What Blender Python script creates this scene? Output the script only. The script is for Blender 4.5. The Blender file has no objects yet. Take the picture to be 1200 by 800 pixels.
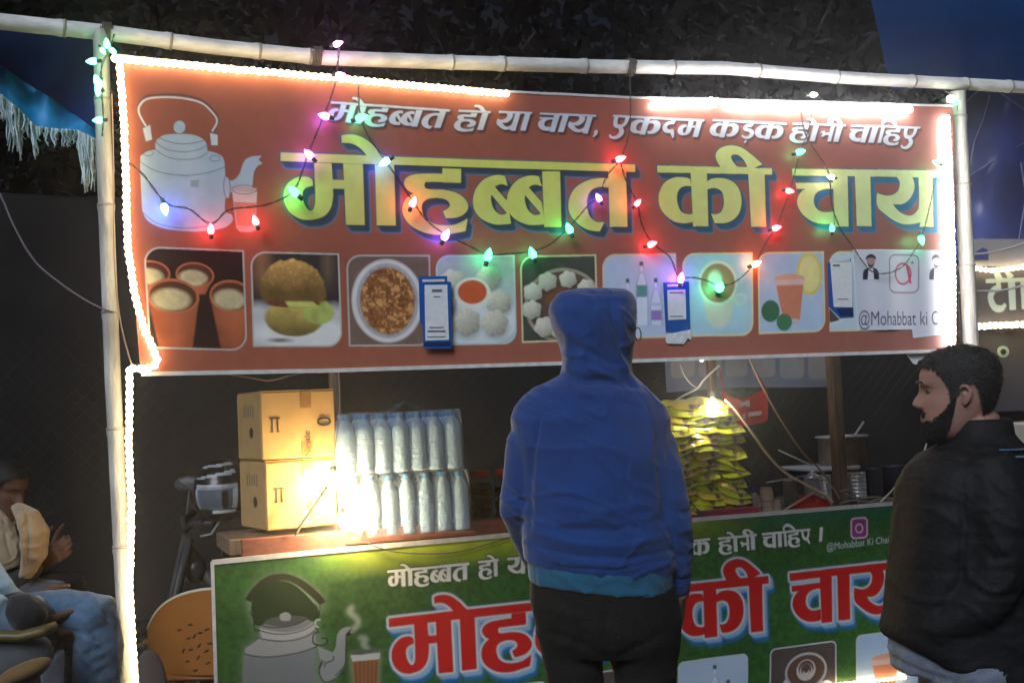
import bpy, math, random
import numpy as np
from mathutils import Vector, Matrix, noise as mnoise
random.seed(7); rng = np.random.RandomState(7)
SC = bpy.context.scene
COL = SC.collection

# ------------------------------------------------------------------ camera
F = 1400.0                                   # focal length in pixels of a 1200 px wide frame
CAM_H = 1.45
_down = np.array([.045, 1.0, -.059]); _down /= np.linalg.norm(_down)
_up = -_down
_fwd = np.array([0, 0, 1.0]); _fwd -= _up * _fwd.dot(_up); _fwd /= np.linalg.norm(_fwd)
_rt = -np.cross(_fwd, _up) * -1
_rt = np.cross(_down, _fwd)
if _rt[0] < 0: _rt = -_rt
R3 = np.array([_rt, _fwd, _up])              # lens axes (x right, y down, z forward) -> world
CAM = np.array([0, 0, CAM_H])
cam = bpy.data.cameras.new('camera'); camo = bpy.data.objects.new('camera', cam); COL.objects.link(camo)
cam.sensor_width = 36; cam.lens = F / 1200 * 36; cam.clip_start = .05; cam.clip_end = 500
m = Matrix.Identity(4)
cx, cy, cz = R3 @ np.array([1, 0, 0]), R3 @ np.array([0, -1, 0]), R3 @ np.array([0, 0, -1])
for i in range(3):
    m[i][0], m[i][1], m[i][2], m[i][3] = cx[i], cy[i], cz[i], CAM[i]
camo.matrix_world = m
SC.camera = camo

# ------------------------------------------------------------------ sky, sun, exposure
W = bpy.data.worlds.new('World'); SC.world = W; W.use_nodes = True
nt = W.node_tree; bg = nt.nodes['Background']
sky = nt.nodes.new('ShaderNodeTexSky'); sky.sky_type = 'NISHITA'; sky.sun_disc = False
SUN_EL, SUN_AZ = math.radians(34), math.radians(200)
sky.sun_elevation = SUN_EL; sky.sun_rotation = SUN_AZ
nt.links.new(sky.outputs[0], bg.inputs[0]); bg.inputs[1].default_value = .003
sun = bpy.data.lights.new('street_fill', 'SUN'); suno = bpy.data.objects.new('street_fill', sun); COL.objects.link(suno)
sun.energy = 2.5; sun.angle = math.radians(30); sun.color = (.80, .88, 1.0)  # soft sun standing in for street and stall lamps behind the camera
sd = Vector((math.sin(SUN_AZ) * math.cos(SUN_EL), math.cos(SUN_AZ) * math.cos(SUN_EL), math.sin(SUN_EL)))
suno.rotation_euler = sd.to_track_quat('Z', 'Y').to_euler(); suno.location = (0, -2, 6)
SC.view_settings.view_transform = 'Standard'; SC.view_settings.look = 'None'
SC.view_settings.exposure = .12; SC.view_settings.gamma = 1
try:
    SC.cycles.use_denoising = True; SC.cycles.max_bounces = 8; SC.cycles.transparent_max_bounces = 24
    SC.cycles.caustics_reflective = False; SC.cycles.caustics_refractive = False
    SC.cycles.sample_clamp_indirect = 4
except Exception: pass

# ------------------------------------------------------------------ pixels of the photograph -> rays
def ray(px, py):
    px = np.asarray(px, float); py = np.asarray(py, float)
    d = np.stack([(px - 600) / F, (py - 400) / F, np.ones_like(px)], -1)
    return d @ R3.T
def P(px, py, depth): return CAM + ray(px, py) * depth
_dh = np.array([2.662, -.0607, 1.0])
D = R3 @ (_dh / np.linalg.norm(_dh)); D[2] = 0; D /= np.linalg.norm(D)     # along the stall front
N = np.array([-D[1], D[0], 0.])                                            # away from the camera
if N[1] < 0: N = -N
Z = np.array([0, 0, 1.])
class Plane:
    """vertical plane through a point, u along D (or dirn), z up"""
    def __init__(s, origin, dirn=None):
        s.d = D if dirn is None else np.array(dirn) / np.linalg.norm(dirn)
        s.n = np.array([-s.d[1], s.d[0], 0.])
        if s.n[1] < 0: s.n = -s.n
        s.o = np.array([origin[0], origin[1], 0.])
    def uz(s, px, py, w=0.):
        r = ray(px, py); t = ((s.o + s.n * w - CAM) @ s.n) / (r @ s.n)
        p = CAM + r * t[..., None] if np.ndim(t) else CAM + r * t
        return (p - s.o) @ s.d, p[..., 2]
    def pt(s, u, w, z): return s.o + s.d * u + s.n * w + Z * z
    def px(s, px, py, w=0.):
        u, z = s.uz(px, py, w); return s.pt(u, w, z)
UB = Plane(P(135, 250, 3.46))        # upper banner
LB = Plane(P(250, 658, 4.40))        # green banner on the counter front

# ------------------------------------------------------------------ materials
MATS = {}
def mat(name, col=(.5, .5, .5), rough=.6, metal=0., noise=0., nscale=20., bump=0., bscale=60., emit=None, estr=0.,
        trans=0., coat=0., alpha=None, stretch=None, detail=6., sheen=0., col2=None, ior=1.45, spec=None):
    if name in MATS: return MATS[name]
    m = bpy.data.materials.new(name); m.use_nodes = True; t = m.node_tree; b = t.nodes['Principled BSDF']
    b.inputs['Roughness'].default_value = rough; b.inputs['Metallic'].default_value = metal
    b.inputs['Base Color'].default_value = (*col, 1); b.inputs['IOR'].default_value = ior
    b.inputs['Transmission Weight'].default_value = trans; b.inputs['Coat Weight'].default_value = coat
    b.inputs['Sheen Weight'].default_value = sheen
    if spec is not None: b.inputs['Specular IOR Level'].default_value = spec
    if emit: b.inputs['Emission Color'].default_value = (*emit, 1); b.inputs['Emission Strength'].default_value = estr
    if alpha is not None: b.inputs['Alpha'].default_value = alpha
    tc = t.nodes.new('ShaderNodeTexCoord'); mp = t.nodes.new('ShaderNodeMapping')
    t.links.new(tc.outputs['Object'], mp.inputs[0])
    if stretch: mp.inputs['Scale'].default_value = stretch
    if noise > 0 or col2 is not None:
        n = t.nodes.new('ShaderNodeTexNoise'); n.inputs['Scale'].default_value = nscale; n.inputs['Detail'].default_value = detail
        t.links.new(mp.outputs[0], n.inputs[0])
        r = t.nodes.new('ShaderNodeValToRGB'); r.color_ramp.elements[0].position = .3; r.color_ramp.elements[1].position = .7
        c2 = col2 if col2 is not None else tuple(min(1, c * (1 + noise)) for c in col); c1 = col if col2 is not None else tuple(c * (1 - noise) for c in col)
        r.color_ramp.elements[0].color = (*c1, 1); r.color_ramp.elements[1].color = (*c2, 1)
        t.links.new(n.outputs[0], r.inputs[0]); t.links.new(r.outputs[0], b.inputs['Base Color'])
    if bump > 0:
        n = t.nodes.new('ShaderNodeTexNoise'); n.inputs['Scale'].default_value = bscale; n.inputs['Detail'].default_value = 8
        t.links.new(mp.outputs[0], n.inputs[0])
        bp = t.nodes.new('ShaderNodeBump'); bp.inputs['Strength'].default_value = bump; bp.inputs['Distance'].default_value = .01
        t.links.new(n.outputs[0], bp.inputs['Height']); t.links.new(bp.outputs[0], b.inputs['Normal'])
    MATS[name] = m; return m
def emat(name, col, strength):
    if name in MATS: return MATS[name]
    m = bpy.data.materials.new(name); m.use_nodes = True; t = m.node_tree; t.nodes.remove(t.nodes['Principled BSDF'])
    e = t.nodes.new('ShaderNodeEmission'); e.inputs[0].default_value = (*col, 1); e.inputs[1].default_value = strength
    t.links.new(e.outputs[0], t.nodes['Material Output'].inputs[0]); MATS[name] = m; return m
def print_mat(name, rough=.45, spec=.5, bump=.05):
    """flat print: colour from the painted attribute of the sheet, with fine weave relief"""
    m = bpy.data.materials.new(name); m.use_nodes = True; t = m.node_tree; b = t.nodes['Principled BSDF']
    a = t.nodes.new('ShaderNodeVertexColor'); a.layer_name = 'print'
    t.links.new(a.outputs[0], b.inputs['Base Color']); b.inputs['Roughness'].default_value = rough
    b.inputs['Specular IOR Level'].default_value = spec
    n = t.nodes.new('ShaderNodeTexNoise'); n.inputs['Scale'].default_value = 9; n.inputs['Detail'].default_value = 5
    tc = t.nodes.new('ShaderNodeTexCoord'); t.links.new(tc.outputs['Object'], n.inputs[0])
    bp = t.nodes.new('ShaderNodeBump'); bp.inputs['Strength'].default_value = bump; bp.inputs['Distance'].default_value = .02
    t.links.new(n.outputs[0], bp.inputs['Height']); t.links.new(bp.outputs[0], b.inputs['Normal'])
    return m

# ------------------------------------------------------------------ mesh builder
def nrm(v):
    v = np.asarray(v, float); l = np.linalg.norm(v); return v / l if l > 1e-12 else v
def rotz(a): c, s = math.cos(a), math.sin(a); return np.array([[c, -s, 0], [s, c, 0], [0, 0, 1.]])
def rotx(a): c, s = math.cos(a), math.sin(a); return np.array([[1, 0, 0], [0, c, -s], [0, s, c.real]])
def roty(a): c, s = math.cos(a), math.sin(a); return np.array([[c, 0, s], [0, 1, 0], [-s, 0, c]])
class MB:
    def __init__(s): s.v = []; s.f = []; s.n = 0; s.mi = []
    def add(s, vs, fs, mi=0):
        vs = np.asarray(vs, float).reshape(-1, 3); s.v.append(vs)
        s.f += [tuple(int(i) + s.n for i in f) for f in fs]; s.mi += [mi] * len(fs); s.n += len(vs); return s
    def box(s, c, size, R=None, mi=0, bev=0.):
        x, y, z = np.array(size) / 2.
        if bev > 0:
            b = min(bev, x * .9, y * .9, z * .9); vs = []; 
            for sx in (-1, 1):
                for sy in (-1, 1):
                    for sz in (-1, 1):
                        vs += [(sx * (x - b), sy * (y - b), sz * z), (sx * (x - b), sy * y, sz * (z - b)), (sx * x, sy * (y - b), sz * (z - b))]
            def I(sx, sy, sz, k): return (((sx > 0) * 2 + (sy > 0)) * 2 + (sz > 0)) * 3 + k
            fs = []
            for q in (-1, 1):
                fs.append([I(-1, -1, q, 0), I(1, -1, q, 0), I(1, 1, q, 0), I(-1, 1, q, 0)])
                fs.append([I(-1, q, -1, 1), I(1, q, -1, 1), I(1, q, 1, 1), I(-1, q, 1, 1)])
                fs.append([I(q, -1, -1, 2), I(q, 1, -1, 2), I(q, 1, 1, 2), I(q, -1, 1, 2)])
                for p in (-1, 1):
                    fs.append([I(-1, p, q, 0), I(1, p, q, 0), I(1, p, q, 1), I(-1, p, q, 1)])
                    fs.append([I(p, -1, q, 0), I(p, 1, q, 0), I(p, 1, q, 2), I(p, -1, q, 2)])
                    fs.append([I(p, q, -1, 1), I(p, q, 1, 1), I(p, q, 1, 2), I(p, q, -1, 2)])
                    for r in (-1, 1): fs.append([I(p, q, r, 0), I(p, q, r, 1), I(p, q, r, 2)])
            # orient outward
            va = np.array(vs); out = []
            for f in fs:
                a = va[list(f)]; nn = np.cross(a[1] - a[0], a[2] - a[0])
                out.append(f if nn.dot(a.mean(0)) > 0 else f[::-1])
            fs = out
        else:
            vs = [(i, j, k) for i in (-x, x) for j in (-y, y) for k in (-z, z)]
            fs = [(0, 1, 3, 2), (4, 6, 7, 5), (0, 4, 5, 1), (2, 3, 7, 6), (0, 2, 6, 4), (1, 5, 7, 3)]
        vs = np.array(vs, float)
        if R is not None: vs = vs @ np.asarray(R).T
        return s.add(vs + np.array(c), fs, mi)
    def tube(s, pts, rad, n=10, cap=True, mi=0, flat=1., closed=False):
        pts = np.array(pts, float); k = len(pts)
        rad = np.full(k, rad) if np.isscalar(rad) else np.array(rad, float)
        tg = np.gradient(pts, axis=0) if k > 2 else np.repeat((pts[1] - pts[0])[None], 2, 0)
        if closed: tg = np.roll(pts, -1, 0) - np.roll(pts, 1, 0)
        up = np.array([0, 0, 1.]) if abs(nrm(tg[0])[2]) < .9 else np.array([1., 0, 0])
        vs = []
        a = np.linspace(0, 2 * math.pi, n, endpoint=False)
        x = None
        for i in range(k):
            t = nrm(tg[i]); x = nrm(np.cross(up, t)) if x is None else nrm(x - t * x.dot(t)); y = np.cross(t, x)
            vs.append(pts[i] + rad[i] * (np.cos(a)[:, None] * x + np.sin(a)[:, None] * y * flat))
        vs = np.concatenate(vs); fs = []
        for i in range(k if closed else k - 1):
            for j in range(n):
                b = ((i + 1) % k) * n
                fs.append((i * n + j, i * n + (j + 1) % n, b + (j + 1) % n, b + j))
        if cap and not closed: fs += [tuple(range(n))[::-1], tuple((k - 1) * n + j for j in range(n))]
        return s.add(vs, fs, mi)
    def lathe(s, prof, c=(0, 0, 0), n=24, R=None, mi=0, sx=1., sy=1.):
        a = np.linspace(0, 2 * math.pi, n, endpoint=False); vs = []
        for r, z in prof: vs += [(r * math.cos(t) * sx, r * math.sin(t) * sy, z) for t in a]
        k = len(prof); fs = []
        for i in range(k - 1):
            for j in range(n): fs.append((i * n + j, i * n + (j + 1) % n, (i + 1) * n + (j + 1) % n, (i + 1) * n + j))
        if prof[0][0] > 1e-4: fs.append(tuple(range(n))[::-1])
        if prof[-1][0] > 1e-4: fs.append(tuple((k - 1) * n + j for j in range(n)))
        vs = np.array(vs, float)
        if R is not None: vs = vs @ np.asarray(R).T
        return s.add(vs + np.array(c), fs, mi)
    def ball(s, c, r, n=12, m=8, R=None, mi=0):
        r = np.array([r] * 3 if np.isscalar(r) else r, float); vs = [(0, 0, -1)]; fs = []
        for i in range(1, m):
            ph = -math.pi / 2 + math.pi * i / m
            vs += [(math.cos(ph) * math.cos(2 * math.pi * j / n), math.cos(ph) * math.sin(2 * math.pi * j / n), math.sin(ph)) for j in range(n)]
        vs.append((0, 0, 1)); L = len(vs) - 1
        for j in range(n):
            fs.append((0, 1 + (j + 1) % n, 1 + j)); fs.append((L, L - n + j, L - n + (j + 1) % n))
            for i in range(m - 2): a = 1 + i * n; fs.append((a + j, a + (j + 1) % n, a + n + (j + 1) % n, a + n + j))
        vs = np.array(vs, float) * r
        if R is not None: vs = vs @ np.asarray(R).T
        return s.add(vs + np.array(c), fs, mi)
    def loft(s, rings, cap=True, mi=0):
        """rings: equal-length point loops"""
        n = len(rings[0]); vs = np.concatenate([np.asarray(r, float) for r in rings]); fs = []
        for i in range(len(rings) - 1):
            for j in range(n): fs.append((i * n + j, i * n + (j + 1) % n, (i + 1) * n + (j + 1) % n, (i + 1) * n + j))
        if cap: fs += [tuple(range(n))[::-1], tuple((len(rings) - 1) * n + j for j in range(n))]
        return s.add(vs, fs, mi)
    def prism(s, loop, off, mi=0):
        """flat loop of 3D points given thickness off (vector)"""
        a = np.asarray(loop, float); n = len(a); b = a + np.asarray(off, float)
        fs = [tuple(range(n))[::-1], tuple(range(n, 2 * n))] + [(i, (i + 1) % n, n + (i + 1) % n, n + i) for i in range(n)]
        return s.add(np.concatenate([a, b]), fs, mi)
    def grid(s, fn, nu, nv, mi=0):
        vs = [fn(i / (nu - 1), j / (nv - 1)) for j in range(nv) for i in range(nu)]
        fs = [(j * nu + i, j * nu + i + 1, (j + 1) * nu + i + 1, (j + 1) * nu + i) for j in range(nv - 1) for i in range(nu - 1)]
        return s.add(vs, fs, mi)
    def verts(s): return np.concatenate(s.v)

def tag(o, label=None, cat=None, group=None, kind=None):
    if label: o['label'] = label
    if cat: o['category'] = cat
    if group: o['group'] = group
    if kind: o['kind'] = kind
    return o
FR = {}
def thing(name, loc, rz, label, cat, group=None):
    o = bpy.data.objects.new(name, None); COL.objects.link(o); o.empty_display_size = .1
    o.location = tuple(map(float, loc)); o.rotation_euler = (0, 0, rz); tag(o, label, cat, group)
    FR[o.name] = (np.array(loc, float), rotz(rz)); return o
def build(mb, name, mats, parent=None, world=True, smooth=True, fr=None, origin=None):
    """link the collected shapes as ONE mesh object; world=True: the vertices are in world space"""
    v = mb.verts(); fr = fr or (FR.get(parent.name) if parent is not None else None)
    me = bpy.data.meshes.new(name)
    if world and fr is not None: v = (v - fr[0]) @ fr[1]
    if origin is not None: v = v - np.array(origin)
    me.from_pydata(v.tolist(), [], mb.f)
    for mm in (mats if isinstance(mats, (list, tuple)) else [mats]): me.materials.append(mm)
    if any(mb.mi): me.polygons.foreach_set('material_index', mb.mi)
    if smooth: me.shade_smooth(); 
    me.update()
    o = bpy.data.objects.new(name, me); COL.objects.link(o)
    if smooth == 'auto':
        try: me.set_sharp_from_angle(angle=math.radians(38))
        except Exception: pass
    if parent is not None: o.parent = parent
    if origin is not None: o.location = tuple(map(float, origin))
    if fr is not None: FR[o.name] = fr
    return o
def solo(mb, name, mats, label, cat, group=None, smooth='auto', origin=None, kind=None):
    v = mb.verts(); 
    if origin is None: origin = np.array([v[:, 0].mean(), v[:, 1].mean(), v[:, 2].min()])
    o = build(mb, name, mats, None, smooth=smooth, origin=origin); FR[o.name] = (np.array(origin), np.eye(3)); return tag(o, label, cat, group, kind)
def dup(root, loc, rz=None, label=None, rot=None):
    def cp(o, par):
        c = o.copy(); COL.objects.link(c); c.parent = par
        for ch in list(o.children): cp(ch, c)
        return c
    r = cp(root, None); r.location = tuple(map(float, loc))
    if rz is not None: r.rotation_euler = (0, 0, rz)
    if rot is not None: r.rotation_euler = rot
    if label: r['label'] = label
    return r
def remesh(mb, name, mt, parent, voxel=.008, smooth_it=6, deform=None, fr=None):
    """weld overlapping closed shapes into one continuous skin"""
    me = bpy.data.meshes.new('tmp'); me.from_pydata(mb.verts().tolist(), [], mb.f); me.update()
    o = bpy.data.objects.new('tmp', me); COL.objects.link(o)
    r = o.modifiers.new('r', 'REMESH'); r.mode = 'VOXEL'; r.voxel_size = voxel; r.use_smooth_shade = True
    sm = o.modifiers.new('s', 'SMOOTH'); sm.iterations = smooth_it; sm.factor = .5
    dg = bpy.context.evaluated_depsgraph_get(); dg.update()
    me2 = bpy.data.meshes.new_from_object(o.evaluated_get(dg)); bpy.data.objects.remove(o); bpy.data.meshes.remove(me)
    k = len(me2.vertices); co = np.empty(k * 3); me2.vertices.foreach_get('co', co); co = co.reshape(-1, 3)
    no = np.empty(k * 3); me2.vertices.foreach_get('normal', no); no = no.reshape(-1, 3)
    if deform is not None: co = deform(co, no)
    fr = fr or (FR.get(parent.name) if parent is not None else None)
    if fr is not None: co = (co - fr[0]) @ fr[1]
    me2.vertices.foreach_set('co', co.ravel()); me2.materials.clear()
    for mm in (mt if isinstance(mt, (list, tuple)) else [mt]): me2.materials.append(mm)
    me2.shade_smooth(); me2.update(); me2.name = name
    o = bpy.data.objects.new(name, me2); COL.objects.link(o)
    if parent is not None: o.parent = parent
    if fr is not None: FR[o.name] = fr
    return o

# ------------------------------------------------------------------ smooth value noise (for folds, wear and prints)
_G = rng.rand(64, 64, 8)
def vnoise(x, y, k=0, octv=4):
    x = np.asarray(x, float); y = np.asarray(y, float); out = 0; amp = 1; tot = 0
    for o in range(octv):
        xi = np.floor(x).astype(int); yi = np.floor(y).astype(int); fx = x - xi; fy = y - yi
        fx = fx * fx * (3 - 2 * fx); fy = fy * fy * (3 - 2 * fy); g = _G[:, :, (k + o) % 8]
        a = g[xi % 64, yi % 64] * (1 - fx) + g[(xi + 1) % 64, yi % 64] * fx
        b = g[xi % 64, (yi + 1) % 64] * (1 - fx) + g[(xi + 1) % 64, (yi + 1) % 64] * fx
        out = out + amp * (a * (1 - fy) + b * fy); tot += amp; amp *= .5; x = x * 2.03 + 11; y = y * 2.03 + 7
    return out / tot

def spl(pts, closed=True, step=6):
    """points (x, y[, 1=corner]) -> smooth polyline"""
    n = len(pts); P0 = [np.array(p[:2], float) for p in pts]; c = [len(p) > 2 for p in pts]; out = []
    for i in range(n if closed else n - 1):
        j = (i + 1) % n; a, b = P0[i], P0[j]
        ta = np.zeros(2) if c[i] or (not closed and i == 0) else (b - P0[i - 1]) / 2
        tb = np.zeros(2) if c[j] or (not closed and j == n - 1) else (P0[(j + 1) % n] - a) / 2
        if c[i] and c[j]: out.append(a); continue
        if c[i] or (not closed and i == 0): ta = (b - a) * 1.0 - tb * .0 if c[j] else (b - a) * 1.5 - tb * .5
        if c[j] or (not closed and j == n - 1): tb = (b - a) * 1.5 - ta * .5
        for k in range(step):
            t = k / step; out.append((2 * t ** 3 - 3 * t * t + 1) * a + (t ** 3 - 2 * t * t + t) * ta + (-2 * t ** 3 + 3 * t * t) * b + (t ** 3 - t * t) * tb)
    if not closed: out.append(P0[-1])
    return np.array(out)
# ------------------------------------------------------------------ painter for flat prints (works on the sheet's own surface, metres)
def lin(c):
    c = np.asarray(c, float) / 255.; return np.where(c < .04045, c / 12.92, ((c + .055) / 1.055) ** 2.4)
class Canvas:
    def __init__(s, plane, u0, u1, z0, z1, res, base):
        s.pl = plane; s.u0, s.u1, s.z0, s.z1, s.res = u0, u1, z0, z1, res
        s.w = int((u1 - u0) * res) + 1; s.h = int((z1 - z0) * res) + 1
        s.a = np.empty((s.h, s.w, 3)); s.a[:] = base
    def c(s, pts):
        p = np.asarray(pts, float)[:, :2]; u, z = s.pl.uz(p[:, 0], p[:, 1]); return s.uc(u, z)
    def uc(s, u, z): return np.stack([(np.asarray(u) - s.u0) * s.res, (s.z1 - np.asarray(z)) * s.res], -1)
    def mask(s, loops, ss=3):
        al = np.concatenate(loops); x0 = max(0, int(al[:, 0].min()) - 2); x1 = min(s.w, int(al[:, 0].max()) + 3)
        y0 = max(0, int(al[:, 1].min()) - 2); y1 = min(s.h, int(al[:, 1].max()) + 3)
        M = np.zeros((s.h, s.w), np.float32)
        if x1 <= x0 or y1 <= y0: return M
        A = np.concatenate(loops); B = np.concatenate([np.roll(l, -1, 0) for l in loops])
        for y in range(y0, y1):
            row = np.zeros(x1 - x0); idx = np.arange(x0, x1)
            for k in range(ss):
                yy = y + (k + .5) / ss - .5
                q = (A[:, 1] <= yy) != (B[:, 1] <= yy)
                if not q.any(): continue
                a, b = A[q], B[q]; xs = np.sort(a[:, 0] + (yy - a[:, 1]) / (b[:, 1] - a[:, 1]) * (b[:, 0] - a[:, 0]))
                for i in range(0, len(xs) - 1, 2):
                    row += np.clip(np.minimum(xs[i + 1], idx + .5) - np.maximum(xs[i], idx - .5), 0, 1)
            M[y, x0:x1] = np.clip(row / ss, 0, 1)
        return M
    def poly(s, loops, col, a=1., uc=False):
        if not isinstance(loops, list) or isinstance(loops[0], tuple): loops = [np.asarray([q[:2] for q in loops], float)]
        m = s.mask([l if uc else s.c(l) for l in loops]); s.put(m, col, a); return m
    def put(s, m, col, a=1.):
        m = (m * a)[..., None]; s.a += (np.asarray(col) - s.a) * m
    def stroke(s, pts, wpx, col, a=1., uc=False):
        """polyline of width wpx (photo pixels or canvas units)"""
        p = np.asarray(pts, float)[:, :2]
        if not uc: q = s.c(p); k = np.linalg.norm(s.c([p[0], p[0] + [10, 0]])[1] - s.c([p[0]])[0]) / 10; wpx = wpx * k
        else: q = p
        s.put(s.smask(q, wpx), col, a)
    def smask(s, q, w):
        w = np.full(len(q), w, float) if np.isscalar(w) else np.asarray(w, float)
        x0 = max(0, int(q[:, 0].min() - w.max() - 2)); x1 = min(s.w, int(q[:, 0].max() + w.max() + 3))
        y0 = max(0, int(q[:, 1].min() - w.max() - 2)); y1 = min(s.h, int(q[:, 1].max() + w.max() + 3)); M = np.zeros((s.h, s.w), np.float32)
        if x1 <= x0 or y1 <= y0: return M
        Y, X = np.mgrid[y0:y1, x0:x1]; best = np.full(X.shape, 1e9)
        for i in range(len(q) - 1):
            a, b = q[i], q[i + 1]; d = b - a; L = max(d.dot(d), 1e-9)
            t = np.clip(((X - a[0]) * d[0] + (Y - a[1]) * d[1]) / L, 0, 1)
            best = np.minimum(best, np.hypot(X - a[0] - t * d[0], Y - a[1] - t * d[1]) - (w[i] * (1 - t) + w[i + 1] * t) / 2)
        M[y0:y1, x0:x1] = np.clip(.5 - best, 0, 1); return M
def shift(m, dx, dy):
    return np.roll(np.roll(m, int(dy), 0), int(dx), 1)
def dilate(m, r):
    ys, xs = np.where(m > .02)
    if not len(ys): return m
    p = int(r) + 2; y0, y1, x0, x1 = max(0, ys.min() - p), ys.max() + p + 1, max(0, xs.min() - p), xs.max() + p + 1
    sub = m[y0:y1, x0:x1]; o = sub.copy(); k = int(math.ceil(r))
    for dy in range(-k, k + 1):
        for dx in range(-k, k + 1):
            d = math.hypot(dx, dy)
            if d <= r + .5: o = np.maximum(o, np.clip(r + .5 - d, 0, 1) * np.roll(np.roll(sub, dy, 0), dx, 1))
    out = m.copy(); out[y0:y1, x0:x1] = o; return out
def blur(m, sg):
    k = int(sg * 2.5) + 1; w = np.exp(-np.arange(-k, k + 1) ** 2 / (2 * sg * sg)); w /= w.sum(); o = np.zeros_like(m)
    for i, q in enumerate(w): o += q * np.roll(m, i - k, 0)
    p = np.zeros_like(m)
    for i, q in enumerate(w): p += q * np.roll(o, i - k, 1)
    return p

# ---- letter shapes of the signs, drawn as outlines: (x offset, y offset, scale) of the drawing, loops, and headline span
GL = {}
def _g(name, off, sc, x0, x1, *loops):
    ls = []
    for l in loops: q = spl(l); ls.append(np.stack([off[0] + q[:, 0] / sc, off[1] + q[:, 1] / sc], -1))
    GL[name] = (ls, x0, x1)
c = 1
_g('ma', (320, 150), 5.7125, 328.8, 432.5,
   [(275, 232, c), (283, 400), (283, 500), (268, 545), (240, 548), (208, 500), (198, 440), (215, 405), (250, 390), (268, 388, c), (262, 345), (225, 325), (160, 330), (105, 365), (75, 420), (75, 490), (110, 560), (180, 605), (260, 612), (340, 590), (385, 540), (402, 470), (402, 405, c), (483, 407, c), (482, 348, c), (400, 345, c), (393, 236, c)],
   [(470, 236, c), (490, 645, c), (617, 648, c), (603, 240, c)])
_g('o', (320, 150), 5.7125, 432.5, 470,
   [(683, 245, c), (697, 650, c), (825, 652, c), (812, 245, c)],
   [(457, 50, c), (520, 42), (600, 62), (680, 120), (730, 172), (790, 215, c), (800, 240, c), (660, 235, c), (640, 200), (590, 140), (530, 105), (460, 100, c)])
_g('ha', (460, 170), 6.669, 470, 551,
   [(392, 180, c), (540, 185, c), (538, 295, c), (290, 287), (258, 295), (252, 318), (270, 340), (330, 345), (420, 350), (510, 375), (570, 420), (595, 470), (580, 520), (520, 560), (420, 572, c), (395, 515, c), (440, 490), (450, 460), (420, 425), (350, 412), (280, 420), (240, 450), (232, 500), (260, 570), (320, 610), (400, 625), (480, 622), (540, 600), (592, 570, c), (575, 670, c), (500, 685), (400, 700), (280, 690), (180, 650), (110, 590), (80, 510), (100, 430), (150, 385), (175, 380, c), (120, 350), (92, 300), (110, 255), (170, 228), (260, 222), (392, 222, c)])
_bowl = [(882, 240, c), (905, 318, c), (850, 305), (803, 325, c), (903, 440, c), (930, 612, c), (880, 618), (790, 615), (700, 575), (645, 510), (632, 430), (655, 340), (720, 265), (810, 233)]
_hole = [(775, 385, c), (897, 530, c), (850, 542), (800, 505), (775, 440)]
_g('bh', (460, 170), 6.669, 551, 593, _bowl, _hole)
_g('ba', (460 + 264 / 6.669, 170 + 4 / 6.669), 6.669, 593, 660, _bowl, _hole, [(238 + 669, 200, c), (255 + 669, 636, c), (388 + 669, 636, c), (378 + 669, 200, c)])
_g('ta', (600, 170), 6.669, 660, 744.2,
   [(765, 262, c), (680, 258), (580, 280), (490, 340), (445, 430), (450, 530), (510, 610), (590, 660), (685, 675, c), (722, 600, c), (660, 600), (610, 560), (588, 490), (590, 410), (625, 350), (690, 327), (765, 337, c)],
   [(752, 200, c), (762, 640, c), (900, 640, c), (890, 200, c)])
_g('ka', (760, 160), 6.669, 769.8, 871,
   [(300, 325, c), (200, 322), (120, 365), (78, 450), (80, 540), (120, 610), (190, 665), (270, 680), (342, 670, c), (342, 604, c), (300, 610), (250, 590), (222, 530), (218, 460), (240, 410), (280, 390), (330, 392, c), (320, 335, c)],
   [(325, 280, c), (340, 705, c), (460, 705, c), (452, 280, c)],
   [(448, 357, c), (500, 330), (580, 328), (660, 360), (708, 430), (720, 520), (700, 600), (650, 655), (580, 680), (508, 678, c), (482, 605, c), (520, 610), (560, 590), (582, 530), (575, 450), (545, 415), (500, 405), (450, 418, c)])
_g('ii', (760, 160), 6.669, 871, 904,
   [(775, 290, c), (793, 708, c), (910, 708, c), (902, 290, c)],
   [(570, 260, c), (530, 190), (523, 140), (560, 92), (640, 70), (725, 88), (800, 140), (887, 220, c), (815, 250, c)],
   [(690, 238, c), (655, 195), (642, 158), (665, 142), (705, 150), (745, 190), (768, 240, c)])
_g('cha', (920, 180), 6.0, 928, 996,
   [(68, 207, c), (338, 207, c), (338, 250, c), (270, 252), (215, 280), (198, 335), (215, 385), (260, 412), (335, 408, c), (340, 490, c), (270, 497), (190, 480), (120, 430), (82, 365), (85, 310), (110, 270), (140, 250, c), (75, 250, c)],
   [(330, 150, c), (345, 515, c), (442, 515, c), (436, 150, c)])
_g('aa', (920, 180), 6.0, 996, 1023, [(488, 150, c), (500, 510, c), (605, 512, c), (597, 150, c)])
_g('ya', (920, 180), 6.0, 1023, 1101,
   [(775, 158, c), (800, 190), (805, 220), (790, 265), (750, 292), (700, 295), (645, 278, c), (640, 330), (650, 380), (690, 420), (760, 470), (830, 497), (900, 495), (952, 483, c), (945, 515, c), (1045, 515, c), (1035, 160, c), (940, 160, c), (943, 350), (930, 400), (890, 435), (840, 430), (790, 400), (755, 355, c), (810, 358), (860, 335), (900, 280), (912, 220), (893, 158, c)])
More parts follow.
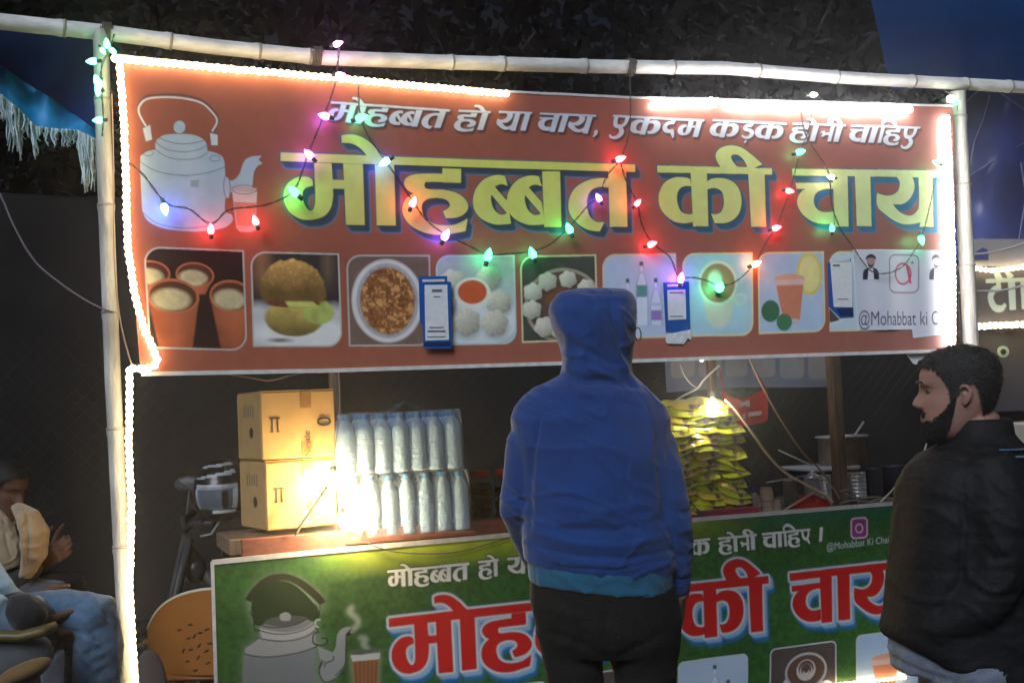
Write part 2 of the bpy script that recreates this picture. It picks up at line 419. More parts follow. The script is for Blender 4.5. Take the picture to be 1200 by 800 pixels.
# em coordinates: x from the headline start, y from the headline top, 1 em = headline top to foot of the stems
EM = {}
def _fit():
    W1 = UB.uz(np.array([328.8, 744.2]), np.array([178.5, 193.0])); W2 = UB.uz(np.array([769.8, 904.]), np.array([194., 197.5])); W3 = UB.uz(np.array([928., 1101.]), np.array([198., 199.6]))
    out = {}
    for names, Wd, foot in ((('ma', 'o', 'ha', 'bh', 'ba', 'ta'), W1, (430, 263.3)), (('ka', 'ii'), W2, (829, 265.8)), (('cha', 'aa', 'ya'), W3, (1020, 265.3))):
        (ua, ub), (za, zb) = Wd; uf, zf = UB.uz(np.array([float(foot[0])]), np.array([float(foot[1])]))
        H = za + (zb - za) * (uf[0] - ua) / (ub - ua) - zf[0]
        for nme in names:
            ls, x0, x1 = GL[nme]; s0 = UB.uz(np.array([x0, x1], float), np.array([190., 190.]))[0]
            eml = []
            for l in ls:
                u, z = UB.uz(l[:, 0], l[:, 1]); zt = za + (zb - za) * (u - ua) / (ub - ua)
                eml.append(np.stack([(u - s0[0]) / H, (zt - z) / H], -1))
            EM[nme] = (eml, (s0[1] - s0[0]) / H)
        out[names[0]] = (ua, za, ub, zb, H)
    return out
FIT = _fit()
def _st(pts, w):
    """thick pen stroke as outline"""
    p = spl([tuple(q[:2]) for q in pts], closed=False, step=5); w = np.interp(np.linspace(0, 1, len(p)), np.linspace(0, 1, len(w)), w) / 2 if hasattr(w, '__len__') else np.full(len(p), w / 2)
    t = np.gradient(p, axis=0); t /= np.linalg.norm(t, axis=1)[:, None] + 1e-9; n = np.stack([-t[:, 1], t[:, 0]], -1)
    return np.concatenate([p + n * w[:, None], (p - n * w[:, None])[::-1]])
def _emg(name, adv, *loops): EM[name] = ([np.array(l, float) for l in loops], adv)
_emg('e', 1.0, _st([(.2, .05), (.2, .35), (.3, .58), (.55, .6), (.72, .42), (.74, .05)], [.2, .2, .22, .16, .2]), _st([(.42, .58), (.6, .78), (.66, .98), (.5, 1.2), (.25, 1.22), (.12, 1.08)], [.12, .24, .24, .14, .1]))
_emg('ee', .85, _st([(.2, .05), (.2, .4), (.32, .62), (.52, .62), (.66, .42), (.68, .05)], [.2, .2, .22, .16, .18]), _st([(.42, .6), (.58, .75), (.72, .98)], [.14, .2, .1]))
_emg('da', .82, _st([(.5, .05), (.5, .22)], .2), _st([(.58, .26), (.28, .3), (.14, .5), (.26, .72), (.5, .74), (.62, .64)], [.14, .2, .24, .2, .14]), _st([(.5, .7), (.62, .85), (.72, 1.1)], [.12, .2, .08]))
_emg('dda', .85, _st([(.55, .05), (.55, .24)], .18), _st([(.6, .26), (.32, .28), (.22, .4), (.34, .5), (.56, .54), (.7, .7), (.6, .9), (.38, .95), (.16, .84)], [.14, .18, .2, .18, .22, .22, .14, .1]), _st([(.4, 1.16), (.5, 1.2)], .16))
_emg('na', .85, _st([(.68, .05), (.68, 1.0)], .2), _st([(.2, .42), (.24, .6), (.2, .62)], [.2, .3, .2]), _st([(.2, .58), (.68, .56)], .15))
_emg('i', .36, _st([(.18, .05), (.18, 1.0)], .2), _st([(.16, .04), (.1, -.16), (.3, -.34), (.6, -.3), (.9, -.1), (.98, .04)], [.1, .18, .22, .18, .1]))
_emg('tta', .9, _st([(.55, .05), (.55, .24)], .2), _st([(.66, .3), (.34, .34), (.16, .58), (.3, .88), (.6, .94), (.8, .8)], [.16, .22, .26, .22, .12]))
_emg('comma', .4, _st([(.16, .84), (.22, 1.0), (.12, 1.2)], [.2, .2, .06]))
def word(cv, glyphs, p0, p1, H, lean=0., head=.115, tail=0., uc=False, xs=None):
    """mask of a word whose headline runs from p0 to p1 (photo pixels), letter height H metres"""
    q = cv.c([p0, p1]); a, b = q; tot = sum(EM[g][1] for g in glyphs if g != 'comma'); r = cv.res
    ex = (b - a) / tot; ey = np.array([0, H * r]); M = np.zeros((cv.h, cv.w), np.float32); x = 0
    nl = np.linalg.norm
    for g in glyphs:
        ls, adv = EM[g]; hs = []; add = []
        for l in ls:
            X = x + l[:, 0] + lean * (.5 - l[:, 1]); pt = a + X[:, None] * ex + l[:, 1][:, None] * ey; add.append(pt)
        if g in ('bh', 'ba', 'ii'):
            k = {'bh': [[0, 1]], 'ba': [[0, 1], [2]], 'ii': [[0], [1, 2]]}[g]
            for grp in k: M = np.maximum(M, cv.mask([add[i] for i in grp]))
        else:
            for pt in add: M = np.maximum(M, cv.mask([pt]))
        x += adv
    hl = np.array([[0, 0], [tot, 0], [tot, head], [0, head]]); hl = a + (hl[:, :1] + lean * (.5 - hl[:, 1:])) * ex + hl[:, 1:] * ey
    return np.maximum(M, cv.mask([hl]))
def latin(cv, txt, p0, p1, Hpx, col, bold=0., a=1.):
    cu = bpy.data.curves.new('t', 'FONT'); cu.body = txt; o = bpy.data.objects.new('t', cu); COL.objects.link(o)
    bpy.context.view_layer.update(); me = o.to_mesh(); me.calc_loop_triangles()
    v = np.array([q.co[:2] for q in me.vertices]); tr = [tuple(t.vertices) for t in me.loop_triangles]; o.to_mesh_clear(); bpy.data.objects.remove(o)
    v[:, 0] -= v[:, 0].min(); wd = v[:, 0].max()
    q = cv.c([p0, p1, (p0[0], p0[1] - Hpx)]); ex = (q[1] - q[0]) / wd; ey = (q[2] - q[0]) / .73
    V = q[0] + v[:, :1] * ex + v[:, 1:] * ey; M = np.zeros((cv.h, cv.w), np.float32)
    x0, y0 = np.maximum(V.min(0).astype(int) - 3, 0); x1, y1 = V.max(0).astype(int) + 4
    Y, X = np.mgrid[y0:min(y1, cv.h), x0:min(x1, cv.w)]; S = np.zeros(X.shape)
    for dx in (-.33, 0, .33):
        for dy in (-.33, 0, .33):
            ins = np.zeros(X.shape, bool)
            for t in tr:
                A, B, C = V[list(t)]; lo = np.floor(np.minimum(np.minimum(A, B), C)).astype(int) - [x0, y0] - 1; hi = np.ceil(np.maximum(np.maximum(A, B), C)).astype(int) - [x0, y0] + 2
                lo = np.maximum(lo, 0); sl = (slice(lo[1], hi[1]), slice(lo[0], hi[0])); xx = X[sl] + dx; yy = Y[sl] + dy
                d1 = (B[0] - A[0]) * (yy - A[1]) - (B[1] - A[1]) * (xx - A[0]); d2 = (C[0] - B[0]) * (yy - B[1]) - (C[1] - B[1]) * (xx - B[0]); d3 = (A[0] - C[0]) * (yy - C[1]) - (A[1] - C[1]) * (xx - C[0])
                ins[sl] |= ((d1 >= 0) & (d2 >= 0) & (d3 >= 0)) | ((d1 <= 0) & (d2 <= 0) & (d3 <= 0))
            S += ins / 9.
    M[y0:y0 + S.shape[0], x0:x0 + S.shape[1]] = S
    if bold: M = dilate(M, bold)
    cv.put(M, col, a); return M

# ---- food pictures: functions of (s, t) in the unit square
def E(s, t, cx, cy, rx, ry, soft=.06):
    return np.clip((1 - np.hypot((s - cx) / rx, (t - cy) / ry)) / soft, 0, 1)[..., None]
def mix(a, col, m): return a + (np.asarray(col) - a) * m
def tz(s, t, x0, x1, y0, X0, X1, y1, soft=.02):
    k = np.clip((t - y0) / (y1 - y0), 0, 1); l = x0 + (X0 - x0) * k; r = x1 + (X1 - x1) * k
    return (np.clip((s - l) / soft, 0, 1) * np.clip((r - s) / soft, 0, 1) * np.clip((t - y0) / soft, 0, 1) * np.clip((y1 - t) / soft, 0, 1))[..., None]
def nz(s, t, f, k=0): return vnoise(s * f, t * f, k)[..., None]
def pic_kulhad(s, t):
    a = np.zeros(s.shape + (3,)) + lin((40, 26, 22)); a = mix(a, lin((70, 42, 30)), nz(s, t, 4) * .5)
    for cx, cy, rx, ry, b in ((.06, .26, .2, .13, .3), (.50, .26, .2, .13, .3), (.86, .46, .23, .17, 1.), (.27, .48, .27, .18, 1.)):
        a = mix(a, lin((178, 96, 62)) * (.35 + .5 * nz(s, t, 6, 1) + .55 * np.clip(1 - np.abs(s - cx - .02) / rx, 0, 1)[..., None]) * np.clip(1.25 - .9 * (t - cy), .45, 1.2)[..., None], tz(s, t, cx - rx, cx + rx, cy, cx - rx * .45, cx + rx * .5, cy + .75 if b == 1 else cy + .2))
        a = mix(a, lin((190, 110, 72)), E(s, t, cx, cy, rx, ry)); a = mix(a, lin((95, 55, 38)), E(s, t, cx, cy, rx * .9, ry * .85))
        a = mix(a, lin((210, 196, 150)) * (.62 + .5 * nz(s, t, 14, 2) + .2 * nz(s, t, 40, 3)), E(s, t, cx - .02, cy + .03, rx * .82, ry * .7, .3))
    return a
def pic_bun(s, t):
    a = np.zeros(s.shape + (3,)) + lin((58, 52, 50)); a = mix(a, lin((150, 110, 76)), np.clip(1 - np.abs(s - .12) / .16, 0, 1)[..., None] * np.clip((.5 - t) * 4, 0, 1)[..., None]); a = mix(a, lin((110, 92, 74)), np.clip(1 - np.abs(s - .86) / .12, 0, 1)[..., None] * np.clip((.45 - t) * 4, 0, 1)[..., None])
    a = mix(a, lin((205, 206, 202)), np.clip((t - .52 + .05 * vnoise(s * 5, t * 5)) / .12, 0, 1)[..., None]); a = mix(a, lin((232, 232, 226)), E(s, t, .55, .86, .62, .2, .3)); a = mix(a, lin((120, 110, 96)), E(s, t, .3, .93, .18, .035, .8))
    n1 = vnoise(s * 13, t * 13, 3); n2 = vnoise(s * 34, t * 34, 1)
    d = np.clip((1 - np.hypot((s - .46) / (.33 + .03 * n1), (t - .70) / .20)) / .1, 0, 1)[..., None]; a = mix(a, lin((196, 170, 92)) * (np.clip(1.25 - .9 * (t - .55) / .3, .4, 1.2) * (.7 + .5 * n1))[..., None], d)
    d = np.clip((1 - np.hypot((s - .74) / .2, (t - .63) / (.12 + .04 * n1))) / .2, 0, 1)[..., None]; a = mix(a, lin((176, 188, 96)) * (.65 + .6 * n1)[..., None], d)
    d = np.clip((1 - np.hypot((s - .46) / .35, (t - .53) / (.055 + .02 * n1))) / .2, 0, 1)[..., None]; a = mix(a, lin((120, 66, 46)) * (.6 + .8 * n2)[..., None], d); a = mix(a, lin((206, 208, 110)) * (.8 + .3 * n1)[..., None], tz(s, t, .34, .68, .50, .40, .78, .60, .03))
    d = (np.clip((1 - np.hypot((s - .46) / (.36 + .04 * n1), (t - .40) / (.31 + .05 * n1))) / .07, 0, 1) * np.clip((.53 - t) / .03, 0, 1))[..., None]
    sh = np.clip(1.12 - 1.1 * (t - .12) / .42 - .5 * np.abs(s - .42), .3, 1.2) * (.55 + .55 * n1 + .35 * n2)
    a = mix(a, lin((206, 160, 88)) * sh[..., None], d); return mix(a, lin((240, 214, 150)), d * np.clip((n2 - .66) * 5, 0, .8)[..., None] * np.clip((.4 - t) * 4, 0, 1)[..., None])
def pic_noodles(s, t):
    a = np.zeros(s.shape + (3,)) + lin((120, 98, 86)) * (.8 + .4 * nz(s, t, 5)); a = mix(a, lin((222, 220, 216)), E(s, t, .48, .5, .44, .47)); a = mix(a, lin((180, 178, 175)), E(s, t, .48, .5, .38, .42, .05))
    a = mix(a, lin((150, 95, 55)), E(s, t, .48, .5, .34, .38, .08)); r = nz(s * 1.3 + .3 * nz(s, t, 8)[..., 0], t, 22, 2)
    return mix(a, lin((215, 160, 95)), E(s, t, .48, .5, .34, .38, .1) * np.clip((r - .5) * 5, 0, 1)) * (1 - .35 * E(s, t, .48, .5, .36, .4) * np.clip((.42 - r) * 6, 0, 1))
def _momo(a, s, t, x, y, r, k):
    dx, dy = (s - x) / r, (t - y) / r; rr = np.hypot(dx, dy); th = np.arctan2(dy, dx)
    pl = .5 + .5 * np.sin(th * 11 + 3.2 * rr + x * 40 + 2 * vnoise(s * 9, t * 9, 2)); lit = np.clip(.82 - .35 * dy - .2 * dx, .3, 1.15) * (1 - .28 * np.clip(rr - .55, 0, 1)) - .22 * pl * np.clip(rr * 1.6 - .2, 0, 1) * np.clip(1.1 - rr, 0, 1) + .16 * (vnoise(s * 22, t * 22, 4) - .5)
    a = a * (1 - .45 * E(s, t, x + .02, y + r * .35, r * 1.12, r * .85, .5)); edge = 1 + .07 * np.sin(th * 6 + x * 30)
    return mix(a, lin((226, 220, 200)) * np.clip(lit, 0, 1.2)[..., None], np.clip((edge - np.hypot(dx, dy / .86)) / .12, 0, 1)[..., None])
def pic_momo(s, t):
    a = np.zeros(s.shape + (3,)) + lin((188, 200, 204)); a = mix(a, lin((150, 120, 90)), np.clip((.45 - t) * 2, 0, 1)[..., None] * nz(s, t, 5)); a = mix(a, lin((218, 226, 226)), E(s, t, .5, .72, .56, .3, .08))
    for x, y, r in ((.2, .3, .17), (.78, .52, .17), (.66, .25, .16), (.36, .74, .19), (.72, .76, .18), (.12, .55, .14)): a = _momo(a, s, t, x, y, r, 1)
    a = mix(a, lin((235, 228, 215)), E(s, t, .45, .42, .24, .18, .08)); return mix(a, lin((205, 90, 50)) * (.85 + .3 * nz(s, t, 8)), E(s, t, .45, .41, .19, .14, .1))
def pic_momo2(s, t):
    a = np.zeros(s.shape + (3,)) + lin((74, 76, 68)) * (.7 + .6 * nz(s, t, 4)); a = mix(a, lin((165, 150, 135)), E(s, t, .56, .58, .52, .44, .03)); a = mix(a, lin((98, 78, 66)), E(s, t, .56, .58, .48, .4, .03)); a = mix(a, lin((130, 80, 55)), E(s, t, .5, .5, .2, .15, .3))
    for x, y, r in ((.35, .3, .13), (.62, .28, .12), (.86, .38, .12), (.16, .42, .13), (.14, .62, .13), (.3, .82, .14), (.52, .88, .13), (.86, .64, .13), (.75, .85, .13)): a = _momo(a, s, t, x, y, r, 1)
    return a
def pic_bottles(s, t):
    a = np.zeros(s.shape + (3,)) + lin((176, 196, 222)); a = mix(a, lin((205, 215, 230)), nz(s, t, 3) * .6)
    for x, w, y0, lc in ((.33, .16, .3, (150, 140, 175)), (.52, .17, .1, (90, 150, 140)), (.71, .17, .3, (150, 125, 190))):
        for k, cl in ((1.12, (120, 140, 180)), (1., (214, 226, 240))):
            a = mix(a, lin(cl), tz(s, t, x - w * .16 * k, x + w * .16 * k, y0, x - w * .18 * k, x + w * .18 * k, y0 + .12)); a = mix(a, lin(cl), tz(s, t, x - w * .18 * k, x + w * .18 * k, y0 + .12, x - w * .5 * k, x + w * .5 * k, y0 + .3)); a = mix(a, lin(cl), tz(s, t, x - w * .5 * k, x + w * .5 * k, y0 + .3, x - w * .47 * k, x + w * .47 * k, .86 if x > .4 else .8))
        a = mix(a, lin((70, 70, 95)), tz(s, t, x - w * .2, x + w * .2, y0 - .02, x - w * .2, x + w * .2, y0 + .05)); a = mix(a, lin(lc), tz(s, t, x - w * .48, x + w * .48, y0 + .36 if x != .52 else .36, x - w * .48, x + w * .48, y0 + .5 if x != .52 else .52))
    return a
def pic_coffee(s, t):
    a = np.zeros(s.shape + (3,)) + lin((160, 205, 222)); a = mix(a, lin((185, 218, 230)), nz(s, t, 3)); a = mix(a, lin((215, 215, 200)), E(s, t, .5, .62, .22, .3, .15)); a = mix(a, lin((226, 224, 214)), E(s, t, .5, .36, .29, .28, .06)); a = mix(a, lin((170, 130, 100)), E(s, t, .5, .36, .25, .24, .06)); a = mix(a, lin((225, 215, 195)), E(s, t, .46, .32, .12, .14, .4))
    return mix(a, lin((200, 220, 215)), (E(s, t, .82, .56, .1, .08) - E(s, t, .82, .56, .06, .045)).clip(0, 1))
def pic_lemon(s, t):
    a = np.zeros(s.shape + (3,)) + lin((160, 190, 222)); a = mix(a, lin((200, 215, 230)), nz(s, t, 3) * .7)
    a = mix(a, lin((220, 205, 100)), E(s, t, .77, .28, .2, .27)); a = mix(a, lin((235, 225, 150)) * (.9 + .15 * nz(s, t, 10)), E(s, t, .77, .28, .165, .235, .1))
    a = mix(a, lin((205, 130, 100)), tz(s, t, .24, .7, .33, .36, .62, .86)); a = mix(a, lin((222, 165, 140)), E(s, t, .47, .34, .235, .07)); a = mix(a, lin((220, 190, 180)), tz(s, t, .23, .71, .33, .25, .69, .42)); a = mix(a, lin((190, 190, 200)), E(s, t, .49, .86, .14, .04))
    a = mix(a, lin((60, 110, 80)), E(s, t, .18, .72, .14, .14, .1)); return mix(a, lin((70, 125, 88)), E(s, t, .38, .86, .12, .11, .1))
def pic_cup(s, t):
    a = np.zeros(s.shape + (3,)) + lin((88, 78, 74)) * (.8 + .4 * nz(s, t, 4)); a = mix(a, lin((205, 205, 210)), E(s, t, .48, .75, .38, .46, .04) * np.clip((t - .38) / .05, 0, 1)[..., None]); a = mix(a, lin((205, 205, 210)), (E(s, t, .84, .62, .12, .13) - E(s, t, .84, .62, .07, .08)).clip(0, 1)); a = mix(a, lin((190, 186, 184)), E(s, t, .54, .34, .32, .24, .04)); a = mix(a, lin((105, 78, 66)), E(s, t, .54, .34, .29, .21, .06))
    for r in (.15, .1, .05): a = mix(a, lin((205, 195, 185)), (E(s, t, .54, .36 - r * .2, r, r * .95, .1) - E(s, t, .54, .34 - r * .2, r * .8, r * .72, .1)).clip(0, 1))
    return a
def picture(cv, quad, fn, rim=2.2, rimcol=(205, 200, 190), r=.17, both=False):
    """picture with two rounded corners (or all four) and a pale rim; quad TL TR BR BL in photo pixels"""
    q = cv.c(quad)
    def path(ins):
        w = np.linalg.norm(q[1] - q[0]); h = np.linalg.norm(q[3] - q[0]); ix, iy = ins / w, ins / h; rr = max(r - ins / w, .02); pts = []
        def arc(cx, cy, a0): return [(cx + rr * math.cos(a0 + k * math.pi / 16), cy + rr * math.sin(a0 + k * math.pi / 16) * w / h) for k in range(9)]
        ry = rr * w / h
        pts += arc(ix + rr, iy + ry, math.pi); pts += arc(1 - ix - rr, iy + ry, 1.5 * math.pi) if both else [(1 - ix, iy)]
        pts += arc(1 - ix - rr, 1 - iy - ry, 0); pts += arc(ix + rr, 1 - iy - ry, .5 * math.pi) if both else [(ix, 1 - iy)]
        p = np.array(pts); S, T = p[:, :1], p[:, 1:]
        return (q[0] * (1 - S) * (1 - T) + q[1] * S * (1 - T) + q[2] * S * T + q[3] * (1 - S) * T)
    px = np.linalg.norm(cv.c([quad[0], (quad[0][0] + 10, quad[0][1])])[1] - q[0]) / 10
    cv.put(cv.mask([path(0)]), lin(rimcol)); m = cv.mask([path(rim * px)])
    ys, xs = np.where(m > 0)
    if not len(ys): return
    y0, y1, x0, x1 = ys.min(), ys.max() + 1, xs.min(), xs.max() + 1; Y, X = np.mgrid[y0:y1, x0:x1]
    ex = (q[1] - q[0] + q[2] - q[3]) / 2; ey = (q[3] - q[0] + q[2] - q[1]) / 2; iv = np.linalg.inv(np.array([ex, ey]).T); p = np.stack([X - q[0][0], Y - q[0][1]], -1) @ iv.T
    mm = m[y0:y1, x0:x1, None]; cv.a[y0:y1, x0:x1] += (fn(p[..., 0], p[..., 1]) - cv.a[y0:y1, x0:x1]) * mm
def sheet(cv, name, mt, parent, disp, extra_rows=None):
    """mesh of the printed sheet; disp(u, z) gives how far the cloth bellies out (metres, + away from camera) and its droop"""
    us = cv.u0 + np.arange(cv.w) / cv.res; zs = cv.z1 - np.arange(cv.h) / cv.res; A = cv.a
    if extra_rows is not None:
        zs = np.concatenate([zs, extra_rows]); A = np.concatenate([A, np.repeat(A[-1:], len(extra_rows), 0)])
    h, w = len(zs), len(us); U, ZZ = np.meshgrid(us, zs); dw, du, dz = disp(U, ZZ)
    co = cv.pl.o + (U + du)[..., None] * cv.pl.d + dw[..., None] * cv.pl.n + (ZZ + dz)[..., None] * Z
    fr = FR[parent.name]; co = (co.reshape(-1, 3) - fr[0]) @ fr[1]
    i = (np.arange(h - 1)[:, None] * w + np.arange(w - 1)).ravel(); f = np.stack([i, i + w, i + w + 1, i + 1], -1)
    me = bpy.data.meshes.new(name); me.vertices.add(h * w); me.vertices.foreach_set('co', co.ravel()); me.loops.add(f.size); me.loops.foreach_set('vertex_index', f.ravel().astype(np.int32))
    me.polygons.add(len(f)); me.polygons.foreach_set('loop_start', np.arange(0, f.size, 4, dtype=np.int32)); me.polygons.foreach_set('use_smooth', np.ones(len(f), bool))
    me.update(calc_edges=True)
    at = me.color_attributes.new('print', 'FLOAT_COLOR', 'POINT'); at.data.foreach_set('color', np.concatenate([np.clip(A, 0, 1), np.ones((h, w, 1))], -1).ravel().astype(np.float32))
    me.materials.append(mt); o = bpy.data.objects.new(name, me); COL.objects.link(o); o.parent = parent; FR[o.name] = fr; return o
# ================================================================== UPPER BANNER
UMAX = 3.05
cvU = Canvas(UB, 0, UMAX, 1.605, 2.54, 430, lin((160, 91, 69)))
yy, xx = np.mgrid[0:cvU.h, 0:cvU.w] / cvU.res
wv = vnoise(xx * 3, yy * 5, 1)[..., None]; cvU.a *= .9 + .2 * wv
cvU.a = mix(cvU.a, lin((152, 98, 92)), np.clip((xx - .5) / 2.2, 0, 1)[..., None] * .6)  # paler to the right: the white lamps' veil put into the base colour
# teapot
def tp(x, y): return (160 + x / 4.2125, 95 + y / 4.2125)
def T(pts): return [tp(*p[:2]) + tuple(p[2:]) for p in pts]
KET = lin((178, 196, 202)); KD = lin((70, 66, 70)); WHT = lin((214, 218, 216))
cvU.stroke(spl(T([(45, 225), (15, 170), (12, 120), (50, 78), (130, 68), (230, 72), (320, 95), (375, 140), (402, 190), (385, 245)]), False), 3.2, lin((110, 74, 66)))
cvU.stroke(spl(T([(50, 228), (14, 165), (14, 125), (50, 90), (130, 80), (230, 86), (320, 108), (370, 150), (398, 195), (375, 245)]), False), 2.2, WHT)
for l in ([(30, 235, c), (68, 215, c), (78, 290, c), (45, 300, c)], [(362, 255, c), (402, 265, c), (402, 318, c), (368, 318, c)]): cvU.poly(spl(T(l)), WHT); cvU.stroke(T(l + l[:1]), .8, KD, .6)
cvU.poly(spl(T([(458, 490, c), (485, 485), (510, 455), (530, 400), (560, 375), (618, 368, c), (602, 388, c), (624, 408, c), (600, 418), (580, 450), (572, 520), (560, 545, c), (460, 548, c)])), KET)
body = T([(20, 370, c), (60, 345), (95, 340, c), (95, 300), (130, 270), (185, 262, c), (245, 262, c), (300, 272), (340, 300), (350, 345, c), (400, 358), (430, 385), (438, 470, c), (460, 495), (462, 565), (440, 575, c), (438, 640), (470, 660), (474, 690), (440, 720), (360, 738), (260, 742), (150, 730), (70, 700), (32, 650), (24, 560), (18, 430)])
cvU.poly(spl(body), KET); bm_ = cvU.mask([cvU.c(spl(body))]); cvU.put(bm_ * np.clip(vnoise(xx * 14, yy * 3, 2) * 1.6 - .5, 0, 1), lin((205, 216, 216)), .6)
for l in ([(20, 400), (100, 445), (220, 466), (340, 455), (436, 425)], [(95, 340), (160, 378), (240, 388), (310, 378), (350, 352)], [(92, 300), (150, 338), (230, 350), (300, 340), (345, 320)], [(110, 280), (180, 305), (250, 310), (330, 295)], [(438, 470), (430, 520), (440, 575)], [(458, 490), (464, 530), (458, 570)], [(32, 650), (110, 705), (240, 726), (370, 708), (430, 650)]): cvU.stroke(spl(T(l), False), .9, KD, .8)
kn = [(212 + 31 * math.cos(a), 228 + 33 * math.sin(a)) for a in np.linspace(0, 6.283, 24)]; cvU.poly(T(kn), KET); cvU.stroke(T(kn), .8, KD, .8)
for cx_, cy_ in ((58, 355), (388, 382)): cvU.stroke(T([(cx_ + 26 * math.cos(a), cy_ + 14 * math.sin(a)) for a in np.linspace(0, 6.283, 16)]), .8, KD, .7)
cvU.poly(T([(268, 490), (310, 488), (305, 525), (265, 522)]), lin((150, 160, 158)), .7)
gl_ = T([(470, 520), (596, 525), (588, 735), (560, 745), (510, 742), (492, 725)]); cvU.poly(gl_, lin((200, 178, 168)), .9); cvU.poly(T([(482, 590), (592, 595), (582, 715), (500, 712)]), lin((190, 128, 100)), .9)
cvU.poly(T([(474, 545), (596, 548), (592, 600), (480, 597)]), lin((216, 200, 190))); cvU.stroke(T([(533 + 62 * math.cos(a), 535 + 22 * math.sin(a)) for a in np.linspace(0, 6.283, 24)]), .9, KD, .7)
# main title
ua, za, ub, zb, H1 = FIT['ma']
TM = np.zeros((cvU.h, cvU.w), np.float32)
for gs, k in ((('ma', 'o', 'ha', 'bh', 'ba', 'ta'), ((328.8, 178.5), (744.2, 193.), (744.2, 201.9), (328.8, 188.8))), (('ka', 'ii'), ((769.8, 194.), (904, 197.6), (904, 205), (769.8, 202.4))), (('cha', 'aa', 'ya'), ((928, 198), (1101, 199.8), (1101, 208.2), (928, 205.9)))):
    TM = np.maximum(TM, cvU.mask([cvU.c(k)]))
    for g in gs:
        ls = [cvU.c(l) for l in GL[g][0]]
        grp = {'bh': [[0, 1]], 'ba': [[0, 1], [2]], 'ii': [[0], [1, 2]]}.get(g, [[i] for i in range(len(ls))])
        for q in grp: TM = np.maximum(TM, cvU.mask([ls[i] for i in q]))
r = cvU.res
sh = TM.copy()
for k in range(1, 9): sh = np.maximum(sh, shift(TM, k * r * .0022, k * r * .0028))
cvU.put(dilate(sh, 2.4), lin((92, 142, 168)), .85); cvU.put(blur(dilate(sh, .8), 1.2), lin((52, 66, 78)), .92)
cvU.put(np.clip(shift(sh, 0, 0) - dilate(TM, 1), 0, 1) * np.clip((xx - 1.6) / 1.2, 0, 1), lin((40, 130, 170)), .75)
cvU.put(dilate(TM, 1.6), lin((48, 44, 40))); cvU.put(TM, lin((220, 226, 112))); cvU.put(TM * np.clip((2.02 + .25 - (cvU.z1 - yy)) / .3, 0, 1), lin((208, 196, 116)), .45)
cvU.put(TM * np.clip((xx - 1.5) / 1.3, 0, 1), lin((222, 236, 176)), .85)  # letters whiten to the right, lamp glare painted into their colour
# line above the title
SM = np.zeros_like(TM)
for gs, p0, p1 in ((('ma', 'o', 'ha', 'bh', 'ba', 'ta'), (384, 118.5), (524, 128)), (('ha', 'o'), (534, 128), (572, 130)), (('ya', 'aa'), (582, 129.5), (621, 131)), (('cha', 'aa', 'ya', 'comma'), (630, 131.5), (696, 134.5)), (('e', 'ka', 'da', 'ma'), (715, 134.5), (822, 140)), (('ka', 'dda', 'ka'), (832, 139.5), (919, 144)), (('ha', 'o', 'na', 'ii'), (926, 143.5), (988, 146)), (('cha', 'aa', 'i', 'ha', 'e'), (994, 146), (1076, 148.5))):
    SM = np.maximum(SM, word(cvU, gs, p0, p1, .0635 if p0[0] < 900 else .066, lean=.32))
cvU.put(blur(dilate(shift(SM, 2, 3), 1.5), 1.), lin((60, 48, 52)), .85); cvU.put(dilate(SM, 1.), lin((60, 54, 60))); cvU.put(SM, lin((208, 214, 220)))
# eight pictures
for q, fn, rc in ((((168, 288.5), (286, 293), (290.5, 411), (175, 408)), pic_kulhad, (190, 186, 180)), (((293.5, 294), (398, 296.5), (402.5, 406), (297, 406)), pic_bun, (196, 192, 182)), (((406, 298), (504.5, 298.5), (507.5, 405), (410, 405.5)), pic_noodles, (186, 182, 176)), (((511, 298.5), (603.5, 298.5), (606.5, 403), (513, 404.5)), pic_momo, (190, 204, 206)),
                  (((609.5, 299.5), (698.5, 298), (701, 399), (612, 401.5)), pic_momo2, (214, 204, 160)), (((705.5, 298), (791, 297), (793, 395.5), (706.5, 397.5)), pic_bottles, (214, 206, 170)), (((798, 297), (880.5, 296), (881, 393.5), (800, 395)), pic_coffee, (224, 214, 168)), (((886, 296), (964.5, 294.5), (965.5, 389), (887, 392)), pic_lemon, (220, 212, 168)), (((970, 295), (1050, 293), (1050, 387), (970, 389)), lambda s, t: np.zeros(s.shape + (3,)) + lin((200, 214, 225)), (220, 214, 180))):
    picture(cvU, q, fn, 2.0, rc)
cvU.a *= (.93 + .14 * vnoise(xx * 40, yy * 40, 3, 2))[..., None]
def zt_(u): return np.interp(u, [0, .6, 1.22, 1.7, 2.05, 2.6, 3.05], [2.538, 2.512, 2.496, 2.499, 2.509, 2.524, 2.536])
def zb_(u): return np.interp(u, [0, .6, 1.5, 3.05], [1.612, 1.606, 1.606, 1.610])
def ul_(z): return np.interp(z, [1.605, 2.54], [.059, .011])
def ur_(z): return np.interp(z, [1.605, 2.54], [2.992, 3.05])
def dispU(u, z):
    dz = np.minimum(0, zt_(u) - z) + np.maximum(0, zb_(u) - z); du = np.maximum(0, ul_(z) - u) + np.minimum(0, ur_(z) - u)
    t = (z - 1.6) / .94; w = .012 * np.sin(u * 2.1) * (1 - t) + .010 * (vnoise(u * 1.6 + 3, z * 1.2, 4, 3) - .5)
    w = w + .006 * np.sin((u - 2.6) * 26 + 2 * t) * np.clip(t - .45, 0, 1) * np.clip((u - 1.9), 0, 1) + .0035 * np.sin(u * 40 + z * 9) * np.clip(t - .8, 0, 1) * 3
    return w, du, dz
bU = thing('banner', UB.pt(1.5, 0, 1.605), 0, 'long orange printed banner with yellow lettering and food pictures, hung between bamboo poles', 'banner')
sheet(cvU, 'printed_sheet', print_mat('banner_print', .42, .4), bU, dispU)
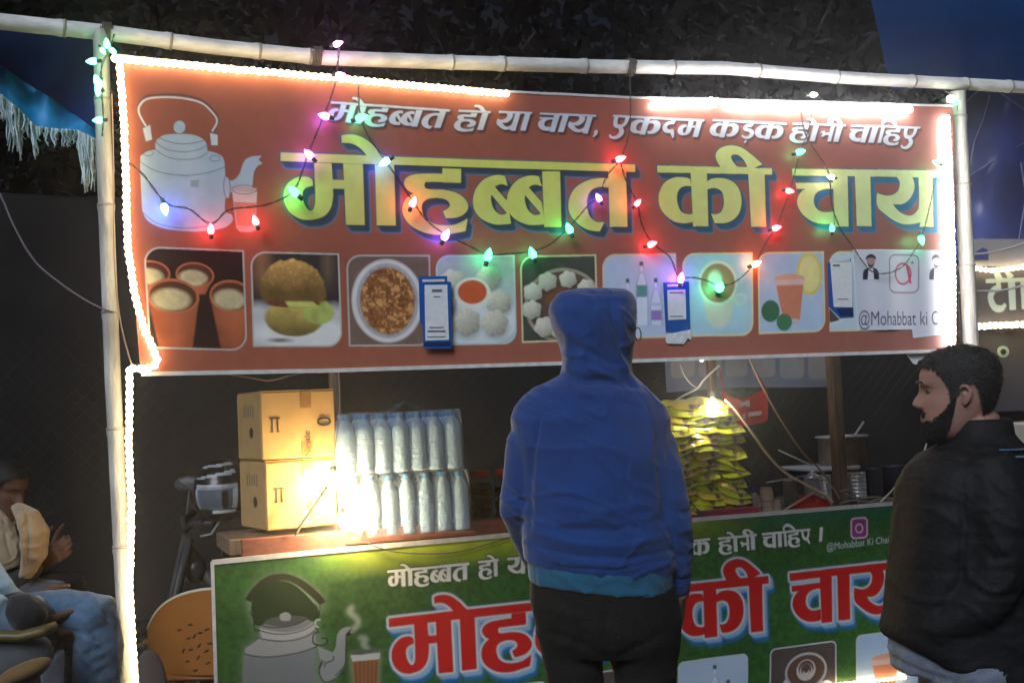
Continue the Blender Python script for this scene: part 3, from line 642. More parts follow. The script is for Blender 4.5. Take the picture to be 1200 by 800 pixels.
VWH = mat('vinyl_white', (.62, .62, .60), .5, noise=.15, nscale=30)
def hem(plane, us, zf, disp, th, ht, mt, parent, name, sgn=-1):
    m = MB(); loops = []
    for u in us:
        z = zf(u); w = float(np.asarray(disp(np.array([u]), np.array([z]))[0])[0]); loops.append([plane.pt(u, w + a, z + b) for a, b in ((-th, -ht / 2), (th, -ht / 2), (th, ht / 2), (-th, ht / 2))])
    m.loft(loops); return build(m, name, mt, parent, smooth=False)
hem(UB, np.linspace(.06, 2.99, 60), lambda u: float(zb_(u)) - .004, dispU, .004, .012, VWH, bU, 'bottom_hem')
hem(UB, np.linspace(.012, 3.05, 60), lambda u: float(zt_(u)) + .002, dispU, .003, .008, VWH, bU, 'top_hem')

# ---- stickers on the banner
def flatcard(name, plane, px, w, mt, label, cat, group=None, th=.0015, cur=0.):
    m = MB(); v = np.array([plane.px(float(a), float(b), w) for a, b in px]); m.prism(v[::-1], -plane.n * th); return solo(m, name, mt, label, cat, group, smooth=False)
BLU = mat('card_blue', lin((14, 84, 160)), .35, noise=.12, nscale=40); CW = mat('card_white', (.74, .76, .78), .4, noise=.06, nscale=60)
NVY = mat('card_navy', lin((12, 40, 95)), .35); INK = mat('ink', (.12, .13, .17), .6)
def pay(label, body_, head, white, foot, lines, w0=-.012):
    v = lambda px, w: np.array([UB.px(float(a), float(b), w) for a, b in px])
    t = thing('payment_card', v(body_, w0).mean(0), 0, label, 'payment card', 'payment cards stuck on the banner')
    def pp(name, px, w, mt):
        m = MB(); m.prism(v(px, w)[::-1], -UB.n * .0012); return build(m, name, mt, t, smooth=False)
    pp('backing', body_, w0, BLU); pp('header', head, w0 - .002, VWH); pp('paper', white, w0 - .002, CW)
    if foot: pp('footer', foot, w0 - .002, NVY)
    for l in lines: m = MB(); m.prism(v(l, w0 - .0038)[::-1], -UB.n * .0006); build(m, 'print_line', INK, t, smooth=False)
    return t
def rect(x0, y0, x1, y1): return [(x0, y0), (x1, y0), (x1, y1), (x0, y1)]
pay('blue payment card with white panel hanging between noodle and dumpling pictures', [(490.5, 324), (524, 323.5), (524, 330), (528.5, 330.5), (529, 408), (496, 408.5), (495.5, 380), (492, 379)], [(495, 327.5), (521, 327), (521, 330), (495, 330.5)], [(497.5, 334), (524, 333.5), (526, 398), (498.5, 399)], [(497, 401), (527.5, 400.5), (527.5, 405), (497, 405.5)],
    [rect(506, 339, 518, 342), rect(508, 347, 516, 348), rect(503, 383, 520, 384.2), rect(501, 387, 522, 389), rect(501, 394, 522, 395.2)])
pay('torn blue payment card with white tape below, by the purple bulb', [(777, 331), (807, 329.5), (809, 390), (796, 391), (780, 389)], [(782, 333.5), (800, 333), (800, 335.5), (782, 336)], [(782, 340), (803, 339), (804, 374), (783, 375)], None,
    [rect(785, 342, 800, 343.2), rect(785, 370, 800, 371)])
m = MB(); v = np.array([UB.px(a, b, -.016) for a, b in ((781, 391), (794, 389), (809, 386), (810, 399), (806, 396), (801, 403), (782, 402.5), (780, 399.5))]); m.prism(v[::-1], -UB.n * .002); solo(m, 'tape_scrap', mat('tape', (.7, .72, .74), .2, noise=.2, nscale=50), 'crumpled white tape under the torn blue payment card', 'tape', smooth=False)
t3 = pay('white payment card with teal foot leaning beside the white patch', [(970, 307), (997, 303), (1000, 370.5), (984, 372), (971, 359)], [(972, 305.5), (996, 303.5), (996, 306), (972, 308)], [(973, 308), (998, 306.5), (999, 360), (977, 359.5)], [(980, 362), (999.5, 361), (999.5, 369), (985, 369.5)],
    [rect(976, 310, 984, 312), rect(981, 350, 994, 351)])
m = MB(); v = np.array([UB.px(a, b, -.011) for a, b in ((972, 362), (983, 374), (972, 377))]); m.prism(v[::-1], -UB.n * .002); build(m, 'dark_backing', mat('brown_card', (.10, .06, .05), .6), t3, smooth=False)
# white patch with handle and icons (own printed sheet)
cvP = Canvas(UB, UB.uz(1000., 340.)[0] - .01, 3.0, 1.64, 2.03, 430, lin((212, 214, 224)))
latin(cvP, '@Mohabbat ki Cha', (1004.5, 381.5), (1110.5, 380.5), 17.5, lin((50, 52, 92)), .4)
def rr_(cx_, cy_, hw, hh, r_, n=8):
    o = []
    for k, (sx, sy) in enumerate(((1, 1), (-1, 1), (-1, -1), (1, -1))):
        o += [(cx_ + sx * (hw - r_) + r_ * math.cos(a), cy_ + sy * (hh - r_) + r_ * math.sin(a)) for a in np.linspace(k * math.pi / 2, (k + 1) * math.pi / 2, n)]
    return o
q = rr_(1057.5, 321, 17.5, 22, 7); cvP.stroke(q + q[:1], 1.6, lin((170, 130, 160))); q = [(1057 + 9.5 * math.cos(a), 321 + 12 * math.sin(a)) for a in np.linspace(0, 6.283, 24)]; cvP.stroke(q, 2., lin((200, 90, 130))); cvP.poly([(1068 + 1.6 * math.cos(a), 308 + 1.8 * math.sin(a)) for a in np.linspace(0, 6.283, 10)], lin((170, 110, 160)))
cvP.stroke([(1062, 312), (1066, 331)], 2.6, lin((215, 70, 90)))
for X_ in (1018.5, 1096):
    cvP.poly(spl([(X_ - 9, 328, c), (X_ - 8, 318), (X_ - 3, 314), (X_ + 3, 314), (X_ + 8, 318), (X_ + 9, 328, c)]), lin((46, 44, 70))); cvP.poly([(X_ - 2.5, 315), (X_ + 2.5, 315), (X_ + 3.5, 328), (X_ - 3.5, 328)], lin((225, 225, 235)))
    cvP.poly([(X_ + 4.6 * math.cos(a), 307 + 6.2 * math.sin(a)) for a in np.linspace(0, 6.283, 16)], lin((176, 140, 130)) if X_ < 1050 else lin((214, 196, 190))); cvP.poly(spl([(X_ - 5.2, 306, c), (X_ - 5, 301), (X_, 298), (X_ + 5, 301), (X_ + 5.2, 306, c), (X_ + 3, 303), (X_ - 3, 303)]), lin((34, 32, 48)))
    cvP.poly(spl([(X_ - 3.6, 309, c), (X_, 311), (X_ + 3.6, 309, c), (X_ + 2, 313), (X_ - 2, 313)]), lin((44, 40, 52)))
pT = thing('sticker_patch', UB.pt(2.8, -.02, 1.66), 0, 'white vinyl patch with account name and two cartoon heads at right end of orange banner', 'sticker')
def dP(u, z):
    a, b = UB.uz(np.array([1001., 1068, 1070, 1110]), np.array([387., 386, 396, 391])); low = np.where(u < a[1], np.interp(u, a[:2], b[:2]), np.interp(u, a[2:], b[2:]))
    tp_ = UB.uz(1050., 293.)[1]; lf = UB.uz(1001., 340.)[0]
    return dispU(u, z)[0] - .006 + .004 * np.sin(u * 30), np.maximum(0, lf - u) + np.minimum(0, 2.985 - u), np.minimum(0, tp_ - z) + np.maximum(0, low - z)
sheet(cvP, 'patch_sheet', print_mat('patch_print', .35), pT, dP)

# ================================================================== GREEN BANNER on the counter front
cvL = Canvas(LB, 0, 3.42, .10, .962, 300, lin((38, 74, 34)))
yy, xx = np.mgrid[0:cvL.h, 0:cvL.w] / cvL.res; zz = cvL.z1 - yy
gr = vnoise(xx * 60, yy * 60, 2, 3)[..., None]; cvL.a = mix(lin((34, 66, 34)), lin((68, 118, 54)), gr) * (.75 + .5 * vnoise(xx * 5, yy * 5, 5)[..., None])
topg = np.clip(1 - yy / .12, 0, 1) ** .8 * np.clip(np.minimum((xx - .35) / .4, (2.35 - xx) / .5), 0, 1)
cvL.put(topg * np.clip(.35 + 1.0 * vnoise(xx * 9, yy * 12, 6), 0, 1), lin((196, 214, 56)), .95)  # yellow-green print patch, its colour raised to carry the bulb's glow
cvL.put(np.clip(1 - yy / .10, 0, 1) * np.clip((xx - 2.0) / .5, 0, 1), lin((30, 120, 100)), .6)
def tq(x, y): return (270 + x / 5.335, 650 + y / 5.335)
def Q(pts): return [tq(*p[:2]) + tuple(p[2:]) for p in pts]
KB = lin((128, 134, 138)); KL = lin((172, 176, 178)); BK = lin((26, 28, 24))
bodyL = Q([(75, 605, c), (105, 545), (180, 505, c), (180, 450), (150, 430), (140, 400), (120, 350), (105, 290), (92, 262), (150, 180), (230, 120), (320, 103), (400, 120), (480, 165), (560, 235), (595, 285), (570, 330), (540, 390), (550, 470), (600, 520), (605, 545), (545, 570, c), (640, 700, c), (640, 860, c), (70, 860, c)])
gm = blur(cvL.mask([cvL.c(spl(bodyL))]), 5); cvL.put(gm, lin((150, 168, 150)), .55)
cvL.poly(spl(Q([(130, 300), (160, 210), (220, 165), (300, 148), (380, 165), (450, 215), (520, 290), (545, 320), (530, 400), (190, 430), (140, 380)])), lin((40, 62, 36)))
cvL.poly(spl(Q([(88, 262, c), (150, 180), (230, 120), (320, 103), (400, 120), (480, 165), (560, 235), (597, 283, c), (560, 305, c), (500, 245), (420, 180), (350, 150), (290, 150), (210, 175), (160, 225), (130, 280, c)])), lin((50, 54, 42)))
cvL.poly(spl(Q([(88, 600, c), (105, 550), (180, 505, c), (180, 440, c), (215, 415), (300, 385), (400, 375), (500, 400), (530, 440, c), (535, 480), (530, 560, c), (530, 860, c), (75, 860, c), (78, 700)])), KB)
cvL.poly(spl(Q([(90, 600, c), (105, 550), (180, 505, c), (300, 525), (450, 500), (530, 465, c), (532, 560, c), (420, 600), (260, 620), (150, 615)])), lin((156, 160, 162)))
cvL.poly(spl(Q([(180, 440, c), (330, 470), (450, 450), (530, 400, c), (530, 450, c), (450, 500), (330, 522), (200, 508, c)])), KL)
cvL.poly(spl(Q([(215, 415), (240, 385), (340, 368), (440, 370), (480, 385), (430, 415), (330, 435)])), lin((84, 88, 90)))
cvL.poly(spl(Q([(310, 360), (345, 345), (375, 360), (372, 395), (330, 400), (312, 390)])), lin((150, 155, 158)))
for l in ([(90, 600), (160, 618), (260, 622), (420, 600), (540, 562)], [(180, 455), (250, 475), (340, 482), (450, 460), (530, 415)], [(185, 508), (300, 525), (400, 518), (480, 495), (530, 465)], [(205, 430), (300, 440), (400, 425), (475, 390)], [(120, 340), (145, 390), (150, 450), (180, 455)], [(560, 310), (555, 350), (525, 400), (530, 440), (548, 460)], [(180, 500), (140, 530), (105, 552)]): cvL.stroke(spl(Q(l), False), 1.1, BK)
cvL.stroke(spl(Q([(552, 470), (520, 490), (520, 540), (560, 555), (600, 545), (605, 515), (570, 510)]), False), 1.6, BK); cvL.stroke(spl(Q([(560, 395), (535, 400), (530, 430), (548, 440)]), False), 1.6, lin((190, 195, 198)))
cvL.poly(spl(Q([(545, 560, c), (640, 600, c), (660, 560), (668, 490), (700, 450), (755, 442, c), (740, 465, c), (775, 480, c), (725, 505), (722, 590), (718, 680), (680, 740), (640, 770, c), (590, 780), (560, 740), (570, 680), (600, 655, c), (560, 640, c)])), lin((150, 154, 156)))
for l in ([(570, 660), (555, 720), (590, 785), (650, 770)], [(590, 690), (600, 665), (640, 650), (645, 625)], [(722, 500), (722, 600), (716, 680), (660, 745)], [(560, 700), (575, 665)]): cvL.stroke(spl(Q(l), False), 1.2, BK)
cvL.poly(Q([(718, 490), (752, 452), (748, 478), (775, 482), (730, 500)]), BK)
sw = cvL.smask(cvL.c(spl(Q([(760, 320), (745, 350), (790, 390), (800, 420), (770, 455)]), False)), 6) + cvL.smask(cvL.c(spl(Q([(810, 510), (850, 520), (830, 550), (860, 580)]), False)), 5); cvL.put(blur(sw, 2), lin((200, 205, 190)), .6)
gg = cvL.mask([cvL.c(Q([(745, 600), (945, 590), (925, 860), (765, 860)]))]); cvL.put(blur(gg, 3), lin((180, 175, 150)), .5); cvL.poly(Q([(765, 655), (930, 640), (920, 860), (780, 860)]), lin((150, 100, 66)))
cvL.poly(Q([(752, 620), (940, 605), (932, 645), (765, 660)]), lin((196, 196, 190))); cvL.poly(spl(Q([(752, 605), (800, 590), (900, 580), (935, 588), (890, 605), (800, 618)])), lin((90, 96, 88)))
for k in range(6): cvL.stroke(Q([(785 + k * 26, 665), (795 + k * 22, 860)]), 1.6, lin((96, 60, 40)), .7)
# title
LM = np.zeros((cvL.h, cvL.w), np.float32)
for gs, p0, p1 in ((('ma', 'o', 'ha', 'bh', 'ba', 'ta'), (456, 723.5), (773, 689.5)), (('ka', 'ii'), (793, 685), (900.5, 674)), (('cha', 'aa', 'ya'), (925.5, 671), (1059, 655.5))):
    LM = np.maximum(LM, word(cvL, gs, p0, p1, .232, head=.14))
r = cvL.res; sh = dilate(LM, 2.0)
for k in range(1, 9): sh = np.maximum(sh, shift(dilate(LM, 2.0), k * .8, k * 1.3))
cvL.put(blur(dilate(sh, 1.5), 1.6), lin((16, 110, 176)), .95)
s2 = dilate(LM, 3.2)
for k in range(1, 6): s2 = np.maximum(s2, shift(dilate(LM, 3.2), k * .8, k))
cvL.put(blur(s2, .9), lin((150, 180, 205)), .95); cvL.put(dilate(LM, 3.4), lin((205, 206, 208))); cvL.put(dilate(LM, .8), lin((110, 20, 20))); cvL.put(LM, lin((196, 36, 34)))
S2 = np.zeros_like(LM)
for gs, p0, p1 in ((('ma', 'o', 'ha', 'bh', 'ba', 'ta'), (454, 667), (550, 658.2)), (('ha', 'o'), (560, 656.6), (584, 654)), (('ya', 'aa'), (594, 653), (626, 650)), (('cha', 'aa', 'ya', 'comma'), (636, 649), (686, 644)), (('e', 'ka', 'da', 'ma'), (696, 643), (760, 637)), (('ka', 'dda', 'ka'), (770, 636), (832, 629.4)), (('ha', 'o', 'na', 'ii'), (841, 629), (887, 624.4)), (('cha', 'aa', 'i', 'ha', 'ee'), (893, 623.8), (950, 618))):
    S2 = np.maximum(S2, word(cvL, gs, p0, p1, .068, head=.15))
S2 = np.maximum(S2, cvL.mask([cvL.c([(961, 617), (965, 616.5), (963.5, 633.5), (960, 634)])]))
cvL.put(dilate(S2, 1.8), lin((30, 34, 26)), .8); cvL.put(dilate(S2, .35), lin((226, 228, 222)))
latin(cvL, '@Mohabbat Ki Chai', (969, 643.8), (1041.5, 634.5), 8.5, lin((205, 214, 214)), .5)
q = [(a, b - (a - 1007) * .08) for a, b in rr_(1007, 617.5, 9.2, 11.5, 4)]; gm = blur(cvL.mask([cvL.c(q)]), 2.2); cvL.put(gm, lin((190, 50, 110)), .9); cvL.poly(q, lin((150, 60, 130))); cvL.stroke(q + q[:1], 1.5, lin((225, 205, 225))); q = [(1007 + 4 * math.cos(a), 618 + 5 * math.sin(a)) for a in np.linspace(0, 6.283, 20)]; cvL.stroke(q, 1.5, lin((225, 205, 225)))
# pictures along the foot
for q, fn in ((((562, 806), (640, 797), (640, 900), (562, 900)), pic_lemon), (((700, 786), (778, 776), (778, 880), (700, 890)), pic_cup), (((794.5, 775), (876.5, 764), (877, 860), (794, 872)), pic_bottles), (((902.5, 759.5), (981, 749), (981, 840), (902, 852)), pic_cup), (((1004, 743.5), (1075, 734), (1075, 826), (1004, 836)), pic_lemon)):
    picture(cvL, q, fn, 1.4, (205, 205, 205), .08, True)
def dispL(u, z): return .006 * (vnoise(u * 2.2, z * 3, 3, 3) - .5) * 2 + .004 * np.sin(u * 3.1), 0 * u, (np.interp(u, [0, .5, 1.2, 3.4], [-.010, -.004, 0, -.004])) + 0 * z
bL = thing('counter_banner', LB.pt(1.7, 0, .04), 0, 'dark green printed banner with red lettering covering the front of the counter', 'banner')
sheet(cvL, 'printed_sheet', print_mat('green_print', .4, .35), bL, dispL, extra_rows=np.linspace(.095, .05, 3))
hem(LB, np.linspace(-.005, 3.42, 50), lambda u: .958 + float(dispL(np.array([u]), np.array([.95]))[2][0]), dispL, .006, .018, VWH, bL, 'top_hem')
m = MB(); m.box(LB.pt(-.004, 0, .5), (.012, .012, .90), rotz(math.atan2(D[1], D[0]))); build(m, 'side_hem', VWH, bL, smooth=False)
# ================================================================== GROUND, SKY SIDE, BACKGROUND
GROUND = mat('packed_earth', (.045, .038, .032), .95, noise=.5, nscale=3, bump=.6, bscale=12)
m = MB(); n_ = 60
m.grid(lambda u, v: ((u - .5) * 300 * abs(u - .5) * 2, -20 + 260 * v * v, .02 * (mnoise.noise(Vector((u * 90, v * 90, 0))) - 1) * (1 if 1 else 0)), n_, n_)
tag(build(m, 'ground', GROUND, smooth=True), kind='structure')
A0 = math.atan2(D[1], D[0]); RD = rotz(A0)
# ---- bamboo poles
BAM = mat('bamboo_grey', (.40, .38, .34), .6, noise=.35, nscale=6, bump=.25, bscale=30, stretch=(6, 6, 1.2), detail=9)
BAM2 = mat('bamboo_pale', (.70, .69, .66), .5, noise=.22, nscale=5, bump=.2, bscale=30, stretch=(1.2, 6, 6), detail=9)
WOOD = mat('old_wood', (.17, .115, .075), .75, noise=.4, nscale=9, bump=.35, bscale=40, stretch=(5, 5, .7))
def bamboo(pts, r, nodes, label, mt, seed=0, parent_label=None):
    pts = np.array(pts, float); L = np.concatenate([[0], np.cumsum(np.linalg.norm(np.diff(pts, axis=0), axis=1))]); T_ = L[-1]; s = np.linspace(0, T_, max(12, int(T_ / .012)))
    p = np.stack([np.interp(s, L, pts[:, i]) for i in range(3)], -1)
    for _ in range(3): p[1:-1] = (p[:-2] + p[1:-1] * 2 + p[2:]) / 4
    rr = r * (1 + .05 * (vnoise(s * 2, s * 0 + seed, 1) - .5)); ns = np.array(nodes) * T_
    t = thing('bamboo_pole', pts[0] if pts[0][2] < 1 else pts[0], 0, label, 'bamboo pole')
    for q in ns: rr = rr + r * .13 * np.exp(-((s - q) / .010) ** 2) - r * .06 * np.exp(-((s - q - .016) / .007) ** 2)
    m = MB(); m.tube(p, rr, 16); build(m, 'culm', mt, t)
    for q in ns:
        m = MB(); i = np.searchsorted(s, q); i = min(max(i, 1), len(s) - 2); d = nrm(p[i + 1] - p[i - 1]); m.tube([p[i] - d * .004, p[i], p[i] + d * .004], [r * 1.10, r * 1.17, r * 1.10], 16); build(m, 'node_ring', mat('bamboo_node', (.30, .27, .23), .7, noise=.3), t)
    return t
lp = lambda px, py, w=.0: UB.px(float(px), float(py), w)
w_ = .05
bot = lp(150, 800, w_); top = lp(118, 36, w_); foot = bot + (bot - top) * (bot[2] / (top[2] - bot[2]))
foot[2] = 0
bamboo([foot, bot, lp(132, 440, w_), lp(122, 180, w_), top], .0225, [.12, .28, .42, .55, .68, .8, .92], 'pale bamboo pole at the left end of the orange banner with rope light on it', BAM)
bot = lp(1138, 404, .05); top = lp(1122, 108, .05); foot = bot + (bot - top) * (bot[2] / (top[2] - bot[2])); foot[2] = 0
bamboo([foot, bot, lp(1130, 250, .05), top], .029, [.3, .5, .62, .74, .86, .96], 'bamboo pole standing at the right end of the orange banner, behind the bearded man', BAM)
wt = .06
bamboo([lp(-180, 8, wt), lp(-60, 20, wt), lp(0, 25.5, wt), lp(120, 38, wt), lp(250, 55, wt), lp(380, 68, wt), lp(520, 73, wt), lp(700, 78, wt), lp(850, 80, wt), lp(1000, 92, wt), lp(1120, 98, wt), lp(1230, 104, wt)], [0.0235][0],
       [.06, .13, .2, .262, .30, .41, .45, .52, .60, .68, .76, .84, .9, .95], 'long sagging bamboo pole laid across the top above the orange banner', BAM2)
# twine at the joints
TW = mat('twine', (.12, .10, .08), .9, bump=.5, bscale=200)
def lashing(c, axis, r, n=5, label=''):
    m = MB(); axis = nrm(axis); a = np.linspace(0, 2 * math.pi * n, 20 * n); x = nrm(np.cross(axis, (0, .3, 1))); y = np.cross(axis, x)
    pts = [c + axis * (k / len(a) - .5) * .03 + r * (math.cos(q) * x + math.sin(q) * y) for k, q in enumerate(a)]
    m.tube(pts, .0022, 5); return solo(m, 'twine_lashing', TW, label, 'twine lashing')
for X_, Y_, lb in ((124, 38, 'dark twine wound round the top bamboo pole above the left pole'), (371, 66, 'dark twine wound round the top bamboo pole above the two pink bulbs'), (738, 79, 'dark twine wound round the top bamboo pole above the middle of the banner')):
    c0 = lp(X_, Y_, wt); lashing(c0, lp(X_ + 30, Y_ + 3, wt) - c0, .029, 6, lb)

# ---- wooden posts of the stall
def post(px0, px1, py0, py1, w, r, label, z0=None, mt=WOOD, pl=LB):
    a = pl.px(px0, py0, w); b = pl.px(px1, py1, w); z = .95 if z0 is None else z0; d = (b - a) / (b[2] - a[2]); b = a + d * (z - a[2]); m = MB()
    m.box((a + b) / 2, (2 * r, 2 * r, np.linalg.norm(a - b)), RD, bev=.006); return solo(m, 'wooden_post', mt, label, 'post')
post(979.5, 981.5, 405, 588, .06, .027, 'brown wooden post rising from the counter beside the cooking pots', .955)
post(398, 399, 405, 570, .45, .022, 'wooden post behind the stacked cardboard boxes', .0)
post(842, 843, 405, 570, .42, .020, 'wooden post behind the hanging light bulb and yellow packets', .0)

# ---- counter (table) behind the green banner
TOPM = mat('counter_top', (.16, .12, .10), .6, noise=.4, nscale=6, bump=.3)
REDW = mat('red_wood', (.22, .075, .05), .6, noise=.35, nscale=7, bump=.2, stretch=(1, 6, 6))
t = thing('counter', LB.pt(1.7, .4, 0), 0, 'long wooden counter behind the green banner with goods and pots on top', 'counter')
m = MB(); m.box(LB.pt(1.86, .43, .935), (3.16, .80, .03), RD); build(m, 'counter_top', TOPM, t, smooth=False)
for u in (.34, 1.7, 3.36):
    for w in (.07, .78): m = MB(); m.box(LB.pt(u, w, .46), (.05, .05, .92), RD); build(m, 'leg', WOOD, t, smooth=False)
m = MB(); m.box(LB.pt(.64, .06, .985), (1.06, .03, .07), RD, bev=.004); build(m, 'front_board', REDW, t, smooth=False)
m = MB(); m.box(LB.pt(.62, .30, .985), (1.1, .40, .06), RD, bev=.004); build(m, 'riser_board', WOOD, t, smooth=False)
m = MB(); m.box(LB.pt(1.45, .06, .967), (.5, .03, .03), RD, bev=.003); build(m, 'front_strip', REDW, t, smooth=False)

# ================================================================== ROPE LIGHTS
SLV = emat('rope_light_sleeve', (1., .66, .30), 5.); DIO = emat('rope_light_diode', (1., .80, .48), 17)
SLW = emat('rope_light_sleeve_white', (1., .90, .84), 17.); DIW = emat('rope_light_diode_white', (1., .95, .92), 50)
def rope(px, label, r=.0085, sl=SLV, di=DIO, w=-.022, pl=UB, step=.0205):
    p = np.array([pl.px(float(q[0]), float(q[1]), q[2] if len(q) > 2 else w) for q in px]); L = np.concatenate([[0], np.cumsum(np.linalg.norm(np.diff(p, axis=0), axis=1))]); s = np.linspace(0, L[-1], int(L[-1] / step)); q = np.stack([np.interp(s, L, p[:, i]) for i in range(3)], -1)
    t = thing('rope_light', q[0], 0, label, 'rope light', 'white rope lights'); m = MB(); m.tube(q, r, 6); build(m, 'sleeve', sl, t)
    m = MB()
    for k, c in enumerate(q): m.ball(c + rng.randn(3) * .0008, r * 1.28, 7, 5)
    o = build(m, 'diodes', di, t); o['kind'] = 'stuff'; return t
rope([(134, 69), (200, 74.5), (260, 80), (400, 92), (500, 102), (593, 110)], 'bright warm rope light along the left half of the top edge of the orange banner')
rope([(140, 72), (145, 140), (148, 220), (150, 290), (157, 340), (167, 380), (186, 424), (178, 431), (156, 432)], 'warm rope light down the left edge of the orange banner, bent at the bottom')
rope([(152, 434, -.01), (151, 520, -.0), (154, 600, -.0), (152, 690, -.0), (156, 760, 0), (159, 800, 0), (162, 900, 0)], 'bright warm rope light running down the left bamboo pole below the orange banner')
rope([(769, 121.5), (800, 119), (840, 118)], 'short bright rope light on the top edge of the orange banner above the fifth word', .0085, SLW, DIW)
rope([(856, 121), (920, 123), (1000, 126), (1066, 129)], 'bright white rope light along the right end of the top edge of the orange banner', .0095, SLW, DIW)
rope([(1110, 138), (1114, 220), (1117, 320), (1117, 404)], 'bright white rope light down the right edge of the orange banner', .0080, SLW, DIW)
rope([(975, 802), (1010, 798.5), (1060, 793)], 'rope light along the foot of the pictures on the green banner', .006, pl=LB, w=-.02)
rope([(1136, 313), (1160, 317), (1200, 313), (1260, 309)], 'upper rope light over the sign of the next stall at right', .009, SLV, DIO, w=.9, step=.03)
rope([(1134, 383), (1170, 381), (1200, 380), (1260, 378)], 'lower rope light under the sign of the next stall at right', .012, SLV, DIO, w=.9, step=.03)

# ================================================================== STRINGS OF COLOURED BULBS
WIRE = mat('dark_wire', (.035, .03, .03), .5); SOCK = mat('bulb_socket', (.06, .10, .06), .5)
BC = {'green': (.03, 1., .32), 'sea_green': (.12, 1., .50), 'red': (1., .04, .06), 'purple': (.42, .08, 1.), 'pink': (1., .25, .75), 'blue': (.06, .14, 1.), 'white': (1., .85, .8), 'orange': (1., .25, .10)}
def bulb(parent, c, d, colr, sc=1., cd=.0):
    d = nrm(d); x = nrm(np.cross(d, (0.1, 1, .2))); y = np.cross(d, x); R = np.stack([x, y, d], 1)
    m = MB(); m.lathe([(.0001, 0), (.006, .001), (.0105, .008), (.0115, .016), (.009, .025), (.005, .033), (.0001, .039)], c, 12, R * sc * .9)
    b = build(m, 'bulb', emat('bulb_' + colr, BC[colr], {'green': 20, 'sea_green': 8}.get(colr, 38)), parent)
    m = MB(); m.lathe([(.0062, -.014), (.0068, -.002), (.0068, .004)], c, 8, R * sc * .9); build(m, 'socket', SOCK, b)
def string(label, pts, bulbs, pl=UB, w=-.035, twist=True, r=.0016):
    """pts: wire way-points in order; bulbs: (x, y, colour[, size, direction])"""
    p3 = []
    for q in pts: p3.append(pl.px(float(q[0]), float(q[1]), q[2] if len(q) > 2 else w))
    p3 = np.array(p3); t = thing('bulb_string', p3[0], 0, label, 'string lights', 'strings of coloured bulbs')
    n = len(p3); out = []
    for i in range(n - 1):
        a = p3[max(i - 1, 0)]; b = p3[i]; c_ = p3[i + 1]; d = p3[min(i + 2, n - 1)]; k = max(3, int(np.linalg.norm(c_ - b) / .012))
        for j in range(k): s = j / k; out.append(.5 * (2 * b + (c_ - a) * s + (2 * a - 5 * b + 4 * c_ - d) * s * s + (3 * b - a - 3 * c_ + d) * s ** 3))
    out.append(p3[-1]); out = np.array(out); ph = np.arange(len(out)) * .9; m = MB()
    for s_ in (0, math.pi): m.tube(out + .0022 * np.stack([np.cos(ph + s_), 0 * ph, np.sin(ph + s_)], -1), r * .8, 4)
    build(m, 'wire', WIRE, t)
    for q in bulbs:
        d = np.array(q[4] if len(q) > 4 else (random.uniform(-.8, .8), -.2, random.choice([-1, 1, .3, -.6]))); bulb(t, pl.px(float(q[0]), float(q[1]), w - .008) - nrm(d) * .018, d, q[2], q[3] if len(q) > 3 else 1.)
    return t
string('string of coloured bulbs hanging over the teapot and the first big letter', [(150, 190), (168, 205), (195, 238), (222, 245), (247, 262), (268, 246), (299, 242), (318, 238), (345, 222), (362, 178), (380, 134), (392, 100), (397, 60), (396, 40, .0)],
       [(193, 245, 'blue', 1.1, (.2, 0, -1)), (247, 268, 'red', 1., (0, 0, 1)), (299, 258, 'red', 1., (-.3, 0, 1)), (345, 225, 'green', 1.25, (-.8, 0, .8)), (362, 181, 'purple', 1.1, (-.7, 0, .8)), (380, 136, 'purple', 1.1, (-1, 0, .3)), (400, 88, 'pink', .9, (1, 0, 0)), (397, 51, 'pink', .9, (1, 0, .3))])
string('string of coloured bulbs looping across the middle of the orange banner', [(420, 100), (422, 134), (432, 160), (450, 186), (470, 215), (484, 236), (500, 258), (521, 274), (548, 287), (572, 298), (600, 297), (624, 294), (645, 286), (667, 266), (690, 240), (700, 232), (712, 205), (727, 186), (738, 150), (738, 80, .0)],
       [(423, 138, 'green', 1.15, (1, 0, .3)), (451, 190, 'blue', 1.15, (-.9, 0, -.5)), (484, 237, 'red', 1.1, (.4, 0, .9)), (522, 276, 'purple', 1.15, (.5, 0, .9)), (572, 300, 'green', 1.25, (.3, 0, 1)), (624, 297, 'green', 1.15, (-.3, 0, .9)), (667, 268, 'green', 1.1, (-.3, 0, .8)), (701, 231, 'purple', .9, (-.4, 0, .8)), (727, 186, 'red', 1.1, (1, 0, .3))])
string('string of coloured bulbs from the red bulb down over the torn card to the right', [(727, 190), (735, 215), (747, 238), (752, 262), (764, 284), (784, 300), (790, 312), (796, 325), (812, 325), (826, 328), (843, 334), (862, 330), (885, 308), (897, 285), (910, 266), (918, 245), (926, 222), (932, 200), (938, 178), (948, 150), (955, 112)],
       [(748, 237, 'red', .9, (.6, 0, .6)), (764, 286, 'red', 1.05, (.9, 0, .3)), (798, 326, 'purple', 1.1, (.2, 0, 1)), (843, 337, 'green', 1.5, (0, -.8, .5)), (886, 309, 'orange', 1.1, (.8, 0, .3)), (910, 267, 'red', 1.05, (.9, 0, .2)), (926, 224, 'red', .95, (.9, 0, -.2)), (938, 178, 'green', 1.05, (.8, 0, .2)), (955, 111, 'white', .8, (1, 0, 0))])
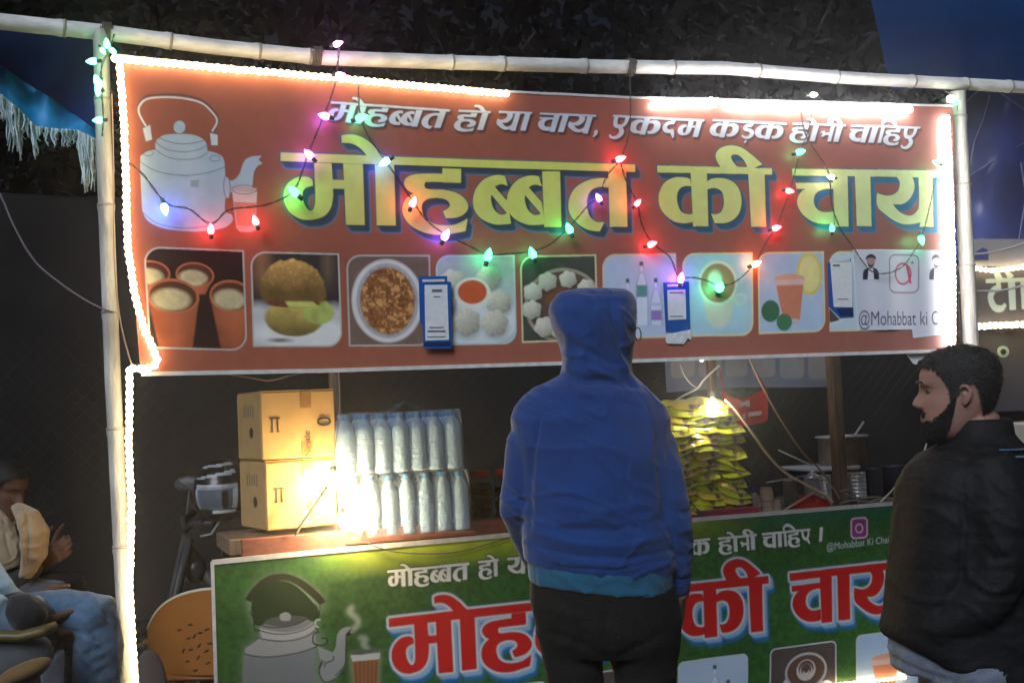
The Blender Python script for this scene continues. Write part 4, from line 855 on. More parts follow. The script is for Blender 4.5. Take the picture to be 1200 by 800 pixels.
string('string of bulbs hanging at the right end of the orange banner', [(938, 125), (945, 160), (970, 200), (975, 240), (985, 268), (1000, 290), (1010, 305), (1022, 318), (1040, 320), (1058, 312), (1070, 296), (1080, 278), (1090, 240), (1098, 200)],
       [(975, 266, 'green', .9, (0, 0, 1)), (1080, 281, 'green', 1.1, (.2, 0, -1)), (1096, 190, 'green', .8, (-.6, 0, .3)), (972, 207, 'white', .8, (-1, 0, .3))])
string('cluster of green bulbs tied to the top of the left bamboo pole', [(134, 40), (128, 60), (120, 75), (118, 100), (121, 130), (120, 160)],
       [(125, 50, 'sea_green', .9, (0, -.4, 1)), (130, 58, 'sea_green', .8, (-.3, -.5, .3)), (122, 62, 'sea_green', .7, (.6, 0, -1)), (107, 72, 'sea_green', 1., (-1, 0, 0)), (115, 96, 'sea_green', 1.2, (-.4, 0, .9)), (116, 104, 'sea_green', 1.2, (-.2, 0, -1)), (114, 141, 'sea_green', .95, (-1, 0, 0))], w=.0)
string('green bulbs at the top of the right bamboo pole', [(1105, 105), (1120, 115), (1122, 130)], [(1121, 120, 'green', .9, (1, 0, 0)), (1114, 116, 'white', 1.3, (1, 0, .2))], w=0)
def cable(label, pts, r, mt, pl=UB, w=0., name='cable', cat='cable', sag=True):
    p3 = np.array([pl.px(float(q[0]), float(q[1]), q[2] if len(q) > 2 else w) for q in pts]); n = len(p3); out = []
    for i in range(n - 1):
        a = p3[max(i - 1, 0)]; b = p3[i]; c_ = p3[i + 1]; d = p3[min(i + 2, n - 1)]
        for j in range(8): s = j / 8; out.append(.5 * (2 * b + (c_ - a) * s + (2 * a - 5 * b + 4 * c_ - d) * s * s + (3 * b - a - 3 * c_ + d) * s ** 3))
    out.append(p3[-1]); m = MB(); m.tube(out, r, 6); return solo(m, name, mt, label, cat, smooth=True, origin=p3[0])
GW = mat('grey_cord', (.30, .28, .26), .5); WW = mat('white_cord', (.62, .60, .56), .45); TC = mat('brown_cord', (.30, .2, .14), .6); PW = mat('violet_cord', (.16, .13, .17), .6)
cable('thin violet cord sagging from the left picture edge to the left bamboo pole', [(-40, 160), (0, 228), (15, 262), (40, 305), (75, 335), (110, 357), (134, 366)], .003, PW, w=.02)
cable('thin cord hanging along the left edge of the orange banner', [(131, 110), (133, 200), (134, 300), (140, 370), (152, 420), (158, 432)], .002, TC, w=-.004)
# ================================================================== TARPAULINS, BACKDROP, NEXT STALL
def Pz(px, py, z):
    r = ray(float(px), float(py)); return CAM + r * ((z - CAM_H) / r[2])
def PY(px, py, y): r = ray(float(px), float(py)); return CAM + r * (y / r[1])
def text_mb(mb, txt, o, ex, ey, hgt, th=.0006):
    """raised flat lettering: o = lower left corner, ex / ey unit directions"""
    cu = bpy.data.curves.new('t', 'FONT'); cu.body = txt; ob = bpy.data.objects.new('t', cu); COL.objects.link(ob); bpy.context.view_layer.update()
    me = ob.to_mesh(); v = np.array([q.co[:2] for q in me.vertices]); f = [tuple(p.vertices) for p in me.polygons]; ob.to_mesh_clear(); bpy.data.objects.remove(ob)
    v[:, 0] -= v[:, 0].min(); k = hgt / .73; ex, ey = np.array(ex), np.array(ey); mb.add(np.array(o) + v[:, :1] * k * ex + v[:, 1:] * k * ey + np.cross(ex, ey) * th, f)
TARP = mat('tarp_blue', lin((16, 52, 128)), .5, noise=.35, nscale=3, bump=.3, bscale=14)
TARPL = mat('tarp_edge', lin((40, 150, 215)), .45, noise=.4, nscale=14, bump=.4, bscale=30)  # lighter copy of the tarp blue, the lit edge put into its colour
FRNG = mat('tarp_fringe', (.50, .62, .66), .7, noise=.35, nscale=30)
DRK = mat('dark_sheet', (.009, .0085, .009), .9, noise=.4, nscale=4, bump=.5, bscale=6)
t = thing('blue_tarpaulin', lp(0, 30, .3), 0, 'dark blue tarpaulin with bright frayed edge hanging under the bamboo at top left', 'tarpaulin')
def tl_(u): x = -160 + 290 * u; return x
def low_edge(x): return np.interp(x, [-160, -60, 0, 30, 60, 90, 121, 135], [28, 52, 78, 97, 116, 137, 160, 166])
def up_edge(x): return np.interp(x, [-160, 0, 130], [10, 26, 40])
m = MB(); m.grid(lambda u, v: lp(tl_(u), up_edge(tl_(u)) + (low_edge(tl_(u)) - up_edge(tl_(u))) * v, .09 + .22 * v + .02 * math.sin(u * 22 + v * 3) * v), 60, 16); build(m, 'sheet', TARP, t)
def ll(x): return float(np.interp(x, [-160, 0, 20, 42, 66, 90, 110, 123], [95, 112, 128, 150, 153, 154, 164, 172]))
m = MB(); m.grid(lambda u, v: lp(tl_(u) if tl_(u) < 123 else 123, low_edge(tl_(u)) - 1 + max(.5, (ll(tl_(u)) - low_edge(tl_(u)))) * v, .30 + .03 * math.sin(u * 40) * (1 - v) - .05 * v), 70, 6); build(m, 'edge_band', TARPL, t)
m = MB()
for k in range(330):
    x = random.uniform(-150, 124) if k < 250 else random.choice([18, 24, 96, 101, 106, 12, 40]) + random.gauss(0, 2.2)
    big = k >= 250; L = random.uniform(5, 26) if not big else random.uniform(25, 62) * (1.25 if x > 90 else .8); L *= 1.2 if x < 30 else .9
    y = ll(x) - 2; w = .24 + random.gauss(0, .01); n_ = 6; a = random.uniform(0, 6); pts = []
    for j in range(n_ + 1): s = j / n_; pts.append(lp(x + 2.5 * math.sin(a + s * 5) * s + (2 * s if big else 5 * (random.random() - .5) * s), y + L * s, w))
    m.tube(pts, np.linspace(.0042, .0018, n_ + 1) * random.uniform(.6, 1.25), 4)
o = build(m, 'fringe', FRNG, t); o['kind'] = 'stuff'
# right canopy and side sheet
TR = mat('tarp_right', lin((22, 104, 200)), .5, noise=.25, nscale=2.5, bump=.3, bscale=10); TRS = mat('tarp_seam', lin((120, 130, 170)), .5, noise=.2)
tt_ = TR.node_tree; b_ = tt_.nodes['Principled BSDF']; tl2 = tt_.nodes.new('ShaderNodeBsdfTranslucent'); tl2.inputs[0].default_value = (*lin((30, 112, 205)), 1); mx_ = tt_.nodes.new('ShaderNodeMixShader'); mx_.inputs[0].default_value = .20
tt_.links.new(b_.outputs[0], mx_.inputs[1]); tt_.links.new(tl2.outputs[0], mx_.inputs[2]); tt_.links.new(mx_.outputs[0], tt_.nodes['Material Output'].inputs[0])
t = thing('canopy_sheet', lp(1150, 60, 1.1), 0, 'blue tarpaulin canopy of the next stall above the bamboo at top right', 'canopy')
m = MB(); m.grid(lambda u, v: lp(1004 + 40 * v + 330 * u, -75 + (180 - 10 * u) * v, .15 + 1.55 * v + .05 * math.sin(u * 14 + v * 3) * v), 30, 12); build(m, 'sheet', TR, t)
t = thing('side_sheet', lp(1160, 290, .75), 0, 'slate blue plastic sheet behind the right bamboo pole with pale creases', 'plastic sheet')
m = MB(); m.grid(lambda u, v: lp(1118 + 160 * u, 100 + 205 * v, 1.0 + .06 * math.sin(u * 9 + v * 3) + .03 * math.sin(v * 11)), 30, 24); build(m, 'sheet', mat('slate_plastic', lin((58, 72, 138)), .35, noise=.35, nscale=3, bump=.35, bscale=8), t)
for pts in ([(1122, 130), (1140, 112), (1158, 98)], [(1160, 98), (1180, 115), (1210, 135), (1240, 160)], [(1136, 196), (1142, 165), (1152, 140), (1160, 112)], [(1136, 206), (1165, 188), (1200, 168)], [(1196, 190), (1202, 230), (1194, 280), (1180, 300)]):
    m = MB(); m.tube([lp(a, b, .93) for a, b in pts], .006, 5, flat=.5); build(m, 'crease', TRS, t)
m = MB(); m.grid(lambda u, v: lp(1128 + 150 * u, 280 + 32 * v, .92), 8, 3); build(m, 'pale_hem', mat('hem_grey', (.30, .29, .30), .6), t)
# sign of the next stall
NB = Plane(lp(1130, 350, .95)); cvN = Canvas(NB, 0, .62, NB.uz(1150., 384.)[1], NB.uz(1150., 312.)[1], 260, lin((70, 68, 74)))
NM = word(cvN, ('tta', 'ii', 'aa'), (1155, 327), (1206, 325), .155, head=.13); cvN.put(dilate(NM, 1.2), lin((50, 60, 62))); cvN.put(NM, lin((176, 196, 190)))
t = thing('stall_sign', NB.pt(.3, 0, 1.75), 0, 'grey sign with pale lettering on the next stall at the right edge', 'sign')
sheet(cvN, 'sign_sheet', print_mat('sign_print'), t, lambda u, z: (0 * u, 0 * u, 0 * u))
m = MB(); m.box(NB.pt(.31, .02, 1.0 * (cvN.z0 + cvN.z1) / 2), (.66, .02, cvN.z1 - cvN.z0 + .02), RD); build(m, 'board', DRK, t, smooth=False)
m = MB(); m.lathe([(.028, 0), (.028, .008)], NB.px(1175, 412, -.02), 20, rotx(math.pi / 2)); m.lathe([(.013, -.002), (.013, .011)], NB.px(1175, 412, -.022), 16, rotx(math.pi / 2), mi=1)
solo(m, 'round_emblem', [mat('pale_green', (.45, .55, .30), .5), DRK], 'small round pale green emblem on the dark board behind the bearded man', 'emblem')
m = MB(); m.box(NB.px(1225, 430, .12), (1.0, .05, .42), RD); solo(m, 'dark_board', mat('dark_board', (.05, .048, .055), .7), 'dark board under the sign of the next stall, behind the bearded man', 'board')
m = MB(); m.box(NB.px(1235, 540, .05), (.56, .4, .40), RD, bev=.01); solo(m, 'white_crate', mat('pale_crate', (.42, .40, .37), .6, noise=.1, bump=.1), 'pale box standing behind the shoulder of the bearded man at the right edge', 'box')
for k, pts in enumerate(([(1136, 298), (1160, 296), (1185, 290), (1210, 282)], [(1124, 343), (1150, 341), (1175, 340), (1205, 333)])):
    cable(('upper', 'lower')[k] + ' pale cord crossing from the right bamboo pole to the next stall', pts, .005, WW, w=.5)
# added dark backdrop that keeps the night behind the stall black
t = thing('night_backdrop', LB.pt(1.5, 1.6, 0), 0, 'added dark sheet standing in for the unlit night behind the stall, seen between the two banners', 'sheet')
m = MB(); m.grid(lambda u, v: LB.pt(-6.5 + 14 * u, 1.7 + .05 * math.sin(u * 60), 2.62 * v), 120, 10); build(m, 'sheet', DRK, t)
m = MB(); NET = mat('net_wire', (.014, .013, .013), .8)
a = .075
for k in range(-30, 52):
    for s_ in (1, -1):
        u0 = k * a; z0, z1 = .9, 1.9; pts = []
        du = (z1 - z0); p0 = LB.pt(u0, 1.5, z0); p1 = LB.pt(u0 + s_ * du, 1.5 + .008 * s_, z1)
        if -1.6 < u0 < 4.2: m.tube([p0, p1], .0016, 4)
o = solo(m, 'chain_link_net', NET, 'dark chain link netting stretched behind the goods', 'netting'); o['kind'] = 'stuff'
# trees beyond
BARK = mat('bark', (.032, .029, .027), .9, noise=.4, nscale=5, bump=.6, bscale=20)
LEAF = mat('night_leaf', (.0025, .0028, .003), .95, noise=.5, nscale=2, spec=.05)
def tree(x, y, h, seed, label, leafy=1.):
    rd = random.Random(seed); t = thing('tree', (x, y, 0), 0, label, 'tree', 'dark trees behind the stall'); m = MB(); tips = []
    def limb(p, d, L, r, dep):
        n_ = 5; pts = [np.array(p)]; dd = np.array(d, float)
        for i in range(n_): dd = nrm(dd + np.array([rd.gauss(0, .14), rd.gauss(0, .14), rd.gauss(.04, .08)])); pts.append(pts[-1] + dd * L / n_)
        m.tube(pts, np.linspace(r, r * .55, n_ + 1), 7); 
        if dep <= 2: tips.extend(pts[2:])
        if dep > 0:
            for k in range(3 if dep > 1 else 4):
                q = pts[rd.randint(2, n_)]; a_ = rd.uniform(0, 6.28); limb(q, nrm(dd + np.array([math.cos(a_), math.sin(a_), rd.uniform(-.1, .5)]) * .9), L * .62, r * .5, dep - 1)
    limb((x, y, 0), (0, 0, 1), h * .45, h * .022, 3); build(m, 'trunk', BARK, t)
    m = MB(); r_ = np.random.RandomState(seed)
    for q in tips:
        if rd.random() > .75 * leafy: continue
        k = int(26 * leafy); c_ = q + r_.randn(k, 3) * h * .045; a1 = r_.randn(k, 3); a1 /= np.linalg.norm(a1, axis=1)[:, None]; a2 = np.cross(a1, r_.randn(k, 3)); a2 /= np.linalg.norm(a2, axis=1)[:, None]; s_ = (.05 + .07 * r_.rand(k))[:, None]
        vs = np.stack([c_ - a1 * s_, c_ + a2 * s_ * .5, c_ + a1 * s_, c_ - a2 * s_ * .5], 1).reshape(-1, 3); m.add(vs, [(4 * i, 4 * i + 1, 4 * i + 2, 4 * i + 3) for i in range(k)])
    o = build(m, 'crown', LEAF, t, smooth=False); return t
tree(-3.2, 9.5, 6.5, 3, 'bare limbed tree behind the bamboo at the upper left'); tree(-.6, 8.6, 6.8, 5, 'tree with dark limbs rising behind the left half of the orange banner')
tree(2.2, 10.5, 7.5, 8, 'dark leafy tree rising behind the middle of the orange banner', 1.3); tree(5.6, 11, 7.5, 11, 'dark leafy tree rising behind the right half of the orange banner', 1.3)
m = MB(); r_ = np.random.RandomState(4); k = 60000; A_ = np.stack([r_.uniform(-16, 18, k), 14 + r_.rand(k) * 3, 9.5 * r_.rand(k) ** .9], -1); a1 = r_.randn(k, 3); a1 /= np.linalg.norm(a1, axis=1)[:, None]; a2 = np.cross(a1, r_.randn(k, 3)); a2 /= np.linalg.norm(a2, axis=1)[:, None]; s_ = (.06 + .10 * r_.rand(k))[:, None]
m.add(np.stack([A_ - a1 * s_, A_ + a2 * s_ * .6, A_ + a1 * s_, A_ - a2 * s_ * .6], 1).reshape(-1, 3), [(4 * i, 4 * i + 1, 4 * i + 2, 4 * i + 3) for i in range(k)])
o = build(m, 'far_foliage', LEAF, smooth=False); tag(o, 'far off mass of dark foliage behind everything', 'foliage', kind='stuff')

# ================================================================== GOODS ON THE COUNTER
KRAFT = mat('kraft_card', lin((176, 142, 92)), .75, noise=.08, nscale=12, bump=.12, bscale=50); KTAPE = mat('brown_tape', lin((150, 112, 66)), .35, noise=.1); KINK = mat('dark_print', (.05, .04, .035), .8)
fl = LB.px(312.6, 622.5, .10); ZB = fl[2]; _th = math.radians(31.5); fr_ = fl + np.array([math.cos(_th), math.sin(_th), 0]) * .292; bl = fl + np.array([-math.sin(_th), math.cos(_th), 0]) * .30
def carton(fl, fr_, bl, z0, h, label, brand, lean=0.):
    ex = nrm(fr_ - fl); wd = np.linalg.norm(fr_ - fl); ey = np.array([-ex[1], ex[0], 0]); dp = min(abs((bl - fl) @ ey), .42); a_ = math.atan2(ex[1], ex[0])
    c0 = (fl + fr_) / 2 + ey * dp / 2; t = thing('cardboard_box', (c0[0], c0[1], z0), a_ + lean, label, 'cardboard box', 'cardboard boxes on the counter')
    L_ = FR[t.name]; b = lambda n, mbx, mt, **k: build(mbx, n, mt, t, world=False, smooth=False, fr=None) if True else 0
    def lb(n, mbx, mt):
        o = build(mbx, n, mt, None, smooth=False); o.parent = t; return o
    m = MB(); m.box((0, 0, h / 2), (wd, dp, h), bev=.006); lb('carton', m, KRAFT)
    for s_ in (-1, 1):
        m = MB(); m.box((0, s_ * dp * .25, h + .002), (wd * .99, dp * .49, .003), rotx(s_ * .008)); lb('flap', m, KRAFT)
    y = -dp / 2 - .0012
    m = MB(); m.box((wd * .10, y, h - .035), (.045, .0016, .066)); lb('tape_strip', m, KTAPE); m = MB(); m.box((wd * .10, y, .034), (.045, .0016, .062)); lb('tape_strip', m, KTAPE)
    m = MB()
    xi, zi = -wd * .32, h * .50
    for d in (-.010, .012): m.box((xi + d, y - .0006, zi), (.0055, .001, .05))
    m.box((xi + .001, y - .0006, zi + .028), (.044, .001, .006)); m.box((xi - .012, y - .0006, zi - .024), (.012, .001, .004)); m.box((xi + .014, y - .0006, zi - .024), (.012, .001, .004)); lb('handling_mark', m, KINK)
    m = MB(); text_mb(m, brand, (wd * .10 + .014, y - .001, h * .02 if h > .2 else 0), (0, 0, 1.), (-1., 0, 0), .028); lb('tape_lettering', m, KINK)
    m = MB(); a_ = np.linspace(0, 2 * math.pi, 22); m.tube([(wd * .34 + .026 * math.cos(q), y - .001, h * .52 + .014 * math.sin(q)) for q in a_[:-1]], .004, 4, closed=True); lb('oval_mark', m, KINK)
    m = MB(); x = -wd / 2 - .0015; m.lathe([(.022, 0), (.022, .001)], (x, -dp * .12, h * .40), 16, roty(-math.pi / 2)); lb('round_mark', m, KINK)
    m = MB()
    for q in range(5): m.box((x, -dp * .20 + .028 * q, h * .72 + .004 * (q % 2)), (.001, .008, .05 - .006 * (q % 3)))
    lb('side_print', m, mat('faded_print', (.16, .13, .10), .8)); return t
hb = 0.262
carton(fl, fr_, bl, ZB + .002, hb, 'lower of the two brown cardboard boxes, brightly lit beside the water bottles', 'Nestle')
carton(fl + np.array([-.012, .0, 0]), fr_ + np.array([.006, 0, 0]), bl, ZB + hb + .010, .262, 'upper of the two brown cardboard boxes, with dark twine across its top', 'Nestle', .01)
ex = nrm(fr_ - fl); ey_ = np.array([-ex[1], ex[0], 0])
m = MB(); cc = (fl + fr_) / 2; 
pts = [cc - ey_ * .004 + ex * .05 + Z * (z_ - ZB) for z_ in (ZB + .01, ZB + .26)]
lo = Pz(352, 624, ZB) - ey_ * .02
cable('frayed dark rope hanging in front of the lower cardboard box', [(346, 628), (352, 616), (366, 596), (378, 578), (390, 562), (396, 556)], .0055, TW, pl=LB, w=.02)
cable('short twisted wire hanging between the lower box and the lower bottle pack', [(401, 575), (403, 590), (402, 600), (405, 616), (420, 628)], .003, TW, pl=LB, w=.01)
cable('dark twine tied along the top edge of the green banner', [(420, 630), (440, 640), (470, 647), (520, 648), (550, 643), (585, 633), (602, 628)], .0028, TW, pl=LB, w=-.025)
cable('pink twine hanging from the orange banner onto the upper box', [(250, 436), (290, 442), (316, 446), (340, 440), (360, 436)], .0022, TC, w=.02)

# bottles
BOT = mat('bottle_plastic', (.46, .72, 1.0), .18, trans=.22, ior=1.33, bump=.5, bscale=70); BCAP = mat('bottle_cap', lin((40, 128, 196)), .4); FILM = None
def film_mat():
    m = bpy.data.materials.new('shrink_film'); m.use_nodes = True; t = m.node_tree; b = t.nodes['Principled BSDF']
    b.inputs['Base Color'].default_value = (.62, .82, 1.0, 1); b.inputs['Roughness'].default_value = .12; b.inputs['Alpha'].default_value = .22
    n = t.nodes.new('ShaderNodeTexNoise'); n.inputs['Scale'].default_value = 22; n.inputs['Detail'].default_value = 5; n.inputs['Distortion'].default_value = 1.5; tc = t.nodes.new('ShaderNodeTexCoord'); t.links.new(tc.outputs['Object'], n.inputs[0])
    bp = t.nodes.new('ShaderNodeBump'); bp.inputs['Strength'].default_value = .9; bp.inputs['Distance'].default_value = .02; t.links.new(n.outputs[0], bp.inputs['Height']); t.links.new(bp.outputs[0], b.inputs['Normal']); return m
FILM = film_mat()
mb_ = MB(); prof = [(.012, 0), (.030, .002), (.033, .008)]
for k in range(6): z_ = .014 + k * .021; prof += [(.0332, z_), (.0332, z_ + .008), (.0318, z_ + .0105), (.0332, z_ + .013), (.0332, z_ + .0155), (.0322, z_ + .018)]
prof += [(.0333, .146), (.0328, .158), (.0295, .171), (.0225, .184), (.0150, .194), (.0130, .199), (.0125, .206)]
mb_.lathe(prof, n=18); me_b = build(mb_, 'bottle', BOT); me_b = me_b.data; bpy.data.objects.remove(bpy.data.objects['bottle'])
mb_ = MB(); mb_.lathe([(.0145, .200), (.0148, .204), (.0148, .217), (.013, .219), (.0001, .2195)], n=14); me_c = build(mb_, 'cap', BCAP).data; bpy.data.objects.remove(bpy.data.objects['cap'])
def pack(c, ang, cols, rows, label, hump=False):
    t = thing('bottle_pack', c, ang, label, 'water bottle pack', 'shrink wrapped packs of water bottles'); dx = .0675
    for r_ in range(rows):
        for q in range(cols):
            o = bpy.data.objects.new('bottle', me_b); COL.objects.link(o); o.parent = t; o.location = ((q - (cols - 1) / 2) * dx, r_ * dx, random.uniform(0, .003)); o.rotation_euler = (random.uniform(-.02, .02), random.uniform(-.02, .02), random.uniform(0, 6))
            o.scale = (1.035, 1.035, 1); k = bpy.data.objects.new('cap', me_c); COL.objects.link(k); k.parent = o
    W_, D_ = cols * dx, rows * dx
    def fn(u, v):   # film skirt round the pack, sucked in between the bottles, over the caps
        s = u * 2 * (W_ + D_)
        if s < W_: x, y, nx, ny = -W_ / 2 + s, -dx / 2, 0, -1
        elif s < W_ + D_: x, y, nx, ny = W_ / 2, -dx / 2 + s - W_, 1, 0
        elif s < 2 * W_ + D_: x, y, nx, ny = W_ / 2 - (s - W_ - D_), -dx / 2 + D_, 0, 1
        else: x, y, nx, ny = -W_ / 2, -dx / 2 + D_ - (s - 2 * W_ - D_), -1, 0
        sc = .003 + .006 * abs(math.sin(math.pi * ((s if nx == 0 else s - W_) / dx))) - .004
        z_ = v * .226; k = 0 if z_ < .15 else ((z_ - .15) / .07) ** 1.3
        return (x + nx * sc - nx * k * .018 - (x * .0), y + ny * sc - ny * k * .018, z_ + .002 * mnoise.noise(Vector((x * 30, y * 30, z_ * 20))))
    m = MB(); m.grid(fn, 150, 16); ob = build(m, 'shrink_film', FILM); ob.parent = t
    m = MB(); m.grid(lambda u, v: ((u - .5) * (W_ - .034), -dx / 2 + .017 + v * (D_ - .034), .2265 + .004 * mnoise.noise(Vector((u * 13, v * 8, 1))) + (.035 * math.exp(-((u - .58) / .09) ** 2) if hump else 0)), 60, 12); ob = build(m, 'film_top', FILM); ob.parent = t; return t
pl_ = LB.px(406, 629.5, .05); pr = LB.px(553.5, 623.5, .02); pr[2] = pl_[2] = (pl_[2] + pr[2]) / 2; ang = math.atan2(*(pr - pl_)[[1, 0]]); wpk = np.linalg.norm(pr - pl_); ncol = 7
d_ = nrm(pr - pl_); nb = np.array([-d_[1], d_[0], 0]); sc = wpk / (7 * .0675)
print('PACK', sc, pl_, pr, ZB, LB.px(564, 613, .3), LB.px(826, 600, .06), LB.px(979, 588, .06), LB.px(990,545,.42))
m = MB(); m.box((pl_ + pr) / 2 + nb * .12 - Z * .008 * 1, (wpk * 1.02, .30, .014), rotz(ang)); solo(m, 'plank', REDW, 'reddish plank under the packs of water bottles', 'plank', smooth=False)
p1 = pack((pl_ + pr) / 2 + nb * .034 * sc + Z * .002, ang, 7, 3, 'lower shrink wrapped pack of clear water bottles, glaring white at its left end'); p1.scale = (sc, sc, sc)
p2 = pack((pl_ + pr) / 2 - d_ * .017 + nb * .045 * sc + Z * (.002 + .2275 * sc), ang + .01, 7, 3, 'upper shrink wrapped pack of clear water bottles with blue caps and a film hump', True); p2.scale = (sc, sc, sc)

# jars with biscuits
JAR = mat('jar_plastic', (.95, .92, .90), .06, trans=1., ior=1.05); JL = mat('jar_lid', lin((176, 62, 40)), .4); BIS = mat('biscuit', lin((206, 166, 124)), .8, noise=.25, nscale=60, bump=.4, bscale=150)
zt = .951
mbis = MB(); mbis.lathe([(.0001, 0), (.030, .001), (.034, .007), (.034, .014), (.029, .020), (.0001, .021)], n=18); me_bis = build(mbis, 'biscuit', BIS, smooth=True).data; bpy.data.objects.remove(bpy.data.objects['biscuit'])
ORD = 'First Second Third Fourth Fifth Sixth Seventh Eighth Ninth Tenth Eleventh Twelfth Thirteenth Fourteenth Fifteenth Sixteenth Seventeenth'.split()
def jar(px, py, label, n1, which, r=.052, h=.235):
    c = LB.px(px, py, .30); c[2] = zt; t = thing('biscuit_jar', c, 0, label, 'jar', 'biscuit jars on the counter')
    m = MB(); m.lathe([(r * .9, 0), (r, .008), (r, h * .86), (r * .9, h * .92), (r * .72, h * .95), (r * .70, h)], n=28); o = build(m, 'jar_body', JAR); o.parent = t
    m = MB(); m.lathe([(r * .78, h * .965), (r * .80, h * .97), (r * .80, h * 1.07), (r * .74, h * 1.09), (.0001, h * 1.092)], n=28); o = build(m, 'lid', JL); o.parent = t
    for k in range(n1):
        for s_, off in ((0, (.016, -.012)), (1, (-.026, .012))):
            o = bpy.data.objects.new('biscuit', me_bis); COL.objects.link(o); o.location = tuple(c + np.array([off[0] * (1 if s_ == 0 else .9), off[1], .006 + k * .0215 + s_ * .004])); o.scale = (.95, .95, 1) if s_ == 0 else (.62, .62, 1)
            tag(o, ORD[k] + (' biscuit up in the front pile in the ' if s_ == 0 else ' biscuit up in the rear pile in the ') + which, 'biscuit', 'biscuits stacked in the jars')
jar(564, 615, 'biscuit jar with a red lid standing right beside the water bottles', 9, 'jar beside the bottles'); jar(594, 612, 'biscuit jar with a red lid mostly hidden behind the hooded man', 8, 'jar behind the hooded man')

# yellow packets
def packet_mat():
    m = bpy.data.materials.new('packet_foil'); m.use_nodes = True; t = m.node_tree; b = t.nodes['Principled BSDF']; b.inputs['Roughness'].default_value = .28; b.inputs['Coat Weight'].default_value = .3
    oi = t.nodes.new('ShaderNodeObjectInfo'); r = t.nodes.new('ShaderNodeValToRGB'); e = r.color_ramp.elements
    e[0].position = 0; e[0].color = (*lin((206, 222, 54)), 1); e[1].position = 1; e[1].color = (*lin((244, 244, 110)), 1); q = e.new(.5); q.color = (*lin((226, 240, 66)), 1); q = e.new(.8); q.color = (*lin((238, 210, 90)), 1)
    t.links.new(oi.outputs['Random'], r.inputs[0])
    tc = t.nodes.new('ShaderNodeTexCoord'); n = t.nodes.new('ShaderNodeTexVoronoi'); n.inputs['Scale'].default_value = 55; t.links.new(tc.outputs['Object'], n.inputs[0])
    n2 = t.nodes.new('ShaderNodeTexNoise'); n2.inputs['Scale'].default_value = 14; t.links.new(tc.outputs['Object'], n2.inputs[0])
    rr = t.nodes.new('ShaderNodeValToRGB'); rr.color_ramp.elements[0].position = .60; rr.color_ramp.elements[1].position = .66; t.links.new(n2.outputs[0], rr.inputs[0])
    mx = t.nodes.new('ShaderNodeMix'); mx.data_type = 'RGBA'; t.links.new(rr.outputs[0], mx.inputs[0]); t.links.new(r.outputs[0], mx.inputs[6]); mx.inputs[7].default_value = (*lin((120, 112, 96)), 1); t.links.new(mx.outputs[2], b.inputs['Base Color'])
    bp = t.nodes.new('ShaderNodeBump'); bp.inputs['Strength'].default_value = .5; bp.inputs['Distance'].default_value = .004; n3 = t.nodes.new('ShaderNodeTexNoise'); n3.inputs['Scale'].default_value = 70; t.links.new(tc.outputs['Object'], n3.inputs[0]); t.links.new(n3.outputs[0], bp.inputs['Height']); t.links.new(bp.outputs[0], b.inputs['Normal']); return m
PKM = packet_mat(); pk_mesh = []
for v_ in range(5):
    sd_ = v_ * 7.3
    def pf(u, v, top):
        x, y = (u - .5) * .150, (v - .5) * .100; e = max(0, 1 - (2 * abs(u - .5)) ** 4) * max(0, 1 - (2 * abs(v - .5)) ** 5); crimp = 1 if abs(u - .5) > .44 else 0
        h = .0165 * e ** .6 * (1 + .35 * mnoise.noise(Vector((x * 30, y * 30, sd_)))) + .0025 * math.sin(v * 40 + sd_) * crimp
        return (x * (1 + .02 * math.sin(v * 9 + sd_)), y * (1 - .10 * (2 * abs(u - .5)) ** 3), (h if top else -h * .8) + .005 * math.sin(u * 5 + sd_) )
    m = MB(); m.grid(lambda u, v: pf(u, v, True), 13, 9); m.grid(lambda u, v: pf(1 - u, v, False), 13, 9); pk_mesh.append(build(m, 'snack_packet', PKM).data); bpy.data.objects.remove(bpy.data.objects['snack_packet'])
pc = LB.px(842, 599, .06); pc[2] = zt; ex = D; m = MB(); m.box(pc + N * .09 + Z * .001, (.44, .26, .010), RD); 
zst = zt + .004
m = MB(); m.box(pc + N * .06 - D * .03 + Z * -.004 + Z * .022, (.40, .24, .045), RD, bev=.004); solo(m, 'purple_tray', mat('purple_print', lin((56, 44, 84)), .5, col2=lin((170, 60, 80)), nscale=14), 'purple patterned tray under the stack of yellow packets', 'tray', smooth=False); zst = zt + .042
nlay = 17; rp = random.Random(5)
for k in range(nlay):
    f = k / (nlay - 1); wd = .40 - .03 * f - (.12 * max(0, f - .75) / .25); shiftx = -.060 - .01 * f; ncols = 3 if f < .9 else 2; z_ = zst + .012 + k * .0282
    for row in range(2):
        for q in range(ncols):
            if row == 1 and k < nlay - 3 and q != 2: continue
            x = shiftx + ((q + .5) / ncols - .5) * wd + rp.gauss(0, .006); y = row * .10 + rp.gauss(0, .008)
            o = bpy.data.objects.new('snack_packet', rp.choice(pk_mesh)); COL.objects.link(o); c = pc + D * x + N * y; o.location = (c[0], c[1], z_ + rp.gauss(0, .003) - .012 * abs(q - (ncols - 1) / 2))
            o.rotation_euler = (rp.gauss(.38, .09), rp.gauss(0, .09) + .10 * (q - (ncols - 1) / 2), A0 + rp.gauss(0, .16)); s_ = rp.uniform(.92, 1.08); o.scale = (s_ * .98, s_, s_)
            tag(o, ('yellow snack packet at the ' + (('left', 'middle', 'right') if ncols == 3 else ('left', 'right'))[q] + (' front' if row == 0 else ' back') + ' of the ' + ORD[nlay - 1 - k].lower() + ' layer from the top'), 'snack packet', 'yellow snack packets stacked on the counter')

